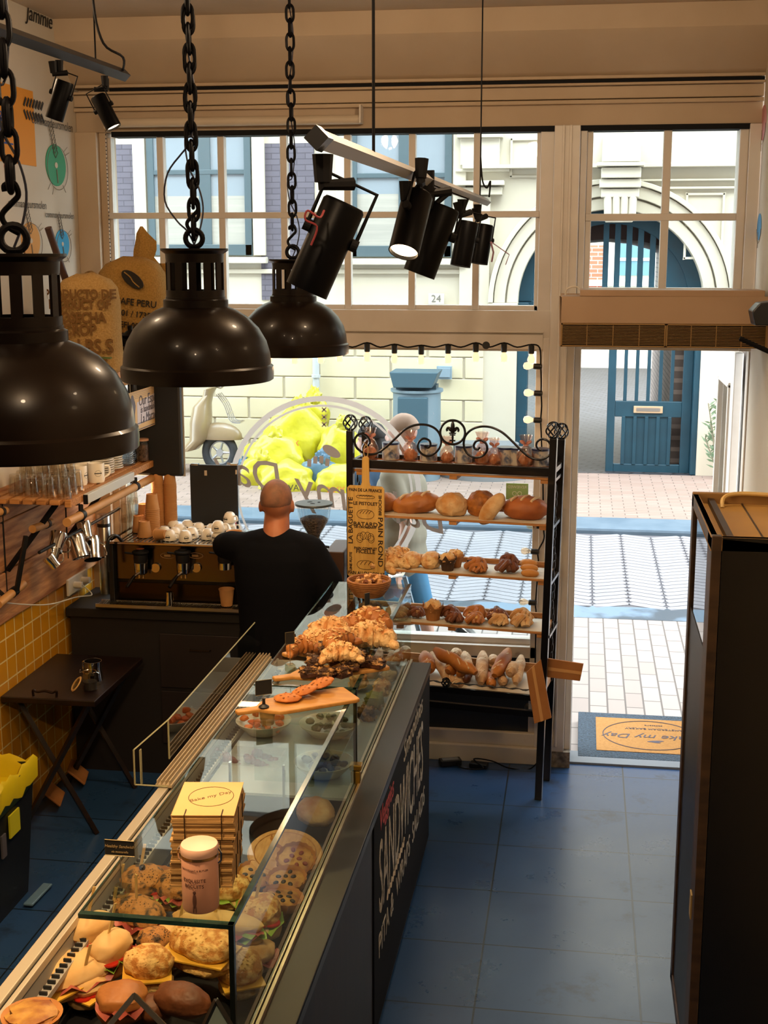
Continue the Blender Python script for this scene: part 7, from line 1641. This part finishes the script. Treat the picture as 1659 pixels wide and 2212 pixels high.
rput(L('bread_loaf', 'round seed-topped loaf in the middle of the top shelf', 'bread', (.068, .068, .062), mat('seed_dark_top', '#b5702c', .6, col2='#7d4a1c', nscale=26, bump=.7), 14), 1040, z1, .14)
t = L('bread_loaf', 'narrow floury loaf leaning against the seeded round one', 'bread', (.085, .040, .040), FLO, 15, nz=.02); rput(t, 1075, z1 + .03, .05, rot=(0, -.95, .1))
rput(L('bread_loaf', 'big flour-scored loaf at the right end of the top shelf', 'bread', (.105, .075, .055), CRD if False else mat('red_brown_crust', '#b36a35', .6, col2='#8c4a22', nscale=6, bump=.2), 16, scores=3), 1135, z1, .12)
def viennois(label, seed, m): return L('sweet_roll', label, 'roll', (.042, .05, .036), m, seed, 'sweet rolls', nz=.08)
t = croissant('large croissant leaning behind the printed board on the second shelf', 50, s=1); t.children[1].hide_render = False; rput(t, 852, z2, .10, rot=(0, -.3, 1.2), s=1.3)
t = croissant('lower croissant lying under the large one on the second shelf', 51); rput(t, 845, z2, .05, .2, s=1.2)
rput(viennois('pale-topped brioche, third pastry on the second shelf', 52, ALM), 890, z2, .08, s=1.1); rput(viennois('pale-topped brioche, fourth pastry on the second shelf', 53, ALM), 932, z2, .09, s=1.15)
def muffin(label, seed, paper=mat('brown_muffin_paper', '#3a2417', .7), top=ALM):
    t = thing('muffin', label, 'muffin', (0, 0, 0), 'muffins in pointed papers'); g = B()
    R = [[Vector((r * math.cos(2 * PI * k / 16), r * math.sin(2 * PI * k / 16), z + (.018 * (1 if k % 4 == 0 else -.3) if z > .05 else 0))) for k in range(16)] for z, r in ((0, .025), (.03, .031), (.055, .040))]
    g.rings(R, cap=True); g.part('paper', paper, t); g = B(); g.ell((0, 0, .05), (.034, .034, .026), nz=.2, nf=8, seed=seed); g.part('muffin_top', top, t, smooth=True); return t
rput(muffin('muffin in dark pointed paper on the second shelf, front one', 60), 968, z2, .05); rput(muffin('muffin in brown paper behind the front muffin on the second shelf', 61, PAPER), 985, z2, .14)
def twist(label, seed, m1, m2, r=.045):
    t = thing('twisted_bun', label, 'bun', (0, 0, 0), 'knotted buns'); g = B()
    for k in range(5):
        a = k * 2.5 + seed; g.tube(smooth_pts([(r * math.cos(a), r * .8 * math.sin(a), .015), (r * .6 * math.cos(a + .7), r * .6 * math.sin(a + .7), .035 + .004 * k), (-r * .3 * math.cos(a), -r * .3 * math.sin(a), .045), (-r * math.cos(a + .3), -r * .8 * math.sin(a + .3), .015)], 5), .013, 8)
    g.part('dough', m1, t, smooth=True); g = B(); g.ell((0, 0, .035), (r * .8, r * .7, .020), nz=.25, nf=9, seed=seed); g.part('core', m2, t, smooth=True); return t
rput(twist('chocolate-streaked pastry cross on the second shelf', 1, CRU, CHO), 1030, z2, .08, s=1.0); rput(twist('lower chocolate pastry in front of the streaked cross', 2, CRU, CHO), 1035, z2, .03, s=.75)
rput(twist('brown knotted cinnamon bun on the second shelf', 3, CRD, CRD), 1097, z2, .08, s=1.0); rput(twist('second cinnamon bun stacked behind on the second shelf', 4, CRD, CRD), 1101, z2 + .03, .12, s=.85)
for k, lab in enumerate(('front small golden roll at the right end of the second shelf', 'middle small golden roll at the right end of the second shelf', 'back small golden roll at the right end of the second shelf')): rput(L('small_roll', lab, 'roll', (.040, .022, .018), CIA if False else mat('golden_roll', '#c48a48', .7, col2='#b37634', nscale=12), 70 + k, 'small golden rolls'), 1148 - k * 2, z2 + k * .012, .04 + k * .06)
rput(L('nut_loaf', 'crumbly brown loaf behind the glass on the third shelf, left', 'bread', (.06, .045, .035), BRW, 80), 800, z3, .08); rput(L('nut_loaf', 'pale crumbly loaf behind the glass on the third shelf', 'bread', (.055, .045, .03), FLO, 81), 858, z3, .08)
rput(twist('brown bun behind the glass corner on the third shelf', 5, CRD, FLO), 900, z3, .08, s=.8)
rput(muffin('golden muffin in brown pointed paper on the third shelf', 62, PAPER, ALM), 937, z3, .07, s=1.15)
for px, dep, dz, sd, m1, m2, lab, s_ in ((975, .12, 0, 6, CRD, CRD, 'dark chocolate bun left of centre on the third shelf', .95), (985, .04, 0, 7, CRD, CRU, 'reddish bun in front of the dark chocolate one', .8), (1030, .13, .0, 8, CRU, FLO, 'sugared braided bun in the middle of the third shelf', 1.05), (1028, .04, 0, 9, CRU, CIA, 'flat golden bun in front at the middle of the third shelf', .85), (1078, .14, .0, 10, CRD, FLO, 'sugared brown bun, second from the right on the third shelf', .95), (1082, .05, 0, 11, FLO, FLO, 'pale sugared bun before the brown one', .85), (1132, .15, .0, 12, FLO, FLO, 'white-sugared bun at the right end, back', 1.0), (1132, .06, 0, 13, FLO, FLO, 'white-sugared bun at the right end, front', .95)): rput(twist(lab, sd, m1, m2), px, z3 + dz, dep, s=s_)
# baguettes
def baguette(label, p0, p1, r, m, d0=.05, d1=.2):
    a = RM @ onrack(*p0, d0); b_ = RM @ onrack(*p1, d1); t = thing('baguette', label, 'baguette', a, 'baguettes in the tilted tray'); n = 14; ax = (b_ - a); r *= 1.3
    pts = [a + ax * (k / n) + Vector((0, 0, .006 * math.sin(k))) for k in range(n + 1)]; rr = [r * min(1, .45 + 3.2 * min(k, n - k) / n) for k in range(n + 1)]
    g = B(); g.tube(pts, rr, 16); o = g.part('crust', m, t, smooth=True)
    g = B()
    up = Vector((0, -.5, .86))
    for k in range(3, n - 2, 3): c_ = pts[k]; s_ = ax.normalized(); w_ = s_.cross(up).normalized(); g.tube([c_ + w_ * r * -.5 - s_ * r * .9 + up * r * .75, c_ + up * r * .99, c_ + w_ * r * .5 + s_ * r * .9 + up * r * .75], .0035, 5)
    g.part('score_mark', mat('flour_score', '#dcc4a0', .9), t, smooth=True); return t
Q = lambda x, y: (820 + x / 3.607, 1360 + y / 3.607)
BG = mat('baguette_crust', '#b9752f', .6, col2='#98561c', nscale=8, bump=.2); BF = mat('baguette_floury', '#ab7f55', .8, col2='#cfb08c', nscale=22, bump=.4)
for p0, p1, r, m, d0, d1, lab in (
 ((750, 340), (430, 160), .026, BG, -.01, .12, 'long golden baguette lying slanted on top of the others'), ((590, 440), (400, 190), .022, BF, .02, .2, 'dark floury baguette at the left, under the golden one'),
 ((530, 325), (640, 250), .026, BG, .03, .2, 'short golden baguette end poking out at left of centre'), ((612, 355), (700, 300), .019, BG, .02, .2, 'thin baguette end below the short golden one'),
 ((790, 420), (805, 185), .026, BF, .02, .26, 'floury baguette standing straight up at the centre'), ((880, 440), (840, 330), .020, BG, .0, .2, 'dark-tipped baguette low right of centre'),
 ((895, 360), (1005, 165), .027, BG, .02, .26, 'brown baguette leaning to the right, rising highest'), ((970, 420), (930, 330), .019, BF, .02, .2, 'baguette end between the right-hand ones'),
 ((1015, 345), (1060, 270), .024, BF, .04, .2, 'floury baguette right of the tall leaning one'), ((1060, 420), (1105, 215), .022, BF, .03, .26, 'pale floury baguette at the right end of the tray'),
 ((690, 300), (660, 190), .024, BF, .10, .27, 'pale baguette standing behind, left of centre'), ((580, 210), (610, 180), .024, BF, .2, .27, 'pale baguette end far behind at the left'), ((880, 260), (890, 225), .022, BF, .18, .27, 'pale baguette end behind, right of centre'), ((590, 445), (640, 380), .024, BF, -.01, .1, 'baguette tip jutting out over the black bar'), ((390, 320), (350, 190), .030, BG, .02, .2, 'reddish baguette at the far left of the tray'), ((665, 400), (700, 330), .018, CRD, .03, .2, 'dark baguette end under the golden one')):
    baguette(lab, Q(*p0), Q(*p1), r, m, d0, d1)
# top shelf: candy bags and blue-white mugs
zt3 = zb + .013
SH = [o for o in rk.children if o.name.startswith('shelf')]
DEL = mat('delft_white', '#b9b2ac', .3, col2='#5f6a86', nscale=26, ramp=(.5, .62)); RIM = mat('delft_blue', '#1f2a52', .3); CEL = glass('cellophane', '#f6e2dc', 1.45, .15, .14); AMB = mat('amber_sweets', '#9c6436', .35, col2='#c7926a', nscale=30); RIB = mat('red_bow', '#b8837a', .5)
for px, lab in ((844, 'blue and white canister, leftmost behind the scrolls'), (925, 'blue and white canister left of the crest ring'), (1000, 'grey-blue canister right of the crest ring'), (1090, 'blue and white canister, second from the right'), (1118, 'blue and white windmill canister near the right bag'), (1165, 'blue and white canister at the right end')):
    t = thing('delft_canister', lab, 'canister', (0, 0, 0), 'blue and white canisters on the rack top'); B().lathe([(.043, 0), (.045, .003), (.045, .082)], n=28).part('body', DEL, t, smooth=35); B().lathe([(.046, .078), (.046, .088), (.001, .089)], n=28).part('rim', RIM, t, smooth=35); rput(t, px, zt3, .11)
for px, s_, lab in ((800, 1.2, 'largest sweets bag, leftmost behind the scroll'), (886, 1.15, 'sweets bag between the two left canisters'), (965, 1.0, 'sweets bag below the crest ring'), (1040, 1.2, 'tall pink sweets bag right of the crest ring'), (1066, 1.0, 'pink printed sweets bag beside the tall one'), (1133, 1.15, 'sweets bag among the right-hand canisters')):
    t = thing('sweets_bag', lab, 'bag of sweets', (0, 0, 0), 'cellophane sweets bags on the rack top'); g = B(); R = [[Vector((r * math.cos(2 * PI * k / 18) * (1 + .08 * math.sin(k * 3)), r * .7 * math.sin(2 * PI * k / 18), z)) for k in range(18)] for z, r in ((0, .034), (.05, .038), (.085, .024), (.095, .008), (.115, .02), (.14, .03))]
    g.rings(R, cap=False); g.part('cellophane', CEL, t, smooth=True); g = B(); g.ell((0, 0, .03), (.030, .022, .028), nz=.12, nf=12, seed=px); g.part('sweets', AMB, t, smooth=True)
    g = B(); g.tube(ring_pts((0, 0, .095), .009, 10, 'xy'), .004, 5, True); g.ell((.014, -.004, .108), (.014, .004, .008), (0, -.5, 0)); g.ell((-.014, -.004, .108), (.014, .004, .008), (0, .5, 0)); g.part('bow', RIB, t, smooth=True); rput(t, px, zt3, .05, s=s_)
# printed bread board
pbd = thing('printed_bread_board', 'long wooden bread board printed with French bread names, hung on the rack', 'board', (0, 0, 0)); BW = mat('bamboo', '#cfa75c', .5, col2='#b58b45', nscale=3, stretch=(14, 1, 1))
tl, br = onrack(750, 1048, -.03), onrack(830, 1250, -.03); hx_ = onrack(789, 986, -.03); x0, x1, zt4, zb4 = tl.x, br.x, tl.z, br.z; xm = (x0 + x1) / 2
pts = [(x0, zb4 + .01), (x0 + .008, zb4), (x1 - .008, zb4), (x1, zb4 + .01), (x1, zt4 - .012), (x1 - .012, zt4), (xm + .026, zt4 + .002), (xm + .020, zt4 + .02), (xm + .018, hx_.z - .01), (xm + .008, hx_.z), (xm - .008, hx_.z), (xm - .018, hx_.z - .01), (xm - .020, zt4 + .02), (xm - .026, zt4 + .002), (x0 + .012, zt4), (x0, zt4 - .012)]
B().prism(pts, 'xz', -.034, -.020).part('board', BW, pbd, bev=.002)
H_ = zt4 - zb4; W_ = x1 - x0; PRN = mat('board_print', '#30200f', .8)
def bt(s_, u, v, sz, rot=0, sx=1.0): text(s_, 'lettering', PRN, pbd, (x0 + W_ * u, -.0352, zt4 - H_ * v), sz, M=Euler((PI / 2, 0, 0)).to_matrix() @ Matrix.Rotation(rot, 3, 'Z'), sx=sx, depth=.0004, bold=.0007)
bt('PAIN DE LA FRANCE', .5, .045, .022, sx=.88); bt('LE PISTOLET', .5, .19, .024); bt('BATARD', .5, .415, .030, sx=1.15); bt('LE CROISSANT', .5, .447, .014, sx=1.3); bt('PAIN COMPLET', .5, .68, .018); bt('FICELLE', .5, .715, .028, sx=1.1); bt('PAIN AU CHOCOLAT', .52, .955, .024, sx=.86)
bt('LA BAGUETTE', .10, .38, .034, PI / 2, sx=1.15); bt('UNE FLUTE', .10, .83, .018, PI / 2, sx=1.1); bt('BRIOCHE', .90, .20, .022, PI / 2, sx=1.15); bt('PAIN ROND', .90, .60, .036, -PI / 2, sx=1.35)
def bell(u, v, rx, rz_, lines, k_):
    g = B(); c = Vector((x0 + W_ * u, -.0355, zt4 - H_ * v)); g.tube([c + Vector((rx * math.cos(a), 0, rz_ * math.sin(a) * (1 + .12 * math.cos(2 * a)))) for a in [2 * PI * k / 28 for k in range(28)]], .0011, 4, True)
    for k in range(lines): o = (k - (lines - 1) / 2) * rx * 1.4 / lines; g.tube(smooth_pts([c + Vector((o - .006, 0, rz_ * .1 * k_)), c + Vector((o, 0, rz_ * .45)), c + Vector((o + .009, 0, rz_ * .7))], 3), .0013, 4)
    g.part('bread_drawing', PRN, pbd)
bell(.5, .115, .050, .010, 5, 1); bell(.5, .305, .046, .027, 4, 1); bell(.5, .86, .046, .027, 3, 0)
g = B(); c = Vector((xm, -.0355, zt4 - H_ * .565))
for k in range(6): a = -.3 + k * .75; q = c + Vector((.032 * math.cos(a), 0, .014 * math.sin(a))); g.tube([q + Vector((.017 * math.cos(t), 0, .020 * math.sin(t))) for t in [2 * PI * j / 14 for j in range(14)]], .0011, 4, True)
g.part('bread_drawing', PRN, pbd)
g = B(); g.tube(smooth_pts([(xm - .004, -.027, hx_.z - .02), (xm - .012, -.024, hx_.z + .03), (xm, -.02, hx_.z + .06), (xm + .012, -.024, hx_.z + .03), (xm + .004, -.027, hx_.z - .02)], 5), .0025, 5); g.tube([(xm, -.02, hx_.z + .06), (xm - .015, -.03, hx_.z + .075)], .002, 4); g.part('string', mat('twine', '#a58b63', .9), pbd)
put(pbd, (RA.x, RA.y, 0), RAN)
# paper bags clipped to the right leg
def pbag(pts, lab, Yo):
    P_ = [onrack(*q, Yo) for q in pts]; t = thing('paper_bag', lab, 'paper bag', (0, 0, 0), 'flat paper bags on the rack leg')
    n = P_[0]; g = B(); v = [RM @ p_ for p_ in P_]; off = RN * .012
    g.add(v + [p_ + off for p_ in v], [(0, 1, 2, 3), (7, 6, 5, 4), (0, 4, 5, 1), (1, 5, 6, 2), (2, 6, 7, 3), (3, 7, 4, 0)]); t.location = v[0]; g.part('bag', PAPER, t, bev=.002)
    g = B(); a0, a1, b0, b1 = v[0].lerp(v[1], .38), v[0].lerp(v[1], .55), v[3].lerp(v[2], .38), v[3].lerp(v[2], .55); o2 = -RN * .0015; g.add([a0 + o2, a1 + o2, b1 + o2, b0 + o2, a0 + off, a1 + off, b1 + off, b0 + off], [(0, 1, 2, 3), (7, 6, 5, 4), (0, 4, 5, 1), (1, 5, 6, 2), (2, 6, 7, 3), (3, 7, 4, 0)]); g.part('pleat', mat('pale_kraft', '#c08f58', .7), t)
    return t
pbag([Q(1142, 335), Q(1255, 235), Q(1338, 690), Q(1205, 735)], 'brown paper bag hanging down in front of the rack leg', -.05)
pbag([Q(1308, 372), Q(1308, 225), Q(1588, 268), Q(1560, 402)], 'brown paper bag sticking out sideways into the doorway', .05)
bl = onrack(1120, 1518, .0); blp = RM @ Vector((RW - .02, -.02, bl.z)); lb_ = thing('rack_bulb', 'unlit clear bulb in a dark socket at the right rack leg', 'bulb', blp); B().cyl(blp, blp + Vector((-.045, -.01, 0)), .014).part('lamp_socket', SOCK, lb_); B().ell(blp + Vector((-.065, -.014, 0)), (.024, .022, .022)).part('glass_bulb', TUMBLER, lb_, smooth=True)
# power adapters and cable on floor
ad = at(990, 1630, Z=0); pa = thing('power_adapter', 'black power adapter with a tangled cable on the floor under the rack', 'adapter', (ad.x - .03, 6.93, 0)); B().ob((ad.x - .03, 6.91, .02), (.12, .055, .034), (0, 0, .35)).part('brick', BLACK, pa, bev=.004); B().ob((ad.x - .03, 6.91, .0375), (.09, .035, .001), (0, 0, .35)).part('label_plate', mat('grey_label', '#7e8285', .5), pa); B().ob((ad.x + .13, 6.90, .015), (.10, .05, .026), (0, 0, -.2)).part('plug_box', BLACK, pa, bev=.004)
B().tube(smooth_pts([(ad.x, 6.9, .02), (ad.x + .05, 6.85, .01), (ad.x + .16, 6.84, .02), (ad.x + .10, 6.92, .04), (ad.x + .2, 6.93, .03), (ad.x + .3, 6.9, .006), (ad.x + .42, 6.92, .006), (ad.x + .50, 6.95, .15), (ad.x + .53, 6.96, .45)], 6), .004, 6).part('cable', MATTB, pa, smooth=True)

# ================================================================== RIGHT: cabinet, mat
KX0, KX1, KY0, KY1, KZ = .385, .85, 3.79, 4.50, 2.0
kb_ = thing('tall_cabinet', 'tall dark brown display cabinet with a tan lidded top at the right edge', 'cabinet', ((KX0 + KX1) / 2, (KY0 + KY1) / 2, 0))
KD = mat('cabinet_dark', '#070505', .3, col2='#0b0807', nscale=4); KE = mat('cabinet_edge', '#3a2818', .45, col2='#26180e', nscale=4, stretch=(1, 1, 8)); KT = mat('cabinet_tan_top', '#b08a4b', .5, col2='#a37d40', nscale=3)
B().box(KX0 + .03, KX1, KY0, KY0 + .02, 0, KZ).part('front_panel', KD, kb_)
g = B(); g.box(KX0, KX0 + .028, KY0 - .004, KY0 + .022, 0, KZ + .004); g.part('front_edge', KE, kb_, bev=.002)
g = B(); g.box(KX0, KX0 + .02, KY1 - .06, KY1, .21, KZ); g.box(KX0, KX0 + .02, KY0, KY1, .21, .25); g.box(KX0, KX0 + .02, KY0, KY1, KZ - .04, KZ); g.box(KX0, KX0 + .02, KY0 + .02, KY0 + .12, .21, KZ); g.part('side_frame', KE, kb_, bev=.002)
B().box(KX0 + .006, KX0 + .016, KY0 + .1, KY1 - .05, .24, 1.62).part('side_panel', mat('side_panel_brown', '#120c09', .4), kb_)
B().box(KX0 + .008, KX0 + .013, KY0 + .1, KY1 - .05, 1.62, KZ - .04).part('side_pane', glass('cabinet_glass', '#8e8a86', 1.5), kb_)
B().box(KX1 - .02, KX1, KY0, KY1, .0, KZ).part('rear_panel', KD, kb_)
g = B()
for z in (.22, .75, 1.25, 1.7): g.box(KX0 + .02, KX1 - .02, KY0 + .02, KY1 - .01, z, z + .02)
g.part('inner_shelf', KD, kb_)
g = B(); g.box(KX0 + .02, KX1, KY1 - .02, KY1 - .0, .21, KZ); g.part('far_panel', KD, kb_)
B().box(KX0 + .02, KX1, KY0 + .02, KY1 - .02, KZ - .05, KZ - .03).part('top_panel', KT, kb_)
g = B(); g.box(KX0, KX1, KY0, KY0 + .025, KZ - .04, KZ); g.box(KX0, KX0 + .022, KY0, KY1, KZ - .04, KZ); g.box(KX0, KX1, KY1 - .022, KY1, KZ - .04, KZ + .006); g.part('top_rim', mat('tan_rim', '#8d6a3c', .5), kb_, bev=.003)
g = B(); g.box(KX0 + .05, KX0 + .07, KY0 + .02, KY1 - .02, KZ - .032, KZ - .012); g.box(KX0 + .16, KX0 + .164, KY0 + .02, KY1 - .02, KZ - .031, KZ - .026); g.part('top_batten', KE, kb_)
g = B(); g.tube(smooth_pts([(KX0 + .09, KY1 - .10, KZ - .03), (KX0 + .10, KY1 - .06, KZ + .0), (KX0 + .16, KY1 - .04, KZ + .01), (KX0 + .3, KY1 - .05, KZ + .008), (KX1, KY1 - .05, KZ + .006)], 6), .007, 7); g.part('cable', mat('cream_cable', '#cfb070', .5), kb_, smooth=True)
B().box(KX0 - .004, KX0 + .0, KY0 + .06, KY0 + .10, .78, .86).part('catch', mat('pale_brass', '#b99c62', .4, .6), kb_)
c4 = [at(1248, 1545, Z=0), at(1248, 1640, Z=0)]
dm = thing('doormat', 'blue-grey rubber doormat with an orange centre and the shop name', 'doormat', (.45, 7.47, .012)); mz = .014
B().box(.045, .785, 7.12, 7.86, -.04, mz).part('rubber_mat', mat('mat_blue_grey', '#3a4f61', .8, col2='#22303c', nscale=90, bump=1.0), dm, bev=.004)
B().box(.15, .76, 7.22, 7.77, mz, mz + .003).part('orange_centre', mat('mat_orange', '#a3743a', .9, col2='#94672f', nscale=90), dm)
MI = mat('mat_ink', '#4b4650', .9); g = B(); g.tube([(.46 + .27 * math.cos(a), 7.495 + .235 * math.sin(a), mz + .004) for a in [2 * PI * k / 60 for k in range(60)]], .003, 4, True); g.part('oval_line', MI, dm)
MD = Matrix.Rotation(PI, 3, 'Z')
text('Bake my Day', 'lettering', MI, dm, (.46, 7.47, mz + .004), .10, M=MD, shear=.3); text('AMSTERDAM BAKERY', 'lettering', MI, dm, (.49, 7.60, mz + .004), .035, M=MD); text('patisserie', 'lettering', MI, dm, (.49, 7.66, mz + .004), .028, M=MD)
g = B(); g.ell((.49, 7.40, mz + .004), (.05, .012, .001), (0, 0, .2)); g.ell((.49, 7.385, mz + .004), (.03, .01, .001), (0, 0, -.2)); g.part('wheat_mark', MI, dm)
